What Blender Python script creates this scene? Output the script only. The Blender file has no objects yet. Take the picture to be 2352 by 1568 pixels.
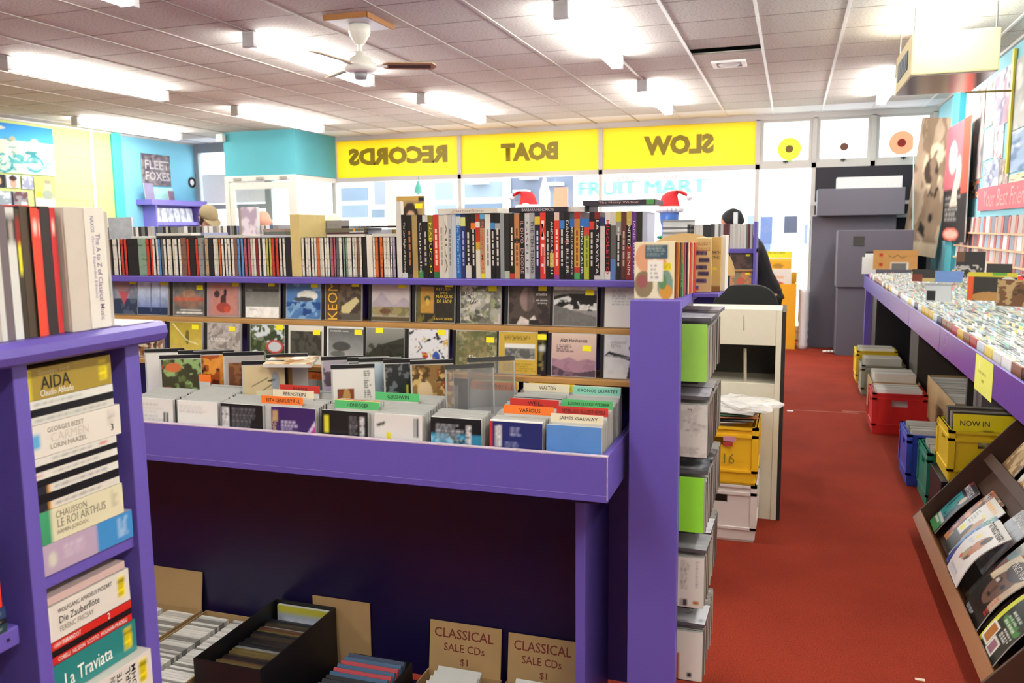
import bpy, bmesh, math, random
import numpy as np
from mathutils import Vector, Matrix, Euler
random.seed(7)
NP = np.random.RandomState(5)
S = bpy.context.scene
COL = S.collection
PI = math.pi

# ---------------------------------------------------------------- camera
F, YAW, PITCH, ROLL, ZC = 1921.0, .3222, -.1329, -.0106, 1.53
_cy, _sy, _cp, _sp = math.cos(YAW), math.sin(YAW), math.cos(PITCH), math.sin(PITCH)
_f = Vector((-_sy*_cp, _cy*_cp, _sp)); _r = Vector((_cy, _sy, 0)); _u = _r.cross(_f)
_c, _s = math.cos(ROLL), math.sin(ROLL)
CR, CU, CF = _c*_r+_s*_u, -_s*_r+_c*_u, _f
CP = Vector((0, 0, ZC))
cam = bpy.data.cameras.new('camera'); camo = bpy.data.objects.new('camera', cam); COL.objects.link(camo)
m = Matrix.Identity(4)
for i in range(3):
    m[i][0], m[i][1], m[i][2], m[i][3] = CR[i], CU[i], -CF[i], CP[i]
camo.matrix_world = m
cam.sensor_width = 36; cam.lens = F/2352*36; cam.clip_start = .05; cam.clip_end = 200
cam.dof.use_dof = True; cam.dof.focus_distance = 2.35; cam.dof.aperture_fstop = 7.5
S.camera = camo

# ---------------------------------------------------------------- sky, exposure
S.view_settings.view_transform = 'Standard'; S.view_settings.look = 'None'
S.view_settings.gamma = 1; S.view_settings.use_curve_mapping = False
S.view_settings.exposure = 0.92
wd = bpy.data.worlds.new('world'); S.world = wd; wd.use_nodes = True
bg = wd.node_tree.nodes['Background']; bg.inputs[0].default_value = (.95, .98, 1, 1); bg.inputs[1].default_value = 5.0
TUBE = 31.0

# ---------------------------------------------------------------- pixel helpers: a pixel gives a direction, a plane gives the distance
def ray(x, y): return CR*((x-1176)/F)+CU*((784-y)/F)+CF
def at(x, y, X=None, Y=None, Z=None):
    v = ray(x, y)
    t = X/v.x if X is not None else (Y/v.y if Y is not None else (Z-ZC)/v.z)
    return CP+v*t
def hit(x, y, p, n):
    v = ray(x, y); return CP+v*((Vector(p)-CP).dot(n)/v.dot(n))

# ---------------------------------------------------------------- materials
def lin(c):
    c = c/255 if c > 1 else c
    return c/12.92 if c <= .04045 else ((c+.055)/1.055)**2.4
def hx(h):
    h = h.lstrip('#'); h = ''.join(k*2 for k in h) if len(h) == 3 else h; return tuple(lin(int(h[i:i+2], 16)/255) for i in (0, 2, 4))
_mats = {}
def M(col, rough=.5, metal=0, var=.06, scale=40, bump=0, spec=.5):
    """plain procedural material: colour with a little noise variation"""
    key = (col, rough, metal, var, scale, bump, spec)
    if key in _mats: return _mats[key]
    mt = bpy.data.materials.new('surface'); mt.use_nodes = True
    nt = mt.node_tree; b = nt.nodes['Principled BSDF']
    c = hx(col) if isinstance(col, str) else col
    tc = nt.nodes.new('ShaderNodeTexCoord'); nz = nt.nodes.new('ShaderNodeTexNoise'); nz.inputs['Scale'].default_value = scale
    nt.links.new(tc.outputs['Object'], nz.inputs['Vector'])
    mx = nt.nodes.new('ShaderNodeMix'); mx.data_type = 'RGBA'
    mx.inputs[6].default_value = tuple(max(0, k*(1-var)) for k in c)+(1,)
    mx.inputs[7].default_value = tuple(min(1, k*(1+var)) for k in c)+(1,)
    nt.links.new(nz.outputs['Fac'], mx.inputs[0]); nt.links.new(mx.outputs[2], b.inputs['Base Color'])
    b.inputs['Roughness'].default_value = rough; b.inputs['Metallic'].default_value = metal
    b.inputs['Specular IOR Level'].default_value = spec
    if bump:
        bp = nt.nodes.new('ShaderNodeBump'); bp.inputs['Strength'].default_value = bump; bp.inputs['Distance'].default_value = .004
        nt.links.new(nz.outputs['Fac'], bp.inputs['Height']); nt.links.new(bp.outputs[0], b.inputs['Normal'])
    _mats[key] = mt
    return mt
def _attr_mat(name, rough, src, spec=.5, dirt=0):
    mt = bpy.data.materials.new(name); mt.use_nodes = True
    nt = mt.node_tree; b = nt.nodes['Principled BSDF']; b.inputs['Roughness'].default_value = rough
    b.inputs['Specular IOR Level'].default_value = spec
    if src == 'obj':
        a = nt.nodes.new('ShaderNodeObjectInfo'); out = a.outputs['Color']
    else:
        a = nt.nodes.new('ShaderNodeVertexColor'); a.layer_name = 'Col'; out = a.outputs['Color']
    if dirt:
        tc = nt.nodes.new('ShaderNodeTexCoord'); mp = nt.nodes.new('ShaderNodeMapping'); mp.inputs['Scale'].default_value = (1, 1, dirt)
        nz = nt.nodes.new('ShaderNodeTexNoise'); nz.inputs['Scale'].default_value = 1.0; nz.inputs['Detail'].default_value = 3
        oi = nt.nodes.new('ShaderNodeObjectInfo'); ad = nt.nodes.new('ShaderNodeVectorMath'); ad.operation = 'ADD'
        nt.links.new(tc.outputs['Object'], mp.inputs['Vector']); nt.links.new(mp.outputs[0], ad.inputs[0]); nt.links.new(oi.outputs['Location'], ad.inputs[1])
        nt.links.new(ad.outputs[0], nz.inputs['Vector'])
        rp = nt.nodes.new('ShaderNodeValToRGB'); rp.color_ramp.elements[0].position = .56; rp.color_ramp.elements[1].position = .66
        rp.color_ramp.elements[0].color = (1, 1, 1, 1); rp.color_ramp.elements[1].color = (.42, .42, .42, 1)
        nt.links.new(nz.outputs['Fac'], rp.inputs[0])
        mu = nt.nodes.new('ShaderNodeMix'); mu.data_type = 'RGBA'; mu.blend_type = 'MULTIPLY'; mu.inputs[0].default_value = 1
        nt.links.new(out, mu.inputs[6]); nt.links.new(rp.outputs[0], mu.inputs[7]); out = mu.outputs[2]
    nt.links.new(out, b.inputs['Base Color'])
    return mt
OBJ = _attr_mat('object_coloured', .42, 'obj')
OBJS = _attr_mat('object_coloured_spine', .35, 'obj', dirt=170)
PRT = _attr_mat('printed_glossy', .3, 'col')
PRM = _attr_mat('printed_matt', .75, 'col', .2)
PLASTIC = M('#b9bab6', .18, var=.04)
DARKPL = M('#16161a', .35)
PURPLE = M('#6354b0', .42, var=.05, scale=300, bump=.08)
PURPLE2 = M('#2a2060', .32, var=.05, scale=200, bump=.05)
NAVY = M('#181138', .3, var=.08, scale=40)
WOOD = M('#b98a4e', .5, var=.12, scale=25)
YEL = M('#f6ea1c', .6)
def glass_mat():
    mt = bpy.data.materials.new('window_glass'); mt.use_nodes = True; nt = mt.node_tree
    nt.nodes.remove(nt.nodes['Principled BSDF']); o = nt.nodes['Material Output']
    t = nt.nodes.new('ShaderNodeBsdfTransparent'); t.inputs[0].default_value = (.95, .98, .98, 1)
    g = nt.nodes.new('ShaderNodeBsdfGlossy'); g.inputs['Roughness'].default_value = .02
    lw = nt.nodes.new('ShaderNodeLayerWeight'); lw.inputs['Blend'].default_value = .5
    pw = nt.nodes.new('ShaderNodeMath'); pw.operation = 'POWER'; pw.inputs[1].default_value = 4; nt.links.new(lw.outputs['Facing'], pw.inputs[0])
    fr = nt.nodes.new('ShaderNodeMath'); fr.operation = 'MULTIPLY_ADD'; fr.inputs[1].default_value = .5; fr.inputs[2].default_value = .03; nt.links.new(pw.outputs[0], fr.inputs[0])
    x = nt.nodes.new('ShaderNodeMixShader'); nt.links.new(fr.outputs[0], x.inputs[0]); nt.links.new(t.outputs[0], x.inputs[1]); nt.links.new(g.outputs[0], x.inputs[2])
    nt.links.new(x.outputs[0], o.inputs[0]); return mt
GLASS = glass_mat()
def clear_mat(tint, a):
    mt = bpy.data.materials.new('clear_plastic'); mt.use_nodes = True; nt = mt.node_tree; b = nt.nodes['Principled BSDF']; o = nt.nodes['Material Output']
    b.inputs['Base Color'].default_value = tint+(1,); b.inputs['Roughness'].default_value = .12
    t = nt.nodes.new('ShaderNodeBsdfTransparent'); x = nt.nodes.new('ShaderNodeMixShader'); x.inputs[0].default_value = a
    nt.links.new(t.outputs[0], x.inputs[1]); nt.links.new(b.outputs[0], x.inputs[2]); nt.links.new(x.outputs[0], o.inputs[0]); return mt
CLEAR = clear_mat((.35, .36, .36), .14)
def translucent(col, f=.55):
    mt = bpy.data.materials.new('translucent_sheet'); mt.use_nodes = True; nt = mt.node_tree; b = nt.nodes['Principled BSDF']; o = nt.nodes['Material Output']
    b.inputs['Base Color'].default_value = hx(col)+(1,); b.inputs['Roughness'].default_value = .4
    t = nt.nodes.new('ShaderNodeBsdfTranslucent'); t.inputs[0].default_value = hx(col)+(1,)
    x = nt.nodes.new('ShaderNodeMixShader'); x.inputs[0].default_value = f
    nt.links.new(b.outputs[0], x.inputs[1]); nt.links.new(t.outputs[0], x.inputs[2]); nt.links.new(x.outputs[0], o.inputs[0]); return mt
def emis(col, st):
    mt = bpy.data.materials.new('lamp_diffuser'); mt.use_nodes = True; b = mt.node_tree.nodes['Principled BSDF']
    b.inputs['Base Color'].default_value = (.9, .9, .88, 1); b.inputs['Emission Color'].default_value = col+(1,); b.inputs['Emission Strength'].default_value = st
    return mt
def carpet_mat():
    mt = bpy.data.materials.new('carpet'); mt.use_nodes = True; nt = mt.node_tree; b = nt.nodes['Principled BSDF']
    b.inputs['Roughness'].default_value = .95; b.inputs['Specular IOR Level'].default_value = .1
    tc = nt.nodes.new('ShaderNodeTexCoord')
    n1 = nt.nodes.new('ShaderNodeTexNoise'); n1.inputs['Scale'].default_value = 260; n1.inputs['Detail'].default_value = 4
    n2 = nt.nodes.new('ShaderNodeTexNoise'); n2.inputs['Scale'].default_value = 2.2; n2.inputs['Detail'].default_value = 4
    for n in (n1, n2): nt.links.new(tc.outputs['Object'], n.inputs['Vector'])
    r1 = nt.nodes.new('ShaderNodeValToRGB'); e = r1.color_ramp.elements
    e[0].position = .3; e[0].color = hx('#662114')+(1,); e[1].position = .7; e[1].color = hx('#a03b27')+(1,)
    nt.links.new(n1.outputs['Fac'], r1.inputs[0])
    r2 = nt.nodes.new('ShaderNodeValToRGB'); e = r2.color_ramp.elements
    e[0].position = .35; e[0].color = (.85, .83, .83, 1); e[1].position = .6; e[1].color = (1, 1, 1, 1)
    nt.links.new(n2.outputs['Fac'], r2.inputs[0])
    mu = nt.nodes.new('ShaderNodeMix'); mu.data_type = 'RGBA'; mu.blend_type = 'MULTIPLY'; mu.inputs[0].default_value = 1
    nt.links.new(r1.outputs[0], mu.inputs[6]); nt.links.new(r2.outputs[0], mu.inputs[7]); nt.links.new(mu.outputs[2], b.inputs['Base Color'])
    bp = nt.nodes.new('ShaderNodeBump'); bp.inputs['Strength'].default_value = .5; bp.inputs['Distance'].default_value = .003
    nt.links.new(n1.outputs['Fac'], bp.inputs['Height']); nt.links.new(bp.outputs[0], b.inputs['Normal'])
    return mt

# ---------------------------------------------------------------- objects
def new(name, mesh, parent=None, loc=(0, 0, 0), rot=(0, 0, 0)):
    o = bpy.data.objects.new(name, mesh); COL.objects.link(o)
    o.location = loc; o.rotation_euler = rot
    if parent is not None: o.parent = parent
    return o
def empty(name, loc=(0, 0, 0), rot=(0, 0, 0)):
    o = bpy.data.objects.new(name, None); COL.objects.link(o); o.location = loc; o.rotation_euler = rot
    o.empty_display_size = .05
    return o
def tag(o, label, cat, group=None, kind=None):
    if label: o['label'] = label
    if cat: o['category'] = cat
    if group: o['group'] = group
    if kind: o['kind'] = kind
    return o
def struct(o, label=None):
    o['kind'] = 'structure'
    if label: o['label'] = label
    return o

class MB:
    """collects boxes, prisms, tubes; colours per face"""
    def __init__(s): s.v, s.f, s.c, s.m = [], [], [], []
    def face(s, pts, col=None, mi=0):
        n = len(s.v); s.v += [tuple(p) for p in pts]; s.f.append(tuple(range(n, n+len(pts)))); s.c.append(col); s.m.append(mi)
    def box(s, a, b, col=None, mi=0, X=None):
        x0, y0, z0 = a; x1, y1, z1 = b; n = len(s.v)
        p = [(x0, y0, z0), (x1, y0, z0), (x1, y1, z0), (x0, y1, z0), (x0, y0, z1), (x1, y0, z1), (x1, y1, z1), (x0, y1, z1)]
        if X is not None: p = [tuple(X @ Vector(q)) for q in p]
        s.v += p
        for q in ((0, 1, 5, 4), (1, 2, 6, 5), (2, 3, 7, 6), (3, 0, 4, 7), (4, 5, 6, 7), (3, 2, 1, 0)):
            s.f.append(tuple(n+i for i in q)); s.c.append(col); s.m.append(mi)
        return s
    def tube(s, a, b, r0, r1=None, seg=12, col=None, mi=0, caps=True):
        a, b = Vector(a), Vector(b); r1 = r0 if r1 is None else r1
        d = (b-a).normalized(); t = Vector((0, 0, 1)) if abs(d.z) < .9 else Vector((1, 0, 0)); e1 = d.cross(t).normalized(); e2 = d.cross(e1); n = len(s.v)
        for p, r in ((a, r0), (b, r1)):
            for i in range(seg):
                an = 2*PI*i/seg; s.v.append(tuple(p+e1*(r*math.cos(an))+e2*(r*math.sin(an))))
        for i in range(seg):
            j = (i+1) % seg; s.f.append((n+i, n+seg+i, n+seg+j, n+j)); s.c.append(col); s.m.append(mi)
        if caps:
            s.f.append(tuple(n+i for i in range(seg))); s.c.append(col); s.m.append(mi)
            s.f.append(tuple(n+seg+i for i in reversed(range(seg)))); s.c.append(col); s.m.append(mi)
        return s
    def lathe(s, prof, seg=24, cen=(0, 0, 0), col=None, mi=0):
        n = len(s.v)
        for r, z in prof:
            for i in range(seg):
                an = 2*PI*i/seg; s.v.append((cen[0]+r*math.cos(an), cen[1]+r*math.sin(an), cen[2]+z))
        for k in range(len(prof)-1):
            for i in range(seg):
                j = (i+1) % seg; s.f.append((n+k*seg+i, n+k*seg+j, n+(k+1)*seg+j, n+(k+1)*seg+i)); s.c.append(col); s.m.append(mi)
        return s
    def prism(s, poly, y0, y1, col=None, mi=0):
        """poly of (x, z) extruded along y"""
        n = len(s.v); k = len(poly)
        s.v += [(x, y0, z) for x, z in poly]+[(x, y1, z) for x, z in poly]
        s.f.append(tuple(n+i for i in range(k))); s.f.append(tuple(n+k+i for i in reversed(range(k))))
        s.c += [col, col]; s.m += [mi, mi]
        for i in range(k):
            j = (i+1) % k; s.f.append((n+i, n+k+i, n+k+j, n+j)); s.c.append(col); s.m.append(mi)
        return s
    def mesh(s, name, mats, smooth=False, bevel=0):
        me = bpy.data.meshes.new(name); me.from_pydata(s.v, [], s.f)
        if not isinstance(mats, (list, tuple)): mats = [mats]
        for mt in mats: me.materials.append(mt)
        if len(mats) > 1: me.polygons.foreach_set('material_index', s.m)
        if any(c is not None for c in s.c):
            ca = me.color_attributes.new('Col', 'FLOAT_COLOR', 'CORNER'); arr = []
            for f, c in zip(s.f, s.c):
                c = (.5, .5, .5) if c is None else c
                if isinstance(c, str): c = hx(c)
                arr += list(c[:3]+(1.0,))*len(f)
            ca.data.foreach_set('color', arr)
        if bevel or smooth:
            bm = bmesh.new(); bm.from_mesh(me)
            bmesh.ops.remove_doubles(bm, verts=bm.verts, dist=1e-6)
            if bevel: bmesh.ops.bevel(bm, geom=bm.edges[:], offset=bevel, segments=2, affect='EDGES', profile=.6)
            bmesh.ops.recalc_face_normals(bm, faces=bm.faces)
            bm.to_mesh(me); bm.free()
        if smooth: me.polygons.foreach_set('use_smooth', [True]*len(me.polygons))
        me.update(); return me
    def obj(s, name, mats, parent=None, loc=(0, 0, 0), rot=(0, 0, 0), smooth=False, bevel=0):
        return new(name, s.mesh(name, mats, smooth, bevel), parent, loc, rot)
def box(name, a, b, mat, parent=None, bevel=0, loc=(0, 0, 0), rot=(0, 0, 0)):
    a2 = tuple(min(p, q) for p, q in zip(a, b)); b2 = tuple(max(p, q) for p, q in zip(a, b))
    return MB().box(a2, b2).obj(name, mat, parent, loc, rot, bevel=bevel)

# ---------------------------------------------------------------- lettering
_txt = {}
def text_mesh(s, bold=0, shear=0):
    k = (s, bold, shear)
    if k not in _txt:
        cu = bpy.data.curves.new('lettering', 'FONT'); cu.body = s; cu.resolution_u = 2; cu.offset = bold; cu.shear = shear
        o = bpy.data.objects.new('tmp', cu); me = bpy.data.meshes.new_from_object(o)
        bpy.data.objects.remove(o); bpy.data.curves.remove(cu)
        co = np.empty(len(me.vertices)*3); me.vertices.foreach_get('co', co); co = co.reshape(-1, 3)
        lo, hi = co.min(0), co.max(0); sz = np.maximum(hi-lo, 1e-6)
        co[:, 0] = (co[:, 0]-lo[0])/sz[0]-.5; z = (co[:, 1]-lo[1])/sz[1]-.5; co[:, 1] = 0; co[:, 2] = z
        me.vertices.foreach_set('co', co.ravel()); me.update()
        _txt[k] = (me, sz[0]/sz[1])
    return _txt[k]
def text(s, mat, parent, loc, w=None, h=None, rot=(0, 0, 0), bold=0, shear=0, mirror=False, name='lettering'):
    """flat lettering in the local xz plane, facing -y, centred on loc; fits w x h"""
    me, asp = text_mesh(s, bold, shear)
    if mat is not None:
        key = (s, bold, shear, mat.as_pointer())
        if key not in _txt:
            m2 = me.copy(); m2.materials.clear(); m2.materials.append(mat); _txt[key] = m2
        me = _txt[key]
    if w is None: w = h*asp
    if h is None: h = w/asp
    o = new(name, me, parent, loc, rot); o.scale = (-w if mirror else w, 1, h)
    return o

# ---------------------------------------------------------------- printed artwork: small rasters kept as mesh colours
class Art:
    def __init__(s, nx, nz, col='#ffffff'):
        s.nx, s.nz = nx, nz; s.a = np.zeros((nz, nx, 3)); s.a[:] = hx(col)
        s.u, s.v = np.meshgrid((np.arange(nx)+.5)/nx, (np.arange(nz)+.5)/nz)   # v upwards
    def c(s, c): return np.array(hx(c) if isinstance(c, str) else c)
    def _p(s, k, c, a=1): s.a[k] = s.a[k]*(1-a)+s.c(c)*a; return s
    def rect(s, u0, v0, u1, v1, c, a=1): return s._p((s.u >= u0) & (s.u < u1) & (s.v >= v0) & (s.v < v1), c, a)
    def ell(s, cu, cv, ru, rv, c, a=1, rot=0):
        x, y = s.u-cu, s.v-cv; k, q = math.cos(rot), math.sin(rot); X, Y = x*k+y*q, -x*q+y*k
        return s._p((X/ru)**2+(Y/rv)**2 < 1, c, a)
    def grad(s, c0, c1, v0=0, v1=1):
        t = np.clip((s.v-v0)/(v1-v0), 0, 1)[..., None]; k = (s.v >= v0) & (s.v <= v1)
        g = s.c(c0)*(1-t)+s.c(c1)*t; s.a[k] = g[k]; return s
    def field(s, sc, seed):
        r = np.random.RandomState(seed); out = np.zeros_like(s.u)
        for o in range(3):
            n = int(sc*2**o)+2; g = r.rand(n+1, n+1); x, y = s.u*(n-1), s.v*(n-1); i, j = x.astype(int), y.astype(int); fx, fy = x-i, y-j
            fx, fy = fx*fx*(3-2*fx), fy*fy*(3-2*fy)
            out += (g[j, i]*(1-fx)*(1-fy)+g[j, i+1]*fx*(1-fy)+g[j+1, i]*(1-fx)*fy+g[j+1, i+1]*fx*fy)/2**o
        return out/1.75
    def blot(s, sc, th, c, seed=1, a=1, box=(0, 0, 1, 1)):
        u0, v0, u1, v1 = box
        return s._p((s.field(sc, seed) > th) & (s.u >= u0) & (s.u < u1) & (s.v >= v0) & (s.v < v1), c, a)
    def mott(s, amt, sc=6, seed=2):
        s.a = np.clip(s.a*(1+amt*(s.field(sc, seed)-.5)[..., None]*2), 0, 1); return s
    def poly(s, pts, c, a=1):
        k = np.zeros(s.u.shape, bool); n = len(pts)
        for i in range(n):
            (x0, y0), (x1, y1) = pts[i], pts[(i+1) % n]
            if y0 == y1: continue
            k ^= ((y0 > s.v) != (y1 > s.v)) & (s.u < (x1-x0)*(s.v-y0)/(y1-y0)+x0)
        return s._p(k, c, a)
    def line(s, u0, v0, u1, v1, w, c, a=1):
        d = math.hypot(u1-u0, v1-v0) or 1; t = np.clip(((s.u-u0)*(u1-u0)+(s.v-v0)*(v1-v0))/d**2, 0, 1)
        return s._p(np.hypot(s.u-u0-t*(u1-u0), s.v-v0-t*(v1-v0)) < w, c, a)
    def text(s, u0, v0, u1, v1, rows, c, seed=3, a=.8):
        """greeked small print"""
        r = np.random.RandomState(seed)
        for i in range(rows):
            y = v0+(v1-v0)*(i+.5)/rows; hh = (v1-v0)/rows*.28; x = u0
            e = u0+(u1-u0)*r.uniform(.6, 1)
            while x < e:
                w = r.uniform(.03, .1); s.rect(x, y-hh, min(x+w, e), y+hh, c, a); x += w+.025
        return s
    def sticker(s, u=.72, v=.72, w=.17, h=.12): s.rect(u, v, u+w, v+h, '#f1e51d'); s.rect(u+.02, v+h*.35, u+w-.03, v+h*.5, '#8f8a20', .7); return s
def art_mesh(name, w, h, t, art, edge='#cfcfca', mat=None, bend=0):
    """slab: printed front (facing -y, origin bottom centre of front face), plain other sides"""
    nx, nz = art.nx, art.nz; me = bpy.data.meshes.new(name)
    gx, gz = np.meshgrid(np.linspace(-w/2, w/2, nx+1), np.linspace(0, h, nz+1)); gx, gz = gx.ravel(), gz.ravel()
    gy = -bend*np.sin(PI*gz/h) if bend else np.zeros_like(gx)
    v = np.stack([gx, gy, gz], 1)
    idx = np.arange((nx+1)*(nz+1)).reshape(nz+1, nx+1)
    q = np.stack([idx[:-1, :-1], idx[:-1, 1:], idx[1:, 1:], idx[1:, :-1]], -1).reshape(-1, 4)
    pa = np.pad(art.a, ((1, 1), (1, 1), (0, 0)), mode='edge'); vc = (pa[:-1, :-1]+pa[1:, :-1]+pa[:-1, 1:]+pa[1:, 1:])/4
    cols = np.stack([vc[:-1, :-1], vc[:-1, 1:], vc[1:, 1:], vc[1:, :-1]], 2).reshape(-1, 3)
    # back sheet follows the bend in nz strips
    bl, br = idx[:, 0], idx[:, -1]; nb = len(v); vb = np.concatenate([v[bl]+[0, t, 0], v[br]+[0, t, 0]]); n1 = nz+1
    v = np.concatenate([v, vb]); B = np.arange(n1)+nb; Rr = B+n1; ex = []
    for i in range(nz):
        ex += [(Rr[i], B[i], B[i+1], Rr[i+1]), (B[i], bl[i], bl[i+1], B[i+1]), (br[i], Rr[i], Rr[i+1], br[i+1])]
    fs = q.tolist()+ex+[[*idx[-1, :].tolist(), int(Rr[-1]), int(B[-1])], [*idx[0, ::-1].tolist(), int(B[0]), int(Rr[0])]]
    me.from_pydata(v.tolist(), [], fs)
    e = np.array(hx(edge) if isinstance(edge, str) else edge); nl = sum(len(f) for f in fs)
    full = np.ones((nl, 4)); full[:, :3] = e; full[:len(cols), :3] = cols
    ca = me.color_attributes.new('Col', 'FLOAT_COLOR', 'CORNER'); ca.data.foreach_set('color', full.ravel())
    me.materials.append(mat or PRT); me.update(); return me
def slab(name, w, h, t, art, parent=None, loc=(0, 0, 0), rot=(0, 0, 0), edge='#cfcfca', mat=None, bend=0):
    return new(name, art_mesh(name, w, h, t, art, edge, mat, bend), parent, loc, rot)
# ================================================================ ROOM SHELL
XR, XL, YF, YB, ZT = 1.70, -9.60, 12.0, -3.0, 3.012
fl = struct(box('floor', (XL, YB, -.1), (XR, YF, 0), carpet_mat()), 'worn red carpet floor of the shop')
for px_, py_, w_, h_, c_ in ((1815, 943, .05, .04, '#d9dbe0'), (1900, 945, .5, .006, '#b98478'), (1965, 945, .2, .008, '#c59a90'), (2113, 1560, .03, .015, '#cfc3b0')):
    p = at(px_, py_, Z=.001); box('carpet_mark', (-w_/2, -h_/2, 0), (w_/2, h_/2, .0015), M(c_, .9), fl, loc=(p.x, p.y, .0))
# right wall: light blue with a teal pier
wr = struct(box('wall_right', (XR, 5.0, 0), (XR+.12, YF, ZT+.1), M('#8cc6d4', .8, var=.05, scale=3)), 'light blue painted right wall')
wr0 = struct(box('wall_right', (XR, YB, 0), (XR+.12, 5.0, ZT+.1), M('#d8d2c4', .8, var=.04, scale=3)), 'cream nearer length of the right wall')
box('pier', (XR-.06, 10.15, 0), (XR, 10.55, ZT), M('#4aa3ae', .8), wr)
def wall_mat_left():
    return M('#b7c480', .85, var=.04, scale=2)
wl = struct(box('wall_left', (XL-.12, YB, 0), (XL, 10.12, ZT+.1), wall_mat_left()), 'pale yellow green left wall')
MB().box((XL, 9.72, 0), (XL+.01, 9.78, ZT)).obj('conduit', M('#c4c9b4', .6), wl)
# painted blockwork courses show faintly on the left wall
for k in range(14):
    MB().box((XL, 4, .2+k*.2), (XL+.003, 10.1, .204+k*.2)).obj('mortar_joint', M('#a9b570', .9), wl)
wl2 = struct(box('wall_left', (XL-.12, 10.12, 0), (XL, YF, ZT+.1), M('#79bdd6', .85, var=.04, scale=2)), 'sky blue painted end of the left wall')
box('edge_strip', (XL, 10.12, 0), (XL+.03, 10.3, ZT), M('#49c0b4', .8), wl2)
struct(box('wall_back', (XL, YB-.12, 0), (XR, YB, ZT+.1), M('#cfc8ba', .85)), 'cream back wall behind the shelves')

# ceiling: lay-in tiles and bars
ce = struct(box('ceiling', (XL-.1, YB-.1, ZT+.16), (XR+.1, YF+.1, ZT+.24), M('#2a2622', .9)), 'suspended ceiling of square tiles')
def tile_mat(c0, c1):
    mt = M(c0, .9, var=.02, scale=200).copy(); nt = mt.node_tree; b = nt.nodes['Principled BSDF']
    tc = nt.nodes.new('ShaderNodeTexCoord'); nz = nt.nodes.new('ShaderNodeTexNoise'); nz.inputs['Scale'].default_value = 55; nz.inputs['Detail'].default_value = 6
    nt.links.new(tc.outputs['Object'], nz.inputs['Vector'])
    rp = nt.nodes.new('ShaderNodeValToRGB'); e = rp.color_ramp.elements; e[0].position = .3; e[0].color = hx(c1)+(1,); e[1].position = .52; e[1].color = hx(c0)+(1,)
    nt.links.new(nz.outputs['Fac'], rp.inputs[0])
    oi = nt.nodes.new('ShaderNodeObjectInfo'); mr = nt.nodes.new('ShaderNodeMapRange'); mr.inputs[3].default_value = .93; mr.inputs[4].default_value = 1.03
    nt.links.new(oi.outputs['Random'], mr.inputs[0])
    mu = nt.nodes.new('ShaderNodeVectorMath'); mu.operation = 'SCALE'; nt.links.new(rp.outputs[0], mu.inputs[0]); nt.links.new(mr.outputs[0], mu.inputs['Scale'])
    nt.links.new(mu.outputs[0], b.inputs['Base Color'])
    return mt
TILE = tile_mat('#cbc8c1', '#a9a59c'); TILEW = M('#e6e8ee', .7, var=.02)
xs = [XL]+[.316+.6*k for k in range(-16, 3) if .316+.6*k > XL+.05 and .316+.6*k < XR-.05]+[XR]
ys = [YB]+[4.63+.6*k for k in range(-13, 13) if YB+.05 < 4.63+.6*k < YF-.05]+[YF]
tmesh = {}; far = MB()
for i in range(len(xs)-1):
    for j in range(len(ys)-1):
        w, d = xs[i+1]-xs[i]-.012, ys[j+1]-ys[j]-.012
        cx, cy = (xs[i]+xs[i+1])/2, (ys[j]+ys[j+1])/2
        if ys[j+1] < 3.9 or (cy < 5 and cx < -6.5) or (ys[j+1] < 4.7 and cx > .9):
            far.box((cx-w/2, cy-d/2, ZT), (cx+w/2, cy+d/2, ZT+.015)); continue
        wh = cy > 11.3
        k = (round(w, 3), round(d, 3), wh)
        if k not in tmesh: tmesh[k] = MB().box((-w/2, -d/2, 0), (w/2, d/2, .015)).mesh('ceiling_tile', TILEW if wh else TILE)
        t = new('ceiling_tile', tmesh[k], ce, (cx, cy, ZT))
        if abs(cx-.016-(-.0)) < .01 and abs(cy-7.33) < .35: pass
        if abs(cx+.584) < .05 and abs(cy-7.33) < .05: t.location = (cx-.01, cy-.09, ZT+.02); t.rotation_euler = (.03, 0, .01)
o = far.obj('ceiling_tile', TILE, ce); o['kind'] = 'stuff'
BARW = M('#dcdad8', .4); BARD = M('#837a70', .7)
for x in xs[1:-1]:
    MB().box((x-.011, YB, ZT-.006), (x+.011, YF, ZT+.004)).obj('grid_bar', BARW if x > -2 else M('#a39b93', .6), ce)  # left-hand bars get a greyer colour: the shade there is painted in
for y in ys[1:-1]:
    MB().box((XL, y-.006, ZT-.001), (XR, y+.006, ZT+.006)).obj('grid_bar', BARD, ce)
for a, b in (((XL, YF-.03, ZT-.03), (XR, YF, ZT)), ((XR-.025, YB, ZT-.025), (XR, YF-.03, ZT)), ((XL, YB, ZT-.025), (XL+.025, YF-.03, ZT))):
    struct(box('trim_1', a, b, M('#b8b6b2', .6)), 'grey ceiling edge trim')

# fluorescent lamps
TUBEM = emis((1, .985, .94), TUBE); LMP = M('#e9e9e6', .4); LMG = M('#c9cacc', .5)
lampd = {}
def fluoro(x, y, L, label, rotz=0):
    t = empty('fluorescent_lamp', (x, y, ZT), (0, 0, rotz))
    if L not in lampd:
        lampd[L] = (MB().box((-.035, -L/2, -.045), (.035, L/2, -.006)).mesh('housing', LMP, bevel=.003),
                    MB().box((-.05, 0, -.115), (.05, .06, -.006)).mesh('end_cap', LMG, bevel=.006),
                    MB().prism([(-.052, -.05), (-.052, -.085), (-.035, -.11), (.035, -.11), (.052, -.085), (.052, -.05)], -L/2+.055, L/2-.055).mesh('diffuser', TUBEM))
    hs, ec, df = lampd[L]
    new('housing', hs, t); new('end_cap', ec, t, (0, -L/2, 0)); e = new('end_cap', ec, t, (0, L/2, 0)); e.rotation_euler = (0, 0, PI); new('diffuser', df, t)
    return tag(t, label, 'lamp', 'fluorescent lamps on the ceiling')
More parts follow.
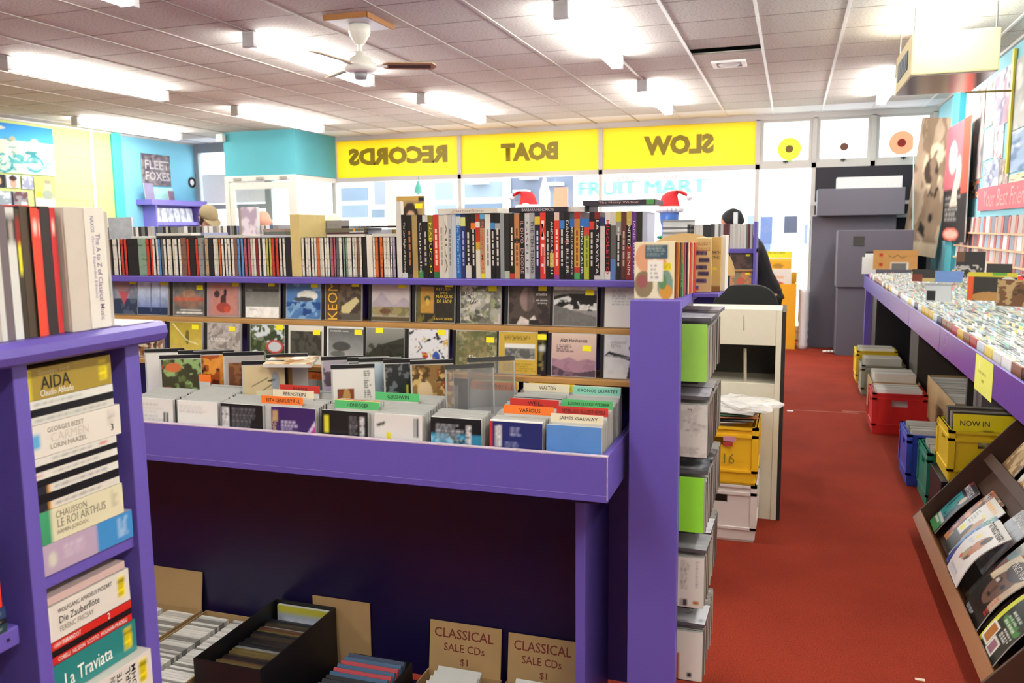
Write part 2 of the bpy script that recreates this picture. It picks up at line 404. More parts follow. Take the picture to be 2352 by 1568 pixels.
for x, y, L, lb in ((-3.884, 6.47, 1.92, 'fluorescent ceiling lamp beside the ceiling fan'), (-1.484, 6.47, 1.92, 'fluorescent ceiling lamp between the fan and the displaced tile'),
                    (-6.284, 6.47, 1.92, 'fluorescent ceiling lamp beyond the fan towards the yellow green wall'), (.916, 6.47, 1.92, 'fluorescent ceiling lamp partly hidden behind the hanging air unit'),
                    (-3.884, 9.55, 1.95, 'fluorescent ceiling lamp in front of the yellow RECORDS sign panel'), (-1.484, 9.62, 1.95, 'fluorescent ceiling lamp in front of the yellow SLOW sign panel'),
                    (-8.684, 9.55, 1.95, 'fluorescent ceiling lamp nearest the yellow green wall'), (-6.284, 9.55, 1.95, 'fluorescent ceiling lamp in front of the teal entrance bulkhead'),
                    (.916, 9.75, 1.92, 'fluorescent ceiling lamp by the three small top windows'),
                    (-3.884, 3.4, 1.92, 'fluorescent ceiling lamp above the left bookshelf'), (-6.284, 3.4, 1.92, 'fluorescent ceiling lamp over the back of the floor'), (-1.484, 3.2, 1.92, 'fluorescent ceiling lamp above the central CD browser'),
                    (.916, 2.9, 1.92, 'fluorescent ceiling lamp above the magazine rack'), (-1.484, 0.25, 1.92, 'fluorescent ceiling lamp in the back aisle'), (-3.884, .25, 1.92, 'fluorescent ceiling lamp at the back, beyond the bookshelf'), (.916, -.1, 1.92, 'fluorescent ceiling lamp at the back by the right wall')):
    fluoro(x, y, L, lb)

# ceiling fan
fx, fy = -2.965, 5.53
fan = empty('ceiling_fan', (fx, fy, ZT))
FW = M('#e4e2d6', .35); FB = M('#b79c72', .5, var=.15, scale=30); FD = M('#4a3a2e', .6)
MB().box((-.16, -.2, -.03), (.16, .2, -.008)).obj('mounting_plate', M('#d9dde8', .5), fan)
for a, b in (((-.165, -.214, -.036), (.165, -.2, 0)), ((.16, -.2, -.036), (.174, .205, 0))): box('plate_edge', a, b, M('#9a6428', .6), fan)
MB().lathe([(0, -.03), (.075, -.03), (.078, -.08), (.072, -.10), (.032, -.165), (.0, -.167)]).obj('canopy', FW, fan, smooth=True)
MB().tube((0, 0, -.16), (0, 0, -.27), .017).obj('rod', FW, fan, smooth=False)
MB().lathe([(0, -.215), (.03, -.215), (.035, -.24), (.075, -.26), (.08, -.285), (.112, -.295), (.118, -.32), (.116, -.345), (.08, -.36), (0, -.362)]).obj('motor', FW, fan, smooth=True)
MB().lathe([(.045, -.36), (.048, -.37), (.043, -.405), (0, -.407)], 20).obj('switch_cup', M('#8c8c8c', .4), fan, smooth=True)
for k, az in enumerate((24, 144, 264)):
    a = math.radians(az)
    br = MB().box((.09, -.02, -.318), (.19, .02, -.31)).obj('blade_arm', FW, fan, rot=(0, 0, a))
    n = 14; pl = []
    for q in range(n+1):
        t_ = q/n; wv = .055*min(1, (t_/.12)**.6 if t_ < .12 else 1)*(1 if t_ < .93 else math.sqrt(max(0, 1-((t_-.93)/.07)**2))*.75+.25)
        pl.append((.14+.4*t_, wv))
    mb = MB(); top = [(x, w) for x, w in pl]+[(x, -w) for x, w in reversed(pl)]
    nn = len(mb.v); mb.v += [(x, y, 0) for x, y in top]+[(x, y, -.008) for x, y in top]; kk = len(top)
    mb.f.append(tuple(nn+i for i in range(kk))); mb.f.append(tuple(nn+kk+i for i in reversed(range(kk)))); mb.c += [None]*2; mb.m += [0]*2
    for i in range(kk):
        j = (i+1) % kk; mb.f.append((nn+i, nn+kk+i, nn+kk+j, nn+j)); mb.c.append(None); mb.m.append(0)
    bl = mb.obj('blade', FB, fan, (0, 0, -.305), (math.radians(-13), 0, a), bevel=0)
    bl.rotation_mode = 'XYZ'
    MB().box((.2, -.026, -.0105), (.5, .026, -.0085)).obj('inlay', FD, bl)
tag(fan, 'white ceiling fan with brown three blade rotor on a square plate', 'fan')

# ceiling air outlet
p = at(1675, 145, Z=ZT)
vn = empty('ceiling_vent', (p.x, p.y, ZT))
MB().box((-.15, -.15, -.016), (.15, -.11, 0)).box((-.15, .11, -.016), (.15, .15, 0)).box((-.15, -.11, -.016), (-.11, .11, 0)).box((.11, -.11, -.016), (.15, .11, 0)).obj('frame', M('#f2f2ef', .5), vn)
MB().lathe([(.0, -.03), (.05, -.03), (.09, -.018), (.105, -.004), (0, -.002)], 24).obj('diffuser_cone', M('#d5d7d8', .5), vn, smooth=True)
tag(vn, 'small square white air outlet in the ceiling tiles', 'vent')
# smoke alarm box by the bulkhead
p = at(507, 316, Y=10.75); tag(box('alarm_sensor', (p.x-.07, 10.72, p.z-.06), (p.x+.05, 10.8, p.z+.05), M('#d8d6cc', .5), bevel=.01), 'small beige alarm sensor on the edge of the teal bulkhead', 'sensor')

# hanging air conditioner on the right
ac = empty('air_conditioner', (1.005, 6.98, 2.55))
BE = M('#b0a27a', .6)
MB().box((-.27, -.48, .0), (.27, .45, .28)).obj('casing', BE, ac, bevel=.012)
MB().box((-.26, -.47, -.006), (.26, .44, .0)).obj('underside_panel', M('#a08f8c', .18, metal=.5), ac)
for k in range(6): MB().box((-.276, -.3+k*.1, .07), (-.27, -.22+k*.1, .2)).obj('grille_slat', M('#44505c', .5), ac)
MB().box((.0, .0, .28), (.25, .42, .36)).obj('top_housing', M('#2d2d2a', .8), ac)
for sx in (-.25, .25):
    for sy in (-.42, .42): MB().tube((sx, sy, .28), (sx, sy, .46), .006, seg=6).obj('hanger', M('#55524c', .5), ac)
tag(ac, 'cream ceiling hung air conditioner with a metal underside', 'air conditioner')
ac2 = empty('ceiling_box', (1.18, 4.85, 2.86))
MB().box((-.32, -.6, 0), (.4, .55, .15)).obj('casing', M('#b7a9a0', .5), ac2, bevel=.008)
MB().box((-.325, -.6, -.004), (.4, .555, .0)).obj('rim', M('#6a62a0', .5), ac2)
tag(ac2, 'flat beige box fixed to the ceiling above the CD counter', 'box')

# ================================================================ SHOP FRONT
ALU = M('#c9c7c2', .45, metal=.0, var=.03); GREYF = M('#a9aaa9', .5)
MX = [-6.92, -4.80, -2.63, -.474, .241, .96, 1.676]
def bar(x0, x1, z0, z1, y0=YF-.05, y1=YF+.05, mat=ALU, par=None, nm='mullion'):
    return MB().box((x0, y0, z0), (x1, y1, z1)).obj(nm, mat, par)
wf = struct(box('wall_front', (XL, YF-.02, 0), (XR, YF+.1, .12), M('#c8c4bc', .7)), 'low sill under the shop front windows')
bar(-6.95, XR, 2.94, ZT, par=wf, nm='head_rail'); bar(-6.95, .0+XR, 2.30, 2.365, par=wf, nm='transom'); bar(-6.95, XR, .12, .19, par=wf, nm='sill_rail')
for x in MX: bar(x-.028, x+.028, .12 if x not in (.96,) else 2.3, 2.95, par=wf)
for k, (a, b) in enumerate(zip(MX[:4], MX[1:5])):
    w = struct(MB().box((a+.028, YF, .19), (b-.028, YF+.008, 2.30)).obj('window_%d' % (k+1), GLASS), 'large plate glass shop window')
SGN = translucent('#f0dc3c', .42); INK = translucent('#8f8626', .3)
for k, (s, pxl, pxr, cy) in enumerate((('RECORDS', 800, 1028, 357), ('BOAT', 1150, 1282, 348), ('SLOW', 1478, 1640, 332))):
    a, b = MX[k]+.028, MX[k+1]-.028
    sg = empty('sign_panel', ((a+b)/2, YF-.015, 2.365))
    MB().box((a-(a+b)/2, 0, 0), (b-(a+b)/2, .008, .575)).obj('panel', SGN, sg)
    A, B = at(pxl, cy, Y=YF-.02), at(pxr, cy, Y=YF-.02)
    text(s, INK, sg, ((A.x+B.x)/2-(a+b)/2, -.003, (A.z+B.z)/2-2.365), w=B.x-A.x, h=.27, bold=.06, mirror=True)
    tag(sg, 'yellow translucent sign panel reading %s backwards above the shop window' % s, 'sign')
def tinted(col):
    mt = bpy.data.materials.new('tinted_vinyl'); mt.use_nodes = True; nt = mt.node_tree; b = nt.nodes['Principled BSDF']; o = nt.nodes['Material Output']
    b.inputs['Base Color'].default_value = hx(col)+(1,); b.inputs['Roughness'].default_value = .2
    t = nt.nodes.new('ShaderNodeBsdfTransparent'); t.inputs[0].default_value = hx(col)+(1,); x = nt.nodes.new('ShaderNodeMixShader'); x.inputs[0].default_value = .12
    nt.links.new(t.outputs[0], x.inputs[1]); nt.links.new(b.outputs[0], x.inputs[2]); nt.links.new(x.outputs[0], o.inputs[0]); return mt
# three small top windows with coloured records
for k, (a, b, c, lb, lc) in enumerate(((MX[3], MX[4], '#c8f06a', 'pale green', '#7a5a20'), (MX[4], MX[5], '#fdfdf2', 'clear', '#6b4030'), (MX[5], MX[6], '#f7a08a', 'orange red', '#8a1f14'))):
    w = empty('window_%d' % (k+5), ((a+b)/2, YF, 2.365)); struct(w, 'small top hung window above the glass')
    hw = (b-a)/2-.028
    MB().box((-hw, 0, .04), (hw, .006, .55)).obj('pane', GLASS, w)
    for q in (((-hw, -.02, 0), (hw, .03, .045)), ((-hw, -.02, .545), (hw, .03, .585)), ((-hw, -.02, .045), (-hw+.045, .03, .545)), ((hw-.045, -.02, .045), (hw, .03, .545))):
        MB().box(*q).obj('frame', ALU, w)
    MB().box((-.03, -.05, .02), (.03, -.02, .035)).box((-.006, -.07, .0), (.006, -.05, .04)).obj('latch', DARKPL, w)
    dp = at((1813, 1939, 2071)[k], (342, 337, 328)[k], Y=YF-.03)
    d = empty('vinyl_record', (dp.x, YF-.03, dp.z))
    MB().tube((0, -.002, 0), (0, .002, 0), .15, seg=40).obj('disc', tinted(c), d)
    MB().tube((0, -.005, 0), (0, -.002, 0), .052, seg=24).obj('label', M(lc, .6), d)
    tag(d, '%s vinyl record hung in a small top window' % lb, 'record')
# dark board filling the last bay behind the grey cabinets
db = struct(box('wall_front', (.27, YF-.06, .1), (1.65, YF+.02, 2.30), M('#211f2a', .6)), 'dark board closing the last bay of the shop front')
for zz in (1.83, 1.66): MB().box((.24, YF-.1, zz-.025), (1.66, YF-.06, zz+.02)).obj('rail', M('#cfcdd0', .5), db)
# entrance box
en = struct(box('wall_entrance', (-8.13, 10.8, 2.36), (-6.90, YF, ZT), M('#4f9fac', .8, var=.05, scale=3)), 'teal bulkhead over the glazed entrance')
for x, y in ((-8.11, 10.83), (-6.93, 10.83), (-6.93, YF-.06)):
    MB().box((x-.035, y-.035, 0), (x+.035, y+.035, 2.36)).obj('post', ALU, en)
MB().box((-8.13, 10.79, 2.29), (-6.9, 10.86, 2.365)).obj('head_rail', ALU, en)
MB().box((-6.96, 10.86, 2.29), (-6.9, YF-.09, 2.365)).obj('head_rail', ALU, en)
MB().box((-6.935, 10.87, .1), (-6.927, YF-.1, 2.29)).obj('glass_side', GLASS, en)
dr = struct(empty('door_1', (-7.52, 10.83, 0)), 'glazed entrance door in an aluminium frame')
MB().box((-.5, -.003, .1), (.5, .003, 2.2)).obj('pane', GLASS, dr)
for q in (((-.55, -.025, 0), (-.47, .025, 2.27)), ((.47, -.025, 0), (.55, .025, 2.27)), ((-.47, -.025, 2.17), (.47, .025, 2.27)), ((-.47, -.025, 0), (.47, .025, .12)), ((-.47, -.03, 1.0), (.47, .03, 1.08))):
    MB().box(*q).obj('door_frame', ALU, dr)
MB().tube((.4, -.06, .9), (.4, -.06, 1.3), .012).obj('door_handle', M('#8a8a88', .3, metal=1), dr)
for x in (-.45, -.05, .35): MB().box((x, -.06, 2.30), (x+.12, -.03, 2.34)).obj('closer', M('#8d8b84', .5), dr)
# windows left of the entrance
wl3 = struct(empty('window_8', (-8.86, YF, 0)), 'narrow window between the blue wall and the entrance')
for q in (((-.74, -.05, 0), (-.66, .05, ZT)), ((.62, -.05, 0), (.74, .05, ZT)), ((-.66, -.04, 2.86), (.62, .04, ZT)), ((-.66, -.04, 1.92), (.62, .04, 2.0)), ((-.66, -.04, 0), (.62, .04, .2)), ((-.05, -.03, .2), (-.01, .03, 1.92))):
    MB().box(*q).obj('frame', M('#8f9599', .5), wl3)
MB().box((-.66, 0, .2), (.62, .006, 2.86)).obj('pane', GLASS, wl3)
MB().box((-.62, -.02, 2.02), (.6, -.01, 2.5)).obj('white_board', M('#f4f6f8', .6), wl3)
for (px_, py_, lb) in ((441, 419, 'lower on the blue wall'), (456, 403, 'higher on the blue wall'), (495, 452, 'on the narrow window glass')):
    onw = px_ < 470; p = at(px_, py_, X=XL+.006) if onw else at(px_, py_, Y=YF-.006)
    d = empty('vinyl_record', tuple(p), (0, 0, PI/2 if onw else 0))
    MB().tube((0, -.002, 0), (0, .002, 0), .09, seg=32).obj('disc', M('#0b0b0d', .25), d)
    MB().tube((0, -.004, 0), (0, -.002, 0), .048, seg=20).obj('label', M('#e8e8ea', .6), d)
    tag(d, 'black seven inch record with a white label '+lb, 'record')

# ================================================================ STREET OUTSIDE
st = struct(box('street_ground', (-45, YF+.1, -.2), (30, 60, -.1), M('#b9b7b3', .9)), 'pale street paving')
YS = 24.0
fc = empty('street_facade', (0, YS, -.1))
MB().box((-45, 0, 0), (30, .4, 9)).obj('wall', M('#e9ecef', .8), fc)
def fbox(px0, py0, px1, py1, col, nm='window', dep=.06, rough=.4, par=fc):
    A, B = at(px0, py1, Y=YS), at(px1, py0, Y=YS); return MB().box((A.x, -dep, A.z+.1), (B.x, 0, B.z+.1)).obj(nm, M(tuple(q*(.3 if max(hx(col)) < .85 else 1) for q in hx(col)), rough, var=.15, scale=1), par)
FWs = ((782, 430, 846, 462, '#8398b4'), (782, 470, 846, 500, '#93a6bd'), (862, 412, 885, 470, '#a3a9b8'), (855, 480, 884, 500, '#7c8fa8'), (1000, 418, 1040, 460, '#a9b8cc'), (1068, 415, 1166, 455, '#9fb2c8'), (1068, 466, 1166, 482, '#6f86a6'), (1000, 470, 1050, 500, '#a2b2c6'), (1174, 404, 1318, 500, '#707a98'))
for a in FWs: fbox(*a)
for px_, py_, L_ in ((1085, 417, 40), (1190, 437, 30), (1265, 420, 32), (1205, 406, 34)): fbox(px_, py_, px_+L_, py_+7, '#ffffff', 'awning_lamp', .5)
fbox(1160, 400, 1174, 500, '#f7f9fb', 'pilaster', .2)
fbox(1186, 440, 1222, 460, '#55607c', 'vent_window', .12)
for px_, py_, px2, py2, c_ in ((1745, 497, 1775, 560, '#5f74ad'), (1697, 466, 1706, 500, '#b9c9ea'), (1800, 496, 1832, 535, '#30365a'), (1846, 515, 1856, 560, '#8f9ccb'), (1716, 495, 1736, 530, '#9fb0d8'), (1745, 560, 1770, 640, '#7f95cf')): fbox(px_, py_, px2, py2, c_, 'shop_poster', .05)
for i, (s, a, b, cy, h, c, sh) in enumerate((('FRUIT MART', 1330, 1622, 434, .38, '#4f9585', 0), ('Cuba Street', 1385, 1560, 410, .3, '#835e58', .35))):
    A, B = at(a, cy, Y=YS-.1), at(b, cy, Y=YS-.1)
    for dx in ((-.04, 0, .04) if i == 0 else (0, .02)): text(s, M(c, .6), fc, ((A.x+B.x)/2+dx, -.1-abs(dx)*.02, A.z+.1), w=B.x-A.x, h=h, shear=sh)
tag(fc, 'white building across the street with a FRUIT MART sign', 'building')
# left street building seen through the entrance
fb = empty('street_shopfront', (-13.5, 17.5, -.1))
MB().box((-5.5, 0, 0), (1.2, .3, 6)).obj('wall', M('#f0f2f4', .8), fb)
for k in range(3):
    w = MB().box((-4.8+k*2, -.05, .8), (-3.3+k*2, 0, 2.4)).obj('window', M('#d6dee8', .3), fb)
    MB().box((-4.9+k*2, -.12, 2.45), (-3.2+k*2, 0, 2.6)).obj('lintel', M('#ffffff', .5), fb)
MB().box((-.2, -.25, 0), (.0, -.1, 4)).obj('drainpipe', M('#7d90c2', .5), fb)
tag(fb, 'white shop building with tall windows seen through the entrance glass', 'building')
# ================================================================ CENTRAL PURPLE CD BROWSER
def pb(name, a, b, mat, parent, bevel=.0015):
    L = parent.location
    return box(name, tuple(p-q for p, q in zip(a, L)), tuple(p-q for p, q in zip(b, L)), mat, parent, bevel)
GX0, GX1 = -3.3, -.412
G = empty('cd_browser', (-1.8, 2.3, 0))
tag(G, 'purple wooden CD browser with bins, wooden ledges and a top shelf', 'display stand')
pb('top_shelf', (GX0, 2.341, 1.3755), (-.40, 2.56, 1.386), PURPLE, G, 0)
pb('shelf_lip', (GX0, 2.325, 1.366), (-.40, 2.3405, 1.386), PURPLE, G, .003)
pb('back_panel', (GX0, 2.44, .12), (-.42, 2.46, 1.366), PURPLE, G)
for x in (-2.62, -1.325): pb('divider', (x-.012, 2.405, 1.248), (x+.012, 2.44, 1.366), PURPLE, G)
pb('ledge', (GX0, 2.325, 1.232), (-.365, 2.44, 1.247), WOOD, G)
pb('ledge', (GX0, 2.265, 1.094), (-.365, 2.44, 1.109), WOOD, G)
pb('bin_front', (GX0, 1.963, .858), (GX1, 1.981, .975), PURPLE, G, .002)
pb('bin_side', (GX1-.018, 1.981, .858), (GX1, 2.43, .975), PURPLE, G, .002)
pb('bin_floor', (GX0, 1.981, .895), (GX1-.018, 2.43, .913), PURPLE, G)
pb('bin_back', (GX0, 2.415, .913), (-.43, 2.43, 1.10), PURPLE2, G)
pb('edge_wear', (GX0, 1.9622, .973), (GX1, 1.9795, .9757), M('#b9a9b8', .7, var=.3, scale=90), G, 0)
pb('edge_wear', (GX1-.0015, 1.9622, .865), (GX1+.0006, 1.9645, .975), M('#c9b6b0', .7, var=.4, scale=90), G, 0)
pb('seam', (GX0, 1.9622, .8745), (GX1, 1.9632, .8758), M('#7f74bd', .6), G, 0)
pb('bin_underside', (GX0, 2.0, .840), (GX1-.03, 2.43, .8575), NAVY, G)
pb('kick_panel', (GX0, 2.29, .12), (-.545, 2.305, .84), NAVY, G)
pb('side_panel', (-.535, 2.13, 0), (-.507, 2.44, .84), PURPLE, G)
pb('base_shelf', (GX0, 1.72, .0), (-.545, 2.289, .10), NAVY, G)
# end post with its top board
pb('end_post', (-.394, 2.15, 0), (-.264, 2.19, 1.346), PURPLE, G, .003)
pb('post_top', (-.366, 2.1905, 1.322), (-.264, 2.80, 1.346), PURPLE, G, .002)
pb('rack_back', (-.36, 2.191, 0), (-.345, 2.80, 1.322), PURPLE2, G)
for z in (1.127, .922, .714, .499, .286): pb('rack_shelf', (-.344, 2.225, z-.008), (-.225, 2.75, z-.001), M('#26242a', .6), G, 0)

# ---- jewel case meshes
def case_mesh(w, h, t, strip='left'):
    mb = MB().box((-w/2, 0.0008, 0), (w/2, t, h), mi=0)
    if strip == 'left': mb.box((-w/2, 0.0002, .001), (-w/2+.011, .0008, h-.001), mi=1)
    if strip == 'top': mb.box((-w/2, 0.0002, h-.012), (w/2, .0008, h-.001), mi=1)
    return mb.mesh('case', [PLASTIC, DARKPL])
CASE = case_mesh(.142, .125, .010); CASEP = case_mesh(.125, .142, .010, 'top')
STK = MB().box((-.013, -.0006, 0), (.013, 0, .016)).mesh('price_sticker', YEL)
INKD = M('#1d1d1f', .6); INKW = M('#f2f2ee', .6); INKY = M('#e8c74a', .6); INKR = M('#c8241c', .6)
def faceout(px0, px1, pyb, z, Y, art, label, stick=(.72, .76), txts=(), boxed=True, lean=-.09, w=.142, h=.125, name='cd_case', cat='CD', grp=None, Xs=None):
    A, B = at(px0, pyb, Y=Y), at(px1, pyb, Y=Y); x = (A.x+B.x)/2 if Xs is None else Xs
    c = new(name, CASE if boxed else MB().box((-w/2, .0008, 0), (w/2, .007, h)).mesh('sleeve', M('#d8d4ca', .5)), None, (x, Y, z), (lean, 0, 0))
    cw = w-.014 if boxed else w
    cx = .006 if boxed else 0
    cv = slab('cover', cw, h-.004, .0004, art, c, (cx, .0001, .002), edge='#d8d8d4')
    if stick: new('price_sticker', STK, c, (cx-cw/2+stick[0]*cw, -.0002, stick[1]*h))
    for (s, u, v, tw, th, mt, *r) in txts:
        text(s, mt, c, (cx-cw/2+u*cw, -.0006, v*h), w=tw*cw, h=th*h, rot=(0, r[0], 0) if r else (0, 0, 0))
    tag(c, label, cat, grp); return c
def A_(c='#ffffff', n=58): return Art(n, n, c)
ZU, YU, ZL, YL = 1.2485, 2.352, 1.1105, 2.292
up = [
 (250, 306, A_('#8f8f96').rect(0, 0, 1, .45, '#2c3a55').poly([(.3, .8), (.55, .25), (.8, .8)], '#b8525c').ell(.55, .85, .35, .2, '#9d7a78').blot(5, .55, '#5c6b84', 3, .6), 'CD cover of a figure in red and dark blue on the upper ledge', (.85, .86), ()),
 (306, 388, A_().grad('#1b4fa0', '#d9e2ea').rect(0, .0, 1, .2, '#1f2f55').line(.45, .1, .45, .9, .012, '#5d6a80').line(.75, .1, .75, .9, .012, '#4d5b75').mott(.3, 6, 4), 'CD with a blue lake and white sky cover on the upper ledge', (.86, .84), ()),
 (395, 465, A_('#6d6a66').ell(.5, .42, .46, .22, '#8a6a5c').rect(0, .42, 1, .52, '#b5604a').ell(.5, .62, .2, .12, '#9c7a62').rect(.1, .05, .95, .1, '#d8d8d2').rect(.2, .13, .9, .17, '#d0d0ca').mott(.4, 8, 5), 'CD with a smoky grey cover crossed by a red band', (.85, .72), ()),
 (466, 552, A_('#a58585').rect(.12, .05, .92, .88, '#bb8076').ell(.3, .62, .09, .1, '#3c3034').ell(.56, .66, .05, .11, '#2c2226').ell(.5, .45, .09, .16, '#4a2c2c').ell(.5, .25, .22, .14, '#a0453a').ell(.62, .2, .1, .09, '#c4503c').mott(.15, 7, 6), 'CD with a dusty pink cover of a figure and a dark leaf', (.88, .83), ()),
 (555, 641, A_().grad('#8a8a84', '#6f6f6a', .3, .7).rect(0, .7, 1, .8, '#30302c').blot(7, .5, '#8b8b86', 8, .7, (0, .72, 1, .8)).rect(0, .78, 1, 1, '#5a5a56').rect(0, 0, 1, .29, '#f1f1ed').mott(.2, 9, 6).rect(.12, .2, .35, .22, '#9a9a98'), 'CD with a black and white lakeshore photograph and a white foot', (.78, .84), ()),
 (650, 735, A_('#4a78b0').blot(4, .5, '#7fa6cc', 2).ell(.62, .62, .3, .14, '#dfe0d6').ell(.5, .52, .3, .06, '#4a4f58').blot(5, .6, '#1f4a8c', 9, 1, (0, 0, 1, .45)).line(.1, .05, .35, .4, .03, '#86aed2').mott(.25, 6, 7), 'CD with a blue seascape cover and a white wave', (.82, .83), ()),
 (742, 826, A_('#6a5a48').blot(5, .5, '#453a34', 4).rect(0, 0, .36, 1, '#5d4a34').poly([(.45, .35), (.85, .6), (.95, .5), (.6, .1), (.45, .2)], '#c9bd8c').rect(.45, .0, 1, .18, '#5b564c').blot(6, .6, '#8d6a4a', 3, .8, (.4, .55, 1, 1)), 'CD with yellow vertical lettering over a brown drawing', (.84, .86), (('KEOM', .2, .5, .95, .28, M('#e2b23a', .5), -PI/2),)),
 (850, 935, A_().grad('#a7a08c', '#c7bcc4').poly([(0, .45), (.25, .75), (.6, .4), (.85, .62), (1, .5), (1, .3), (0, .3)], '#a79ca6').rect(0, .15, 1, .36, '#9c8f66').blot(6, .5, '#6c6a44', 3, .8, (0, .12, 1, .36)).ell(.35, .25, .15, .07, '#6a4a34').rect(0, 0, 1, .1, '#5a4f38').mott(.15, 6, 3), 'CD with a pale mountain painting in a white border', (.8, .84), ()),
 (946, 1043, A_('#2b2a22').rect(.02, 0, .12, 1, '#5e5a34').rect(.12, .22, .46, .9, '#b58a3a').ell(.3, .6, .08, .08, '#3f4a3a').ell(.3, .5, .05, .1, '#c9a44c').blot(7, .55, '#7a6b2a', 5, .8, (0, 0, .5, .3)).mott(.3, 9, 4), 'CD with a dark cover and golden doorway reading MARQUIS DE SADE', (.85, .88), (('RETURN', .72, .83, .38, .07, INKY), ('OF THE', .72, .73, .2, .05, INKY), ('MARQUIS', .74, .64, .42, .085, INKY), ('DE SADE', .74, .53, .38, .085, INKY), ('LALO SCHIFRIN', .72, .1, .45, .06, INKY))),
 (1047, 1150, A_('#76766c').blot(5, .5, '#a3a396', 6).blot(6, .58, '#53554c', 8).blot(8, .62, '#c4beb4', 11).blot(9, .65, '#8f9a72', 13), 'CD with a swirling grey green cover reading FIGHTING THE WAVES', (.8, .8), (('FIGHTING', .32, .74, .42, .08, INKW), ('THE', .32, .65, .16, .06, INKW), ('WAVES', .32, .55, .34, .08, INKW))),
 (1163, 1257, A_('#4c433d').blot(4, .5, '#352d29', 5).ell(.45, .62, .17, .3, '#8b7870').rect(.44, .3, .6, .95, '#4e433e', .7).poly([(.2, 0), (.3, .2), (.5, .1), (.62, .24), (.75, 0)], '#cfc6bf').rect(.5, 0, .75, .12, '#2a2523').rect(.75, .95, 1, 1, '#8b2b28').mott(.2, 8, 6), 'CD with a dark brown portrait cover reading schnittke', (.82, .82), (('schnittke', .8, .74, .26, .07, INKW), ('viola concerto', .8, .6, .28, .05, INKW), ('symphony', .82, .53, .22, .05, INKW))),
 (1258, 1372, A_('#8c8c88').rect(0, .86, 1, 1, '#d9d9d4').rect(0, .55, 1, .84, '#82827c').rect(.0, .38, 1, .7, '#d4d4d0').poly([(0, .62), (.35, .72), (.48, .55), (.45, .4), (.6, .4), (.55, .6), (.75, .5), (1, .56), (1, .75), (.6, .78), (.2, .76), (0, .7)], '#12120f').blot(8, .52, '#1a1a17', 3, 1, (0, .36, 1, .62)).poly([(0, .5), (1, .22), (1, 0), (0, 0)], '#6c6c68').mott(.25, 14, 5), 'CD with a black and white tree photograph under a white band', (.84, .73), ()),
 (1383, 1486, A_('#d6d4d2').ell(.75, .35, .06, .2, '#8a5a34').ell(.72, .22, .07, .08, '#5a3a24').ell(.74, .55, .035, .05, '#3a2a20').text(.15, .5, .6, .9, 6, '#9aa0a6', 4), 'CD with a white cover and a small brown figurine', None, ()),
]
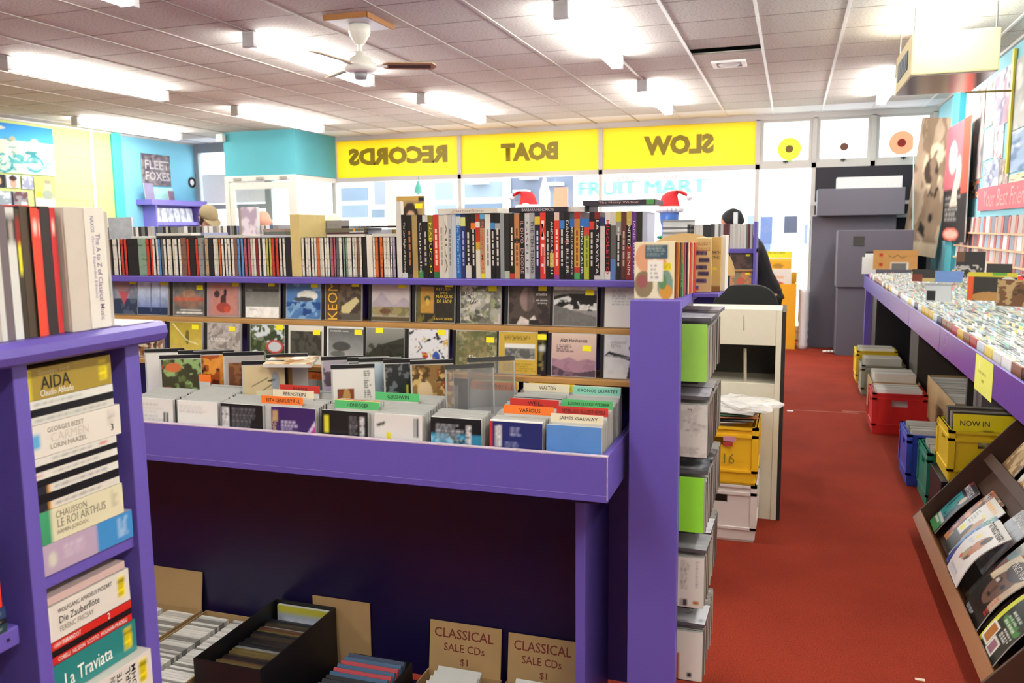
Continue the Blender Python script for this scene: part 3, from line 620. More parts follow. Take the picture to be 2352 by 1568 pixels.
low = [
 (300, 372, A_('#3a2a20').blot(8, .5, '#c9b8a0', 4).blot(9, .55, '#8a5a38', 7).rect(0, .75, 1, 1, '#17130f'), 'CD with a black and tan patterned cover behind the bin', (.9, .88), ()),
 (378, 470, A_('#c9b24a').grad('#d8c25a', '#b39a34').ell(.55, .6, .06, .2, '#6d642c').line(.1, .95, .55, .5, .012, '#f2ecc8').line(.55, .5, .9, .4, .012, '#f2ecc8').mott(.2, 5, 3), 'plastic wrapped CD with a yellow leaf cover', (.8, .8), ()),
 (474, 548, A_('#a79e96').blot(9, .5, '#bdb5ad', 4).blot(10, .6, '#8a817a', 8).text(.1, .5, .8, .62, 2, '#e9e6e0', 3), 'CD with a grey stone textured cover', (.75, .78), ()),
 (566, 655, A_('#7b8474').blot(4, .45, '#d4dbe0', 3).blot(5, .55, '#39452a', 9).blot(7, .6, '#5a6a3c', 12).ell(.72, .42, .25, .18, '#c04a4a').ell(.72, .42, .19, .13, '#c9ccd0'), 'CD with a green and white forest cover and a red ring', (.86, .86), ()),
 (660, 738, A_('#ded9cd').rect(.06, .22, .94, .86, '#34342f').blot(7, .5, '#4e4d45', 6, 1, (.06, .22, .94, .86)).rect(.25, .11, .75, .13, '#b5b0a6'), 'CD with a dark square picture on a cream cover', (.8, .76), ()),
 (745, 832, A_('#e6e8ea').rect(.04, .04, .96, .96, '#7e807f').grad('#a9abaa', '#5f6160', .05, .95).rect(0, 0, .03, 1, '#e9e9ea').ell(.4, .5, .25, .12, '#4a4c4a').ell(.3, .3, .2, .08, '#686a66').mott(.2, 5, 4), 'CD with a grey mist cover reading MAX RICHTER', (.86, .8), (('MAX RICHTER - HAXAN', .34, .88, .5, .04, INKW),)),
 (834, 925, A_('#5c5c55').grad('#3f4036', '#8f918a').poly([(0, .3), (.3, .55), (1, .78), (1, 0), (0, 0)], '#34352b').blot(8, .58, '#25261f', 5, .8, (0, 0, 1, .6)), 'CD with a dark hillside cover', (.35, .86), ()),
 (928, 1030, A_('#dddde0').blot(9, .72, '#2a2a2e', 3).ell(.7, .3, .1, .16, '#2f55a8').ell(.72, .12, .08, .08, '#3f86c4').ell(.42, .35, .08, .08, '#b13030').blot(10, .74, '#c8a23c', 8).blot(10, .75, '#b13a30', 18).line(.25, .7, .33, .55, .012, '#222').line(.33, .55, .2, .42, .012, '#222'), 'CD with splashes of coloured paint on a white cover', (.84, .86), ()),
 (1037, 1141, A_('#7f8064').blot(5, .5, '#a59c74', 4).blot(6, .55, '#5c6440', 7).blot(8, .6, '#93875c', 9).ell(.5, .55, .32, .26, '#8a7c50', .6).blot(9, .55, '#6b6a44', 21, .8), 'CD with an autumn tree cover reading Slovenija!', (.84, .72), (('Slovenija!', .62, .34, .62, .15, INKW),)),
 (1143, 1234, A_('#c9a941').rect(.14, .34, .86, .72, '#e4e4de').rect(.14, .36, .86, .62, '#8b8b86').blot(8, .5, '#5b5b58', 4, 1, (.16, .36, .84, .6)).text(.1, .05, .9, .26, 4, '#5a4a14', 4).text(.12, .8, .9, .92, 3, '#4a3c10', 5), 'yellow cardboard CD set with a framed city photograph', None, ()),
 (1257, 1366, A_().grad('#c4a2a0', '#d6c0ae', .3, 1).poly([(0, .42), (.2, .38), (.4, .45), (.6, .36), (.8, .42), (1, .38), (1, 0), (0, 0)], '#a27d8c').poly([(0, .25), (.3, .12), (.6, .08), (1, .16), (1, 0), (0, 0)], '#4d3f4c').blot(8, .55, '#8c6a7c', 3, .6, (0, 0, 1, .4)).text(.1, .56, .5, .76, 4, '#4a3c3c', 4), 'CD with pink mountains and handwriting reading Alan Hovhaness', (.8, .6), (('Alan Hovhaness', .5, .84, .62, .09, INKD),)),
 (1378, 1490, A_('#cfcfd0').ell(.68, .7, .14, .16, '#17171a').poly([(.62, .6), (.85, .6), (.95, .0), (.5, 0), (.55, .3)], '#2b2b30').poly([(0, .52), (.1, .55), (.62, .4), (.62, .5), (.1, .62)], '#26262b').ell(.8, .25, .16, .28, '#9d9da2').line(0, .52, .8, .46, .014, '#84848a').mott(.12, 7, 4), 'CD with a grey cover of a flute player reading AMANDINE BEYER', None, (('AMANDINE', .3, .82, .34, .06, M('#9a9aa0', .6)), ('BEYER', .26, .74, .22, .06, M('#9a9aa0', .6)))),
]
last = None
for row, z, Y, pyb in ((up, ZU, YU, 750), (low, ZL, YL, 866)):
    for (a, b, ar, lb, stk, tx) in row:
        py = pyb-(1440-(a+b)/2)*.03
        ps = at((a+b)/2, py, Y=Y)
        x0 = ps.x
        faceout(a, b, py, z, Y, ar, lb, stk, tx, Xs=x0, lean=-.09)
# black side strip box beside the yellow set
p = at(1243, 866, Y=YL)
c = slab('cd_box', .026, .125, .018, Art(6, 30, '#1c1a18').text(.1, .1, .9, .95, 12, '#b8a84a', 2).rect(.1, .52, .9, .66, '#c9c9c4'), None, (p.x+.002, YL-.004, ZL+.004), (-.09, 0, 0), edge='#1c1a18')
tag(c, 'narrow black spined CD box beside the yellow cardboard set', 'CD'); new('price_sticker', STK, c, (0, -.0005, .1))

# ---- CDs standing in the bin, nine columns
def bin_cd(w, h, t):
    mb = MB().box((-w/2, 0, 0), (w/2, .0013, h), mi=0).box((-w/2, t-.0016, 0), (w/2, t, h-.0005), mi=0)
    mb.box((-w/2+.0015, .003, 0), (w/2-.0015, t-.0016, h-.0045), mi=1)
    return mb.mesh('cd_case', [PLASTIC, OBJ])
BCD = bin_cd(.142, .125, .0096)
SLIM = MB().box((-.071, 0, 0), (.071, .0095, .123)).mesh('cd_sleeve', OBJ)
TRAY = ['#0f0f12', '#b6b6b2', '#5b5c5c', '#1b1b1e', '#a9a69a', '#35383c', '#e8e6e0', '#797978', '#c8c6c0', '#474a4c', '#c0c0bc', '#8a5a4a', '#3a4a5a']
cols = [(322, 400), (412, 500), (511, 602), (627, 722), (745, 840), (862, 968), (990, 1105), (1125, 1245), (1264, 1388)]
fronts = [
 Art(40, 36, '#dcdcd6').text(.1, .1, .85, .9, 9, '#b9b9b2', 3).rect(.76, .28, .88, .7, '#444').rect(.8, .28, .82, .7, '#ddd'),
 Art(40, 36, '#e4e4de').text(.05, .7, .9, .9, 4, '#bcbcb8', 5).text(.1, .1, .9, .3, 5, '#c8c8c4', 9),
 Art(40, 36, '#17171b').rect(.03, .45, .2, .92, '#d8d8d8').text(.03, .48, .2, .9, 7, '#222', 3).text(.28, .3, .95, .92, 9, '#75757c', 7).rect(.7, .02, .82, .3, '#e2d81e'),
 Art(40, 36, '#3a2160').rect(0, .0, .14, 1, '#4a2a70').rect(.03, .66, .14, .92, '#b99a6a').poly([(.62, 0), (1, .62), (1, 0)], '#c43b9a').poly([(.56, 0), (.62, 0), (1, .64), (1, .74)], '#d8c9e0').text(.22, .1, .6, .7, 8, '#cdc3dc', 4),
 Art(40, 36, '#17181a').rect(.05, .5, .16, .88, '#d8d024').rect(.82, .3, .93, .88, '#d0d0d0').text(.82, .3, .93, .88, 8, '#222', 3).text(.6, .2, .8, .9, 12, '#808084', 5),
 Art(40, 36, '#d9d8d2').rect(.25, .25, .36, .6, '#e2d81e').rect(.83, .52, .92, .95, '#2b2b2b').rect(.86, .52, .88, .95, '#ddd').text(.45, .03, .75, .4, 7, '#909090', 4).line(.08, .75, .2, .8, .03, '#333'),
 Art(40, 36, '#131619').blot(5, .4, '#2c7fa0', 3, 1, (0, .36, 1, .66)).blot(7, .6, '#7fc9e0', 6, 1, (0, .42, .9, .62)).text(.1, .12, .66, .88, 12, '#b9c0c4', 5).rect(.69, .3, .79, .85, '#d6d6d2').text(.69, .3, .79, .85, 8, '#222', 4),
 Art(40, 36, '#232a66').rect(0, 0, .06, 1, '#c4322c').rect(.1, .48, .22, .92, '#d8d8d8').text(.1, .48, .22, .92, 8, '#333', 3).text(.3, .08, .66, .6, 9, '#9aa2cc', 5).text(.4, .7, .6, .9, 4, '#b0b6da', 8),
 Art(40, 36, '#4d7fc4').grad('#4674b8', '#5b8fd2').mott(.08, 5, 3),
]
CDLB = ['white barcoded', 'plain white', 'black barcoded', 'purple and pink', 'black HONEGGER', 'white stickered', 'black and blue', 'navy', 'sky blue']
colX = []
for k, ((a, b), ar) in enumerate(zip(cols, fronts)):
    A, B = at(a, 985, Y=1.99), at(b, 985, Y=1.99); x = (A.x+B.x)/2 if k else at(400, 985, Y=1.99).x-.071
    colX.append(x)
# extra columns hidden behind the bookshelf, stepping on to the left
colX[8] -= .009
tabs = []   # (column, Y) of divider cards
def tab(s, px_, py_, col, k, size=.9, bold=0):
    """divider card between the CDs of column k, its coloured top strip lettered"""
    p = at(px_, py_, Z=1.068); p.y = min(max(p.y, 2.0015), 2.232)
    while any(kk == k and abs(ty-p.y) < .0042 for kk, ty in tabs): p.y += .0045
    tabs.append((k, p.y))
    t = empty('divider_card', (min(colX[k]+(p.x-colX[k])*.5, -.5), p.y, .920+(p.y-1.985)*.13+.018), (-.05, 0, 0))
    MB().box((-.066, 0, 0), (.066, .0012, .105)).obj('card', M('#c9c9c4', .5), t)
    MB().box((-.068, -.0006, .105), (.068, .0014, .127)).obj('name_strip', M(col, .5), t)
    if s: text(s, INKD, t, (.004, -.0012, .1155), w=min(.126, .0092*len(s))*size, h=.0105)
    nm = {'#f37a2a': 'orange', '#c8342c': 'red', '#57bd72': 'green', '#e4dcc0': 'cream', '#8fd6be': 'mint', '#e9dc7a': 'pale yellow', '#ecc62e': 'yellow', '#e9a63c': 'amber'}[col]
    tag(t, '%s divider card %s in the central CD bin' % (nm, 'lettered '+s if s else 'without visible lettering'), 'divider card')
OR, RD, GR, CRM, MI, PY_, YE, AM = '#f37a2a', '#c8342c', '#57bd72', '#e4dcc0', '#8fd6be', '#e9dc7a', '#ecc62e', '#e9a63c'
for a in (('JAMES GALWAY', 1340, 959, CRM, 8), ('NEDERLANDS BLAZERS ENSEMBLE', 1362, 943, RD, 8), ('JULIAN LLOYD WEBBER', 1372, 933, GR, 8), ('KRONOS QUARTET', 1392, 914, MI, 8), ('NIGEL KENNEDY', 1415, 897, CRM, 8),
          ('VARIOUS', 1226, 938, OR, 7), ('WEILL', 1238, 928, RD, 7), ('WALTON', 1268, 902, CRM, 7), ('', 1300, 896, YE, 7),
          ('20TH CENTURY S - Z', 1145, 901, OR, 6), ('RUTTER', 1160, 893, AM, 6), ('ARVO PART', 1188, 881, PY_, 6), ('MICHAEL NYMAN', 1197, 874, GR, 6),
          ('HONEGGER', 798, 939, GR, 4), ('PHILIP GLASS', 815, 930, PY_, 4), ('GERSHWIN', 872, 909, GR, 5), ('', 822, 926, RD, 4),
          ('20TH CENTURY F - L', 612, 909, OR, 3), ('BERNSTEIN', 640, 900, CRM, 3), ('BARBER', 650, 893, RD, 3), ('20TH CENTURY A - E', 690, 851, OR, 4), ('ORFF', 352, 868, OR, 1)):
    tab(*a)
# ---- raised cases standing proud of the bin
rb = [  # left px, right px, bottom py, visible height frac, art, label, strip colour
 (335, 405, 880, A_('#dcdad2').rect(.45, 0, 1, .6, '#7d2f2a').rect(.55, .1, .95, .5, '#5b2422'), 'raised CD with a cream and dark red cover'),
 (410, 476, 862, A_('#3f6ea8').rect(0, 0, 1, .3, '#3a5f92').mott(.2), 'raised CD with a plain blue cover'),
 (369, 437, 893, A_('#5a6a3a').blot(5, .5, '#a5442c', 3, 1, (0, .3, .4, 1)).blot(6, .5, '#8aa86a', 7).blot(5, .55, '#3b3a26', 9).ell(.3, .8, .2, .12, '#c46a3a'), 'raised CD with a dark green floral cover'),
 (446, 512, 876, A_('#a8501e').blot(5, .45, '#5a1f10', 3).rect(.62, 0, 1, 1, '#d0862c').blot(6, .55, '#e0963a', 5).mott(.2), 'raised CD with a fiery orange cover'),
 (513, 566, 862, A_('#a9a19c').rect(.08, 0, .55, .85, '#8a5a34').blot(6, .5, '#6b3f26', 4, 1, (.08, 0, .55, .85)), 'raised CD with a grey and brown cover'),
 (557, 626, 908, A_('#cdbb92').line(.2, .5, .6, .7, .012, '#6a5a3a').line(.3, .3, .8, .6, .012, '#6a5a3a').rect(.3, .0, .7, .4, '#d8cfae').ell(.78, .6, .1, .25, '#9ba4ae').line(.6, .62, .75, .64, .02, '#2c261a'), 'raised CD with a beige sketch on its cover'),
 (612, 660, 862, A_('#3d2f22').rect(.1, .1, .6, .8, '#a87a42').rect(.6, .0, 1, .9, '#c9c4bc').rect(.4, .1, .5, .8, '#2a1f16'), 'raised CD with a brown curtain cover'),
 (740, 796, 893, A_('#a39aa8').blot(6, .5, '#5a4a52', 4, 1, (0, .4, 1, .85)).rect(0, 0, 1, .4, '#b9a9c4'), 'raised CD with a lilac cover'),
 (798, 846, 872, A_('#2c2e28').rect(.7, .0, .8, .5, '#a8a8a0').mott(.3), 'raised CD with a nearly black cover'),
 (762, 826, 920, A_('#d9d8d2').rect(.1, 0, .5, .55, '#7a3f24').ell(.32, .3, .1, .25, '#b08a52').text(.75, .2, .92, .98, 14, '#3a3a3a', 4), 'raised CD with a white cover and brown picture'),
 (826, 880, 906, A_('#a9bccc').grad('#8fa9be', '#b9c8d2').rect(.55, .1, .9, .42, '#cfd6da').line(.55, .42, .9, .42, .02, '#e6eaec'), 'raised CD with a pale blue cover'),
 (882, 926, 888, A_('#262a2c').blot(7, .6, '#6a7074', 4).rect(.5, .3, .8, .6, '#1b1d1e').rect(.5, .1, .55, .5, '#c9b84a'), 'raised CD with a black starry cover'),
 (944, 990, 905, A_('#8a6a3a').blot(5, .5, '#c9a96a', 3).ell(.3, .35, .18, .3, '#d0b890').blot(6, .5, '#8a3f24', 8, 1, (.6, .2, 1, .9)).blot(7, .5, '#4f3a1c', 10, 1, (0, .6, 1, 1)), 'raised CD with a golden figure cover'),
]
segs = []
for a_, p_ in [(q[0], q[2]) for q in rb]+[(1025, 935), (1076, 912)]:
    A = at(a_, p_, Z=1.045 if p_ not in (935, 912) else 1.05); yy = min(max(A.y, 2.0), 2.165); A = at(a_, p_, Y=yy)
    an = math.radians(26 if p_ not in (935, 912) or a_ < 1000 else 30); L_ = .125 if a_ < 1000 else .136
    segs.append((A.x, A.y, A.x+L_*math.cos(an), A.y+L_*math.sin(an)))
def crosses(x, y):
    """would a CD standing at (x, y) cut through one of the raised cases"""
    for x0, y0, x1, y1 in segs:
        lo, hi = max(x-.073, x0-.004), min(x+.073, x1+.004)
        if lo >= hi: continue
        sl = (y1-y0)/(x1-x0); ya, yb = y0+(lo-x0)*sl, y0+(hi-x0)*sl
        if ya-.017 < y < yb+.020: return True
    return False
for k, x in enumerate(colX):
    y = 1.9855; n = 0
    while y < 2.258:
        if any(kk == k and -.003 < ty-y < .0112 for kk, ty in tabs): y += .0042; continue
        if n and crosses(x, y): y += .0035; continue
        z = .9155+(y-1.985)*.13+random.uniform(0, .002)
        if n == 0 and k < 9:
            z = .9155
            c = slab('cd_case', .142, .125, .0098, fronts[k], None, (x, y, z), (-.05, 0, 0), edge='#b5b5b2')
            tag(c, 'CD at the front of the bin showing its %s back inlay%s' % (CDLB[k], ('', '', '', '', '', '', '', ' with a red edge', '')[k]), 'CD')
            if k == 3: text('MUSIC OF HANSON', M('#c9b070', .6), c, (-.061, -.0006, .05), w=.09, h=.014, rot=(0, -PI/2, 0))
            if k == 8:
                for q in range(14): MB().box((-.045+q*.0075, -.0006, .006), (-.0435+q*.0075, 0, .012+random.random()*.03)).obj('print_line', INKW, c)
        else:
            c = new('cd_case', BCD if random.random() > .12 else SLIM, None, (x+random.uniform(-.003, .003), y, z), (-.05-random.uniform(0, .004), 0, random.uniform(-.003, .003)))
            cc = hx(random.choice(TRAY)); c.color = cc+(1,)
            place = 'in the bin column headed by the %s CD' % CDLB[k] if k < 9 else 'in the bin behind the bookshelf'
            tag(c, 'clear cased CD standing '+place, 'CD', 'CDs packed '+place)
        y += .0108; n += 1

for (a, b, pyb, ar, lb) in rb:
    Zb = 1.045
    A = at(a, pyb, Z=Zb); A.y = min(max(A.y, 2.0), 2.165); A = at(a, pyb, Y=A.y)
    zb = .914+.13*(A.y-1.985)+.1275
    ang = math.radians(26)
    c = new('cd_case', CASEP, None, (A.x+.0625*math.cos(ang), A.y+.0625*math.sin(ang), zb-.048), (-.06, 0, ang))
    slab('cover', .119, .125, .0004, ar, c, (0.002, .0002, .002))
    tag(c, lb+' in the central bin', 'CD')
# two clear empty security cases
for (a, b, pyb, lb) in ((1025, 1082, 935, 'clear plastic case standing raised in front of the RUTTER card'), (1076, 1120, 912, 'clear plastic case leaning over the Slovenija CD')):
    A = at(a, pyb, Z=1.05); A.y = min(A.y, 2.15); A = at(a, pyb, Y=A.y); zb = .914+.13*(A.y-1.985)+.1275; ang = math.radians(30)
    mb = MB().box((-.068, 0, 0), (.068, .0015, .142), mi=0).box((-.068, .0095, 0), (.068, .011, .142), mi=0).box((-.068, 0.0015, .13), (.068, .0095, .142), mi=1).box((-.068, .0015, 0), (-.064, .0095, .13), mi=2).box((.064, .0015, 0), (.068, .0095, .13), mi=2)
    c = mb.obj('clear_case', [CLEAR, DARKPL, PLASTIC], None, (A.x+.068*math.cos(ang), A.y+.068*math.sin(ang), zb-.03), (-.06, 0, ang)); tag(c, lb, 'CD case')
# one CD lying flat across the bin
A = at(700, 880, Z=1.075)
c = slab('cd_case', .142, .125, .0098, A_('#c9b48c').blot(4, .5, '#e2dccc', 3).blot(5, .58, '#a8743a', 5).ell(.6, .7, .15, .2, '#efece2').mott(.2), None, (A.x-.02, A.y-.06, 1.142), (-PI/2+.06, .02, .35)); tag(c, 'shrink wrapped CD lying flat across the bin', 'CD')
# ================================================================ SPINES ALONG THE TOP SHELF
ZS, YS1 = 1.3865, 2.345
_sp = {}
def spine_meshes():
    d = {}
    # unit width, scaled along x; spine faces -y
    d['s'] = MB().box((-.5, .001, 0), (.5, .142, .125), mi=0).box((-.42, 0, .001), (.42, .001, .124), mi=1).mesh('cd_case', [DARKPL, OBJS])
    d['d'] = MB().box((-.5, .0012, 0), (.5, .142, .125), mi=0).box((-.5, 0, .001), (-.14, .0012, .124), mi=1).box((.16, 0, .001), (.5, .0012, .124), mi=1).mesh('cd_case', [DARKPL, OBJS])
    d['b'] = MB().box((-.5, 0, 0), (.5, .142, .127), mi=0).mesh('cd_box', [OBJS])
    return d
SPM = spine_meshes()
CN = {'W': ('white', '#dedacb'), 'C': ('cream', '#cfc8b2'), 'R': ('red', '#c9402c'), 'K': ('black', '#232224'), 'O': ('orange', '#cf6a35'), 'B': ('blue', '#5d8fc0'), 'P': ('pink', '#b8606c'), 'N': ('brown', '#7b5a4c'),
      'G': ('grey', '#8f918e'), 'E': ('green', '#7f9a84'), 'Y': ('yellow green', '#b8b45e'), 'L': ('lilac', '#a9a0b4'), 'D': ('dark red', '#7d2826'), 'T': ('tan', '#b59a78'), 'S': ('steel grey', '#5a5c60')}
seq = [('sN', 250, 257), ('sK', 257, 262), ('sW', 262, 268), ('dW', 268, 279), ('dR', 281, 294), ('bK', 295, 319), ('bE', 320, 338), ('dR', 338, 353), ('dW', 353, 366), ('sB', 366, 372), ('sS', 372, 378), ('dW', 378, 391), ('dC', 391, 404), ('dW', 404, 418),
       ('bN', 419, 431), ('sR', 432, 437), ('bK', 437, 450), ('sR', 450, 456), ('bG', 457, 468), ('sT', 472, 480), ('bK', 481, 491), ('sW', 491, 498), ('sC', 498, 504), ('sO', 504, 509), ('sK', 509, 512), ('dW', 512, 524), ('dW', 524, 538), ('bN', 539, 547), ('dB', 547, 560), ('dP', 561, 575), ('sC', 576, 582), ('sW', 582, 588),
       ('sD', 588, 594), ('sW', 594, 600), ('sK', 600, 605), ('sW', 605, 613), ('dY', 613, 625), ('dR', 626, 641), ('dW', 642, 655), ('bK', 656, 671), ('dW', 694, 708), ('dW', 709, 722), ('sW', 722, 728), ('sO', 728, 735), ('sC', 735, 741), ('dW', 741, 752), ('sW', 752, 758), ('sG', 758, 763), ('dP', 763, 772), ('bS', 773, 780), ('sW', 780, 787),
       ('dE', 788, 798), ('sW', 798, 804), ('dW', 804, 815), ('sC', 815, 821), ('sN', 821, 827), ('sW', 827, 832), ('bK', 832, 843), ('sW', 858, 863), ('dO', 863, 880), ('sW', 881, 888), ('sW', 888, 893), ('dW', 893, 902), ('sL', 903, 909)]
# continue the row behind the bookshelf
x = 244
while x > 150:
    w = random.choice((6, 7, 13, 12)); seq.append((('d' if w > 10 else 's')+random.choice('WWWCKRGN'), x-w, x)); x -= w+.6
for k, a, b in seq:
    A, B = at(a, 632, Y=YS1), at(b, 632, Y=YS1); w = (B.x-A.x)*.97
    o = new('cd_box' if k[0] == 'b' else 'cd_case', SPM[k[0]], None, ((A.x+B.x)/2, YS1+random.uniform(0, .006), ZS)); o.scale = (w, 1, 1)
    nm, cc = CN[k[1]]; j = random.uniform(.92, 1.06); o.color = tuple(min(1, q*j) for q in hx(cc))+(1,)
    kind = {'s': 'slim %s spined CD', 'd': 'double CD with %s spine strips', 'b': 'thick %s CD box'}[k[0]] % nm
    tag(o, kind+' standing on the purple top shelf', 'CD', kind+' row on the top shelf')
# red cap on the black box, blue cap on another
p = at(307, 632, Y=YS1)
# big cream box and grey LP-size box behind
def standing(name, px0, px1, pytop, Y, dep, col, label, cat, zb=ZS):
    A, B = at(px0, 632, Y=Y), at(px1, 632, Y=Y); T = at((px0+px1)/2, pytop, Y=Y)
    o = box(name, (-(B.x-A.x)/2, 0, 0), ((B.x-A.x)/2, dep, T.z-zb), M(col, .6, var=.08, scale=60), None, .0015, loc=((A.x+B.x)/2, Y, zb)); return tag(o, label, cat)
standing('boxed_set', 671, 693, 492, YS1, .16, '#cdb879', 'tall cream cardboard box set standing among the CD spines', 'box set')
standing('cd_box', 844, 857, 540, YS1, .142, '#dcd7c8', 'thick white CD box standing among the spines', 'CD')
gb = slab('boxed_set', .125, .17, .012, Art(30, 40, '#9b9796').text(.1, .1, .9, .92, 26, '#7d7979', 4, .6), None, (at(722, 497, Y=2.44).x+.02, 2.44, 1.386), (0, 0, .0), edge='#8a8686'); gb.location.z = ZS+.0; gb.location.y = 2.51
tag(gb, 'grey printed card standing behind the cream box set', 'card')
gb.scale = (1, 1, 1.06)

# ---- DVDs
def dvd(px0, px1, segs, s=None, tcol=None, label=None, H=.19, dep=.135, top=None, tw=.8, name='dvd_case'):
    A, B = at(px0, 640, Y=YS1), at(px1, 640, Y=YS1); w = (B.x-A.x)*.97
    mb = MB(); z = 0
    for fr, c in segs:
        z1 = min(H, z+fr*H); mb.box((-w/2, 0, z), (w/2, dep, z1), hx(c)); z = z1
    o = mb.obj(name, PRT, None, ((A.x+B.x)/2, YS1, ZS))
    if s == '~':
        gz = H*.2
        while gz < H*.72:
            gl = random.uniform(.006, .022); MB().box((-w*.17, -.0005, gz), (w*.17, 0, gz+gl)).obj('print_line', M(tcol or '#e8e6de', .5), o); gz += gl+.004
    elif s: text(s, M(tcol or '#e8e6de', .5), o, (0, -.0006, H*.48), w=H*tw, h=min(w*.55, .0085), rot=(0, PI/2, 0), bold=.004)
    tag(o, label, 'DVD'); return o
BK, WH = '#191819', '#d6d2c6'
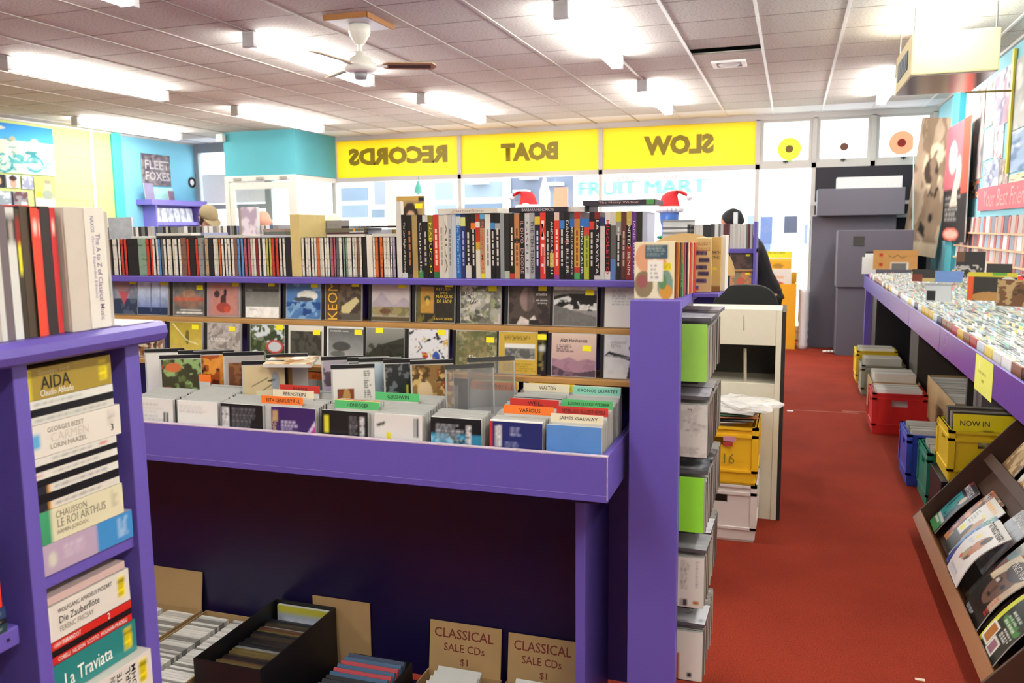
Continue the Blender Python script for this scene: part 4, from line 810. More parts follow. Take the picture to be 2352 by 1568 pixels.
D = [(925, 937, [(.08, '#c9c9c4'), (.92, BK)], 'The Last Night of the Proms', WH, 'black DVD spine reading The Last Night of the Proms'),
 (937, 949, [(.06, '#3a3a3a'), (.94, '#1c1a19')], '~', '#b06a3a', 'black DVD spine with an orange title'),
 (949, 961, [(.12, '#b39a52'), (.88, '#a58f5a')], None, None, 'gold DVD spine without a title'),
 (962, 973, [(.12, '#3f8a4a'), (.88, '#1d1720')], 'Coppelia', WH, 'dark DVD spine with a green foot reading Coppelia'),
 (973, 985, [(.9, '#1b1a1a'), (.1, '#c9c7c0')], '~', '#a8a49c', 'black DVD spine with a white top'),
 (985, 997, [(.6, BK), (.4, '#7d7424')], 'NABUCCO', '#e6d62e', 'black and olive DVD spine reading NABUCCO'),
 (997, 1010, [(.1, '#2f6a3c'), (.9, '#c4382c')], '~', '#e8c9b8', 'red DVD spine with a green foot beside NABUCCO'),
 (1010, 1022, [(1, '#cdc8b8')], '~', '#a49e8c', 'plain cream DVD spine beside the red one'),
 (1022, 1031, [(1, '#d3cebf')], 'AIDA', '#6a655a', 'cream DVD spine reading AIDA'),
 (1031, 1040, [(1, '#b5b5b2')], '~', '#7a7a7a', 'light grey DVD spine between AIDA and the pale blue one'),
 (1040, 1049, [(1, '#b4bcc6')], None, None, 'pale blue grey DVD spine'),
 (1049, 1060, [(.82, '#2765a8'), (.14, '#bfc9c0'), (.04, '#2765a8')], 'The Three Tenors', '#9cc0e0', 'bright blue DVD spine with a pale label'),
 (1060, 1071, [(.82, '#262d66'), (.14, '#c9d27a'), (.04, '#262d66')], '~', '#9aa0cc', 'navy DVD spine with a yellow green label'),
 (1071, 1083, [(.2, '#c8c5bb'), (.8, '#1f1c1b')], '~', '#cfcac0', 'black DVD spine with a white foot'),
 (1083, 1094, [(.76, '#1a1919'), (.1, '#d9722a'), (.14, '#2b2420')], '~', '#cfcac0', 'black DVD spine with an orange band'),
 (1094, 1104, [(.45, '#d3cdb8'), (.12, '#c29a34'), (.22, '#b8331f'), (.09, '#d8d4ca'), (.12, '#a83224')], None, None, 'DVD spine in cream, gold and red bands'),
 (1104, 1115, [(.08, '#d8cf30'), (.2, '#b99660'), (.5, '#a98a62'), (.14, '#5a4a44'), (.08, '#57a4cc')], 'FUNNY MAN', '#c8503c', 'tan DVD spine with a red title and blue cap'),
 (1115, 1128, [(1, '#d5d3ca')], '~', '#8c8a84', 'white DVD spine with a small dark crest'),
 (1128, 1138, [(.76, BK), (.1, '#3f86c4'), (.14, BK)], '~', '#bdb9b0', 'black DVD spine with a bright blue band'),
 (1138, 1150, [(.76, '#1e1d1d'), (.1, '#9c9ea6'), (.14, '#1e1d1d')], '~', '#cfcac0', 'black DVD spine with a grey band'),
 (1150, 1159, [(1, '#8e9494')], None, None, 'thin clear grey DVD spine'),
 (1159, 1171, [(.12, '#a9b8a0'), (.88, '#2a2926')], None, None, 'dark DVD spine with a pale green foot'),
 (1171, 1182, [(.08, '#b83a34'), (.92, '#1f1d1a')], '~', WH, 'black DVD spine with small white print and a red foot'),
 (1182, 1194, [(.55, '#c48a56'), (.07, '#2a221c'), (.38, '#b87c4c')], '~', '#7a4a24', 'tan DVD spine crossed by a black band'),
 (1194, 1206, [(1, '#1c1a1b')], 'IL DIVO  ENCORE', '#c9a2a0', 'black DVD spine reading IL DIVO ENCORE'),
 (1206, 1217, [(1, '#c3c4c4')], 'GISELLE', '#6e7072', 'silver DVD spine reading GISELLE'),
 (1217, 1229, [(1, '#9c9c9a')], 'THE TEN TENORS', '#26262a', 'grey DVD spine reading THE TEN TENORS'),
 (1229, 1241, [(.82, '#24223f'), (.12, '#c9b738'), (.06, '#24223f')], '~', '#c9c6e0', 'navy DVD spine with a yellow emblem'),
 (1241, 1254, [(1, '#d2392a')], 'MET', '#f0d8d0', 'bright red DVD spine before the black one'),
 (1254, 1263, [(1, '#1b1a1c')], '~', '#b9b6b0', 'black DVD spine beside ANDREA BOCELLI'),
 (1263, 1273, [(.18, '#1c1b1b'), (.22, '#b9a83a'), (.6, '#201e1e')], 'ANDREA BOCELLI', '#d6d2c6', 'black DVD spine reading ANDREA BOCELLI'),
 (1273, 1285, [(.06, '#8a4a9a'), (.82, '#cc3e30'), (.12, '#d8b8b0')], '~', '#e8c8c0', 'red DVD spine with a purple foot'),
 (1285, 1297, [(.76, BK), (.12, '#3c76b8'), (.12, '#26242a')], '~', '#c9c5bb', 'black DVD spine with a mid blue band'),
 (1297, 1309, [(.55, '#201d1d'), (.03, '#b83028'), (.42, '#1c1a1a')], 'DANIEL BULLER', '#cfcac0', 'black DVD spine with a thin red line'),
 (1309, 1319, [(.86, '#1b1a1c'), (.14, '#2f62ac')], 'APOLLON MUSAGETE', '#d6d2c6', 'short Blu-ray spine, black with a blue cap', .172),
 (1319, 1332, [(.1, '#4a9a58'), (.08, '#b8332c'), (.56, '#c9982e'), (.16, '#b87a3a'), (.1, '#a8281c')], '~', '#8a3a1a', 'gold and red DVD spine with a green foot'),
 (1332, 1342, [(.86, '#26303a'), (.14, '#2f6ab4')], 'MINOTAUR', '#c9d2d0', 'short dark Blu-ray spine reading MINOTAUR', .172),
 (1342, 1353, [(.72, '#a9b23a'), (.14, '#c4402f'), (.14, '#2f6ab4')], '~', '#6a7020', 'short yellow green Blu-ray spine', .172),
 (1353, 1365, [(.74, BK), (.12, '#c93a2e'), (.14, BK)], '~', '#c9c5bb', 'black DVD spine with a red band'),
 (1365, 1378, [(.06, '#c9c4bb'), (.84, '#1a191b'), (.1, '#7a2222')], 'LA TRAVIATA', '#d8d5cc', 'black DVD spine reading LA TRAVIATA'),
 (1378, 1389, [(.86, '#c4c2bc'), (.14, '#26355c')], None, None, 'short white Blu-ray spine with a navy cap', .175),
 (1389, 1402, [(.12, '#d0cdc4'), (.7, '#191819'), (.18, '#cfc9c0')], 'RIGOLETTO', '#c8302c', 'black DVD spine reading RIGOLETTO in red'),
 (1402, 1414, [(.3, '#5a78b0'), (.5, '#5a5a58'), (.2, '#c4c0b8')], None, None, 'grey DVD spine fading to blue'),
 (1414, 1426, [(.65, '#232322'), (.2, '#8a8a84'), (.15, '#b9b03a')], '~', '#c9c6be', 'grey black DVD spine with a yellow top'),
 (1426, 1438, [(1, '#5b3632')], '~', '#b99a94', 'brown DVD spine between dark ones'),
 (1438, 1450, [(.5, '#8a2420'), (.3, '#1a1819'), (.2, '#b9a24a')], 'UNITED BENIN', '#d6d2c6', 'black and red DVD spine with a gold top'),
 (1450, 1461, [(1, '#5c3476')], 'JANE RUTTER', '#c9a8d8', 'purple DVD spine reading JANE RUTTER'),
 (1461, 1474, [(.5, '#4a2c2c'), (.5, '#2c2c22')], None, None, 'dark olive and maroon DVD spine at the end of the row')]
for d in D:
    a, b, sg, s, tc, lb = d[:6]; dvd(a, b, sg, s, tc, lb+' on the purple shelf', H=d[6] if len(d) > 6 else random.uniform(.189, .192))
# grey blue end box past the DVDs
o = standing('dvd_case', 1474, 1486, 487, YS1, .135, '#a9aec4', 'grey blue case closing the row of DVDs', 'DVD')
# tall book with a face on its cover behind the DVDs: its white spine shows at the left
bk = empty('art_book', (at(919, 640, Y=2.345).x, 2.345, ZS))
MB().box((-.0085, 0, 0), (.0085, .02, .232)).obj('spine', M('#cdcac0', .5), bk, bevel=.001)
tag(bk, 'tall white spined paperback standing before the DVDs', 'book')
tb = at(943, 450, Y=2.50)
fb2 = slab('portrait_book', .098, tb.z-ZS, .012, Art(36, 70, '#c9a254').rect(.08, .0, .92, .94, '#a98f66').ell(.5, .62, .34, .3, '#3a2c24').ell(.52, .58, .23, .24, '#d0a886').rect(0, 0, .04, 1, '#d8d4c8').rect(.8, .93, 1, .98, '#2a2a2c').rect(.1, .0, .9, .3, '#5a4438'), None, (at(942, 490, Y=2.50).x, 2.50, ZS), (0, 0, .05), edge='#d8d4c8')
new('price_sticker', STK, fb2, (.03, -.0004, (tb.z-ZS)*.84)); tag(fb2, 'book with a dark haired portrait on a tan cover behind the DVDs', 'book')

# ---- cases lying flat on top of the rows
def lying(px0, px1, py, Y, t, dep, col, label, s=None, tc=None, z=None, name='dvd_case', cat='DVD', rz=0, spinecol=None, w=None):
    A, B = at(px0, py, Y=Y), at(px1, py, Y=Y); wd = w or B.x-A.x; zz = z if z is not None else A.z
    mb = MB().box((-wd/2, 0, 0), (wd/2, dep, t), hx(col))
    o = mb.obj(name, PRT, None, ((A.x+B.x)/2, Y, zz), (0, 0, rz))
    if s: text(s, M(tc, .5), o, (0, -.0006, t/2), w=wd*.55, h=t*.55)
    tag(o, label, cat); return o
ZD = ZS+.1925
lying(1002, 1146, 492, 2.34, .0145, .135, '#d5d1c5', 'white DVD reading Zauberflöte lying on the standing DVDs', 'Zauberflöte', '#9a7a62', ZD, w=.19)
o = lying(1172, 1300, 489, 2.345, .0145, .135, '#2b2833', 'dark DVD reading BARBARA HENDRICKS lying on the standing DVDs', 'BARBARA HENDRICKS', '#d8d4da', ZD, w=.175, rz=-.0)
lying(1302, 1345, 489, 2.36, .0145, .13, '#d8d6d0', 'white case lying between the two dark lying DVDs', None, None, ZD, w=.055)
lying(1345, 1352, 489, 2.36, .018, .12, '#26242c', 'thin black case under the Merry Widow DVD', None, None, ZD, w=.012)
o = lying(1341, 1502, 480, 2.34, .0145, .135, '#37333f', 'dark DVD reading The Merry Widow lying on top of the row', 'The Merry Widow', '#c9a8a0', ZD+.0155, w=.205, rz=-.02)
MB().box((.078, -.0004, .001), (.1, 0, .0135)).obj('label_patch', M('#4f9a52', .5), o)
ZCD = ZS+.1262
L = [(358, 450, 540, 2.35, .0085, '#2a2a2c', 'black edged CD box lying on the row, lower of two', ZCD), (358, 440, 533, 2.355, .009, '#d6d3ca', 'white CD box lying on the row, upper of two', ZCD+.0088),
     (430, 470, 545, 2.40, .018, '#8f93b4', 'lilac grey CD case lying behind the black edged one', ZCD), (300, 355, 545, 2.36, .008, '#cfcdc8', 'single white CD lying next to the black edged boxes', ZCD),
     (468, 560, 545, 2.36, .0095, '#c6c4bf', 'wrapped white CD set lying on the middle of the row', ZCD), (548, 625, 545, 2.37, .007, '#cfccc4', 'thin white CD lying beside the bald man', ZCD),
     (598, 672, 546, 2.35, .008, '#b9bcc4', 'silver CD lying on the row next to the cream box set, bottom of its pile', ZCD), (605, 655, 535, 2.355, .010, '#6a6f66', 'dark olive CD in the pile next to the cream box set', ZCD+.0085), (604, 654, 525, 2.358, .009, '#a08a84', 'dusty pink CD topping the pile next to the cream box set', ZCD+.019),
     (750, 838, 542, 2.345, .008, '#cfccc2', 'white CD at the bottom of the pile reading HARMONY', ZCD), (752, 836, 535, 2.35, .006, '#4a2c2a', 'maroon CD in the pile below the olive box', ZCD+.0085), (748, 836, 525, 2.35, .012, '#6b6854', 'olive box with an orange tab lying in the pile', ZCD+.015), (836, 876, 530, 2.38, .014, '#a9aec0', 'silver blue case lying beside the olive box', ZCD+.008),
     (784, 872, 512, 2.36, .006, '#1e1c1c', 'thin black case reading HARMONY on top of the pile', ZCD+.0276), (855, 915, 545, 2.36, .009, '#cfcabd', 'cream CD lying before the tall paperback', ZCD)]
for a, b, py, Y, t, c, lb, z in L:
    o = lying(a, b, py, Y, t, .125, c, lb, 'HARMONY' if 'topping' not in lb and 'on top of the pile' in lb else None, '#d0ccc4', z, name='cd_case', cat='CD', rz=random.uniform(-.03, .03))
    if 'orange tab' in lb: MB().box((.03, -.0004, .001), (.037, 0, .011)).obj('tab', M('#e0962a', .5), o)
# pile of paper backs behind (yellow, dark)
lying(876, 912, 520, 2.46, .02, .1, '#b89a4a', 'yellow brown booklet lying behind the tall paperback', None, None, ZS+.1275, name='booklet', cat='booklet')

# ================================================================ RACK ON THE END POST
RCD = MB().box((-.0625, 0, 0), (.0615, .001, .142), mi=0).box((-.0625, .0086, 0), (.0615, .0096, .142), mi=0).box((-.061, .0016, .0), (.0625, .008, .1395), mi=1).mesh('cd_case', [PLASTIC, OBJ])
RCOL = ['#4a3028', '#2a2326', '#c9c6bc', '#6d3a30', '#5f6260', '#1a1a1e', '#b5b2a8', '#4a3a2a', '#3a4a5a', '#79746a', '#17171a']
tiers = [(1.127, '#9ad85a', 'green'), (.922, None, 'white'), (.714, '#8fe03a', 'green'), (.499, None, 'white'), (.286, None, 'white')]
for ti, (z, gc, nm) in enumerate(tiers):
    rest = MB(); y = 2.215; n = 0; xr = -.2-.0625-ti*.0+.002
    endY = (2.56, 2.62, 2.66, 2.64, 2.52)[ti]
    tn = ('top', 'second', 'third', 'fourth', 'lowest')[ti]
    if gc:
        c = box('divider_card', (-.062, -.002, 0), (.0585, .0, .153), M(gc, .5), None, 0, loc=(xr, y, z)); tag(c, '%s divider card at the front of the %s tier on the post rack' % (nm, tn), 'divider card'); y += .004
    else:
        ar = Art(40, 44, '#d6d6ce' if ti != 1 else '#cfd0c8')
        if ti == 1: ar.blot(6, .6, '#bfc0b8', 5).line(.5, .7, .95, .6, .006, '#8a8c86').line(.5, .5, .9, .55, .006, '#8a8c86').text(.45, .05, .95, .2, 3, '#9a9a94', 3)
        if ti == 3: ar.text(.5, .35, .7, .95, 12, '#8a8a86', 3).text(.82, .4, .9, .95, 14, '#8a8a86', 5).rect(.5, .03, .65, .16, '#3a3a3a').rect(.53, .03, .55, .16, '#ddd').rect(.78, .06, .9, .14, '#a8642a')
        if ti == 4: ar.rect(.0, 0, .5, .55, '#a8622c').rect(.74, .2, .755, .95, '#9a9a94').rect(.68, .06, .78, .16, '#2a2a2a')
        c = slab('cd_case', .125, .142, .0098, ar, None, (xr, y, z), edge='#b5b5b2'); tag(c, 'CD with a white back inlay fronting the %s tier on the post rack' % tn, 'CD')
        if ti == 1: text('rn', INKD, c, (.017, -.0006, .128), h=.006)
        y += .011
    while y < endY:
        if n in (7, 18) and ti in (1, 3):
            c = box('divider_card', (-.0625, 0, 0), (.0635, .0012, .151), M('#9ad85a', .5), None, 0, loc=(xr, y, z)); tag(c, 'green divider card among the CDs of the %s tier on the post rack' % tn, 'divider card', 'green dividers on the %s rack tier' % tn); y += .003
        if n >= 15:
            dx = random.uniform(-.003, .004); cc_ = hx(random.choice(RCOL)); rest.box((xr-.0625+dx, y, z), (xr+.0615+dx, y+.001, z+.142), hx('#b9bab6')).box((xr-.061+dx, y+.0016, z), (xr+.0625+dx, y+.008, z+.1395), cc_).box((xr-.0625+dx, y+.0086, z), (xr+.0615+dx, y+.0096, z+.142), hx('#b9bab6')); y += .0106; n += 1; continue
        c = new('cd_case', RCD, None, (xr+random.uniform(-.003, .004), y, z), (0, 0, random.uniform(-.01, .01))); c.color = hx(random.choice(RCOL))+(1,)
        tag(c, 'CD standing in the %s tier of the rack on the purple post' % tn, 'CD', 'CDs on the %s tier of the post rack' % tn)
        y += .0106; n += 1
    if rest.v: tag(rest.obj('packed_cds', PRT), 'further CDs filling the %s tier of the post rack' % tn, 'CD', kind='stuff')
    # a few cases lying on top of the row
    for q in range((3, 2, 2, 2, 1)[ti]):
        yy = 2.225+q*.135; dark = ti in (0, 2) and q < 2
        hgt = .158 if q == 0 and gc else .1535
        c = slab('cd_case', .125, .125, .0095, Art(20, 20, random.choice(['#2a2a30', '#4a5058', '#7a7a80', '#b0b2b8']) if dark else random.choice(['#c9ccd4', '#9a9ca0', '#b8b4c4'])).blot(4, .6, '#8a8a94', q+ti*5).text(.1, .1, .9, .3, 2, '#c9c9cc', q), None, (xr+.004, yy, z+hgt+.0096), (-PI/2, 0, random.uniform(-.05, .05)), edge='#55565c')
        c.location.z = z+hgt+.001+.0096
        tag(c, 'CD lying flat on the %s tier of the post rack' % tn, 'CD', 'flat CDs on the %s rack tier' % tn)

# ---- sets standing on the post top
ZP = 1.3465
def onpost(name, px0, px1, Y, w, h, t, art, label, edge, cat='CD', rz=0, s=()):
    A, B = at(px0, 620, Y=Y), at(px1, 620, Y=Y)
    o = slab(name, B.x-A.x if w is None else w, h, t, art, None, ((A.x+B.x)/2, Y, ZP), (0, 0, rz), edge=edge)
    for q in s: text(q[0], q[5], o, (q[1], -.0006, q[2]), w=q[3], h=q[4])
    tag(o, label, cat); return o
sqb = Art(44, 60, '#e6dcb8').ell(.25, .72, .22, .24, '#d9a07a').ell(.24, .25, .24, .24, '#8a7a5a').ell(.2, .3, .14, .12, '#9a5a5a').ell(.78, .25, .2, .26, '#7a9a8a').ell(.8, .12, .17, .13, '#d0963a').ell(.72, .3, .1, .14, '#5f8a5a').ell(.68, .62, .14, .12, '#d98a4a', .8).rect(.28, .7, .85, .95, '#3f5c6c').text(.32, .72, .82, .94, 8, '#a9b8b4', 3).rect(.34, .3, .72, .68, '#eceade').text(.42, .34, .64, .62, 4, '#9a9a94', 4).rect(.74, .5, .94, .64, '#f0dc1e').text(.76, .52, .92, .62, 3, '#6a6414', 4)
onpost('cd_box', 1457, 1548, 2.2, None, .148, .03, sqb, 'square CD box set with coloured ovals standing on the purple post', '#d8c9a0')
def spine_on_post(p0, p1, Y, h, col, label, dep=.12, txt=None, tcol=None, art=None):
    A, B = at(p0, 640, Y=Y), at(p1, 640, Y=Y); w = B.x-A.x
    o = slab('cd_box', w*.96, h, dep, art or Art(4, 30, col), None, ((A.x+B.x)/2, Y, ZP), (0, 0, 0), edge=col)
    if txt: text(txt, M(tcol, .5), o, (0, -.0006, h*.5), w=h*.7, h=min(.007, w*.6), rot=(0, PI/2, 0))
    return tag(o, label, 'CD')
for k, (a, b, c, lb, tx, tc) in enumerate(((1549, 1553, '#7a3a24', 'rust spined CD next to the oval box on the post', None, None), (1553.5, 1558, '#cf8a2a', 'orange spined CD next to the oval box on the post', None, None), (1558.5, 1563, '#2f302c', 'black spined CD after the orange one on the post', None, None), (1563.5, 1568, '#3a9a58', 'green spined CD on the post', 'KARMA', '#d0dcc4'), (1568.5, 1573, '#b8486a', 'pink spined CD on the post', None, None), (1573.5, 1578, '#26262a', 'black spined CD after the pink one on the post', None, None), (1578.5, 1581, '#d6ceb4', 'thin cream spined CD on the post', None, None), (1581.5, 1586, '#c4362c', 'first red spined box on the post', None, None), (1586.5, 1590, '#b8a98a', 'tan spine between the two red ones on the post', None, None), (1590.5, 1595, '#c83a30', 'second red spined box on the post', None, None))):
    ar = Art(4, 30, c)
    if 'green' in lb: ar.rect(0, .6, 1, 1, '#d08a3a')
    spine_on_post(a, b, 2.215+k*.0225, .146-.0005*k, c, lb, .13 if k < 3 else .11, tx, tc, ar)
ho = Art(30, 60, '#c9b27a')
for q, (u, v) in enumerate(((.05, .68), (.2, .55), (.03, .42), (.18, .3), (.05, .17))): ho.rect(u, v, u+.7, v+.08, '#3a3456').blot(6, .55, '#6a5a7a', q+2, .7, (u, v, u+.7, v+.08))
ho.rect(.03, .03, .25, .12, '#3a4a8a').rect(.03, .03, .25, .06, '#b8322c')
hy = 2.455
oh = spine_on_post(1596, 1633, hy, .154, '#c4ad78', 'gold CD box reading HOLIDAY CLASSICS on the post', .12, art=ho)
text('HOLIDAY', M('#a0622a', .5), oh, (0, -.0006, .138), w=.036, h=.010); text('CLASSICS', M('#a0622a', .5), oh, (0, -.0006, .122), w=.037, h=.010)
ob = spine_on_post(1633.5, 1655, hy+.03, .156, '#b99a5a', 'gold CD box reading BACH ORGELS behind HOLIDAY CLASSICS', .12, art=Art(20, 50, '#c2a262').rect(.0, .0, 1, .1, '#8a6030').rect(.1, .4, .6, .44, '#d8cc2e'))
text('BACH', INKD, ob, (0, -.0006, .112), w=.022, h=.009); text('ORGELS', INKD, ob, (0, -.0006, .099), w=.022, h=.008)
spine_on_post(1655.5, 1665, hy+.06, .160, '#dedbd2', 'white wrapped CD box at the back of the post top', .12)
# the rear sets rest on an upper board of the rack
pb('rear_board', (-.262, 2.40, 1.336), (-.19, 2.64, 1.3455), PURPLE, G)
# ================================================================ LEFT BOOKSHELF (its front faces +x)
XS = -.93
BS = empty('bookshelf', (XS-.1, .82, 0)); tag(BS, 'purple bookshelf with a rounded top board in the foreground', 'shelf')
mb = MB(); prof = [(XS-.24, 1.366), (XS+.012, 1.366), (XS+.026, 1.371), (XS+.032, 1.381), (XS+.030, 1.392), (XS+.02, 1.398), (XS-.24, 1.398)]
L0 = BS.location; mb.prism([(x-L0.x, z) for x, z in prof], -.45-L0.y, 1.035-L0.y); mb.obj('top_board', PURPLE, BS)
# uprights
pb('upright', (XS-.19, .980, 0), (XS, 1.008, 1.366), PURPLE, BS, .002)
pb('upright', (XS-.19, .790, 0), (XS, .812, 1.366), PURPLE, BS, .002)
pb('upright', (XS-.19, .40, 0), (XS, .422, 1.366), PURPLE, BS, .002)
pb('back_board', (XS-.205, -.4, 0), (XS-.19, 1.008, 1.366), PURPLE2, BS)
for z in (1.056, .72, .38): pb('batten', (XS-.19, .812, z), (XS-.008, .979, z+.019), PURPLE, BS, .002)
for z in (1.0, .66, .3): pb('batten', (XS-.19, .423, z), (XS-.012, .776, z+.026), PURPLE, BS, .003)
pb('screw', (XS-.0121, .757, 1.011), (XS-.0112, .761, 1.015), M('#1c1640', .6), BS, 0)
R90 = PI/2
def stack(z, h, L, art, label, edge, y0=.8125, x=XS-.004, name='cd_box', s=(), dep=.125, rz=0):
    """a case lying in the left shelf, spine to +x"""
    o = slab(name, L, h-.0006, dep, art, None, (x, y0+L/2+.0005, z), (0, 0, R90+rz*.4), edge=edge)
    for q in s: text(q[0], q[5], o, (-L/2+q[1]*L, -.0006, q[2]*h), w=q[3]*L, h=q[4]*h, bold=q[6] if len(q) > 6 else 0)
    tag(o, label, 'CD'); return o
def zpx(py, x=100): return at(x, py, X=XS).z
ik, iw, ig = INKD, INKW, M('#8a877c', .6)
def cc(n=40, m_=12, c='#fff'): return Art(n, m_, c)
def czyel(a): return a.rect(.84, .2, .95, .85, '#f2e01e').text(.85, .24, .94, .82, 3, '#5a5410', 3)
dbl = lambda c, d='#17171b': Art(40, 8, c).rect(0, 0, 1, .5, d)
# from the batten up (bottom z 1.0755)
zb = 1.0755
items = [ # (height, length, art, label, edge, texts)
 (.042, .161, Art(50, 14, '#b3a0b8').rect(.58, 0, 1, 1, '#3f8ccc').text(.82, .2, .96, .9, 5, '#cfe2f0', 3).ell(.1, .45, .05, .25, '#cfd0c0').text(.22, .3, .5, .8, 3, '#d0c4d4', 5), 'lilac and blue CD box at the bottom of the upper bookshelf stack', '#a89cb0', ()),
 (.0455, .146, Art(40, 14, '#d8d4b4').rect(0, 0, .13, 1, '#3f9a6c').text(.84, .3, .93, .9, 4, '#8a8878', 3), 'cream CD box with a green end reading LE ROI ARTHUS', '#cfcbb0', (('CHAUSSON', .36, .77, .36, .2, ig), ('LE ROI ARTHUS', .48, .5, .58, .26, ig), ('ARMIN JORDAN', .36, .22, .36, .17, ig))),
 (.0115, .142, Art(40, 6, '#d6d4ca').rect(0, 0, .12, 1, '#2a2a30').rect(.12, 0, .15, 1, '#e0a03a').text(.2, .3, .9, .7, 1, '#8a8a86', 3), 'slim white CD spine with an orange mark above LE ROI ARTHUS', '#17171b', ()),
 (.0115, .142, dbl('#17171b'), 'black CD edge between the two slim orange marked spines', '#17171b', ()),
 (.0115, .142, Art(40, 6, '#d6d6d0').rect(0, 0, .12, 1, '#2a2a30').rect(.12, 0, .15, 1, '#e0a03a').text(.2, .3, .9, .7, 1, '#8a8a86', 6), 'second slim white CD spine with an orange mark', '#17171b', ()),
 (.009, .142, dbl('#17171b'), 'black CD edge under the red lettered spine', '#17171b', ()),
 (.0105, .142, Art(40, 6, '#d8d8d0').text(.2, .3, .95, .7, 1, '#9a9a94', 2).text(0, .2, .1, .8, 1, '#c8322c', 2), 'slim white CD spine with red print at its left end', '#c9c9c2', ()),
 (.008, .142, dbl('#17171b'), 'black CD edge between two white spines with red print', '#17171b', ()),
 (.0105, .142, Art(40, 6, '#d8d8d0').text(.2, .3, .7, .7, 1, '#9a9a94', 4).text(.78, .2, .98, .8, 1, '#c8322c', 7), 'slim white CD spine with red print at its right end', '#c9c9c2', ()),
 (.044, .152, Art(50, 14, '#dcd8ce').rect(0, .3, .08, .75, '#5aa6d4').text(.84, .4, .95, .9, 4, '#a8a49a', 3), 'white CD box reading GEORGES BIZET CARMEN LORIN MAAZEL', '#d0ccc0', (('GEORGES BIZET', .36, .76, .4, .15, ig), ('CARMEN', .4, .5, .42, .28, M('#cfc8bc', .6)), ('LORIN MAAZEL', .38, .24, .4, .15, ig), ('3', .89, .3, .03, .22, ik))),
 (.0105, .142, Art(40, 6, '#cfd2ca').text(.05, .3, .95, .7, 1, '#9a9c96', 8), 'slim pale CD spine above the CARMEN box', '#bdbfb8', ()),
 (.010, .142, dbl('#17171b'), 'black CD edge under the topmost pale spine', '#17171b', ()),
 (.0115, .142, Art(40, 6, '#d6d9d2').text(.05, .3, .95, .7, 1, '#9a9c96', 9), 'slim pale CD spine just below the AIDA box', '#bdbfb8', ()),
 (.042, .142, czyel(Art(50, 14, '#a08a35').rect(0, 0, .04, 1, '#d0c42e')), 'olive gold CD box reading AIDA at the top of the stack', '#8a7830', (('Giuseppe Verdi', .3, .82, .36, .18, M('#cfc08a', .6)), ('AIDA', .31, .5, .34, .4, ik, .01), ('Claudio Abbado', .32, .18, .38, .2, iw))),
]
tot = sum(i[0] for i in items); scl = (1.357-zb)/tot
z = zb
for h, L_, ar, lb, ed, tx in items:
    stack(z, h*scl, L_, ar, lb, ed, s=tx, rz=random.uniform(-.01, .01)); z += h*scl
# below the batten
items = [
 (.05, .146, czyel(Art(50, 14, '#dad7cf').rect(.0, 0, .03, 1, '#e6e2da')), 'white CD box reading Die Zauberflöte FERENC FRICSAY', '#d3cfc6', (('WOLFGANG AMADEUS MOZART', .44, .78, .66, .13, ik), ('Die Zauberflöte', .36, .52, .48, .2, ik), ('FERENC FRICSAY', .32, .26, .4, .15, ig)), 1.0),
 (.0125, .146, Art(40, 6, '#cc2a22').text(.05, .3, .3, .7, 1, '#f0d0c8', 3), 'red CD spine reading TURANDOT', '#1a1517', (('TURANDOT', .24, .5, .22, .5, iw), ('2', .7, .5, .03, .7, iw)), 0),
 (.008, .146, dbl('#17171b'), 'black CD edge between the two red spines', '#17171b', (), 0),
 (.0115, .146, Art(40, 6, '#c42a24'), 'red CD spine reading MOLINARI-PRADELLI', '#1a1517', (('CORELLI  NILSSON  SCOTTO  MOLINARI-PRADELLI', .5, .5, .86, .5, iw),), 0),
 (.05, .152, czyel(Art(50, 14, '#1f7f80')), 'teal CD box reading La Traviata', '#1c6a6c', (('La Traviata', .4, .42, .56, .42, iw, .006),), 0),
 (.058, .162, czyel(Art(50, 14, '#d9d6d0').rect(0, 0, .3, .4, '#6a5a68')), 'white CD box reading COSI FAN TUTTE KARL BOHM', '#cfccc4', (('COSI', .45, .66, .03, .4, ik), ), 0),
 (.05, .162, Art(50, 14, '#dcd6b8').text(.85, .2, .94, .9, 4, '#8a8878', 3), 'cream CD box below COSI FAN TUTTE', '#cfc9b0', (), 0)]
z = 1.056-.012
c = lambda q: q
o = slab('cd_case', .14, .011, .125, Art(20, 5, '#c9b0ac'), None, (XS-.006, .8125+.072, z-.011), (0, 0, R90), edge='#b5a09c'); tag(o, 'pinkish grey case lying under the batten of the bookshelf', 'CD'); z -= .012
stk_b = []
for h, L_, ar, lb, ed, tx, _ in items:
    z -= h+.0004; stk_b.append((z, h, L_, ar, lb, ed, tx))
for z_, h, L_, ar, lb, ed, tx in stk_b:
    if 'COSI' in lb:
        o = stack(z_, h, L_, ar, lb, ed, x=XS+.012, rz=0)
        for u, s_ in ((.42, 'MOZART'), (.52, 'COSI FAN'), (.6, 'TUTTE'), (.7, 'KARL'), (.77, 'BOHM')): text(s_, ik, o, (-L_/2+u*L_, -.0006, h*.5), w=h*.75, h=.009, rot=(0, -R90, 0), bold=.004)
    else: stack(z_, h, L_, ar, lb, ed, s=tx, rz=random.uniform(-.01, .01))
zlow = stk_b[-1][0]
o = box('cd_box', (-.12, .82, .7405), (0, .97, zlow-.0005), M('#bdb8a8', .6), None, .001, loc=(XS-.01, 0, 0)); tag(o, 'pile base of pale boxed sets low in the bookshelf', 'CD')
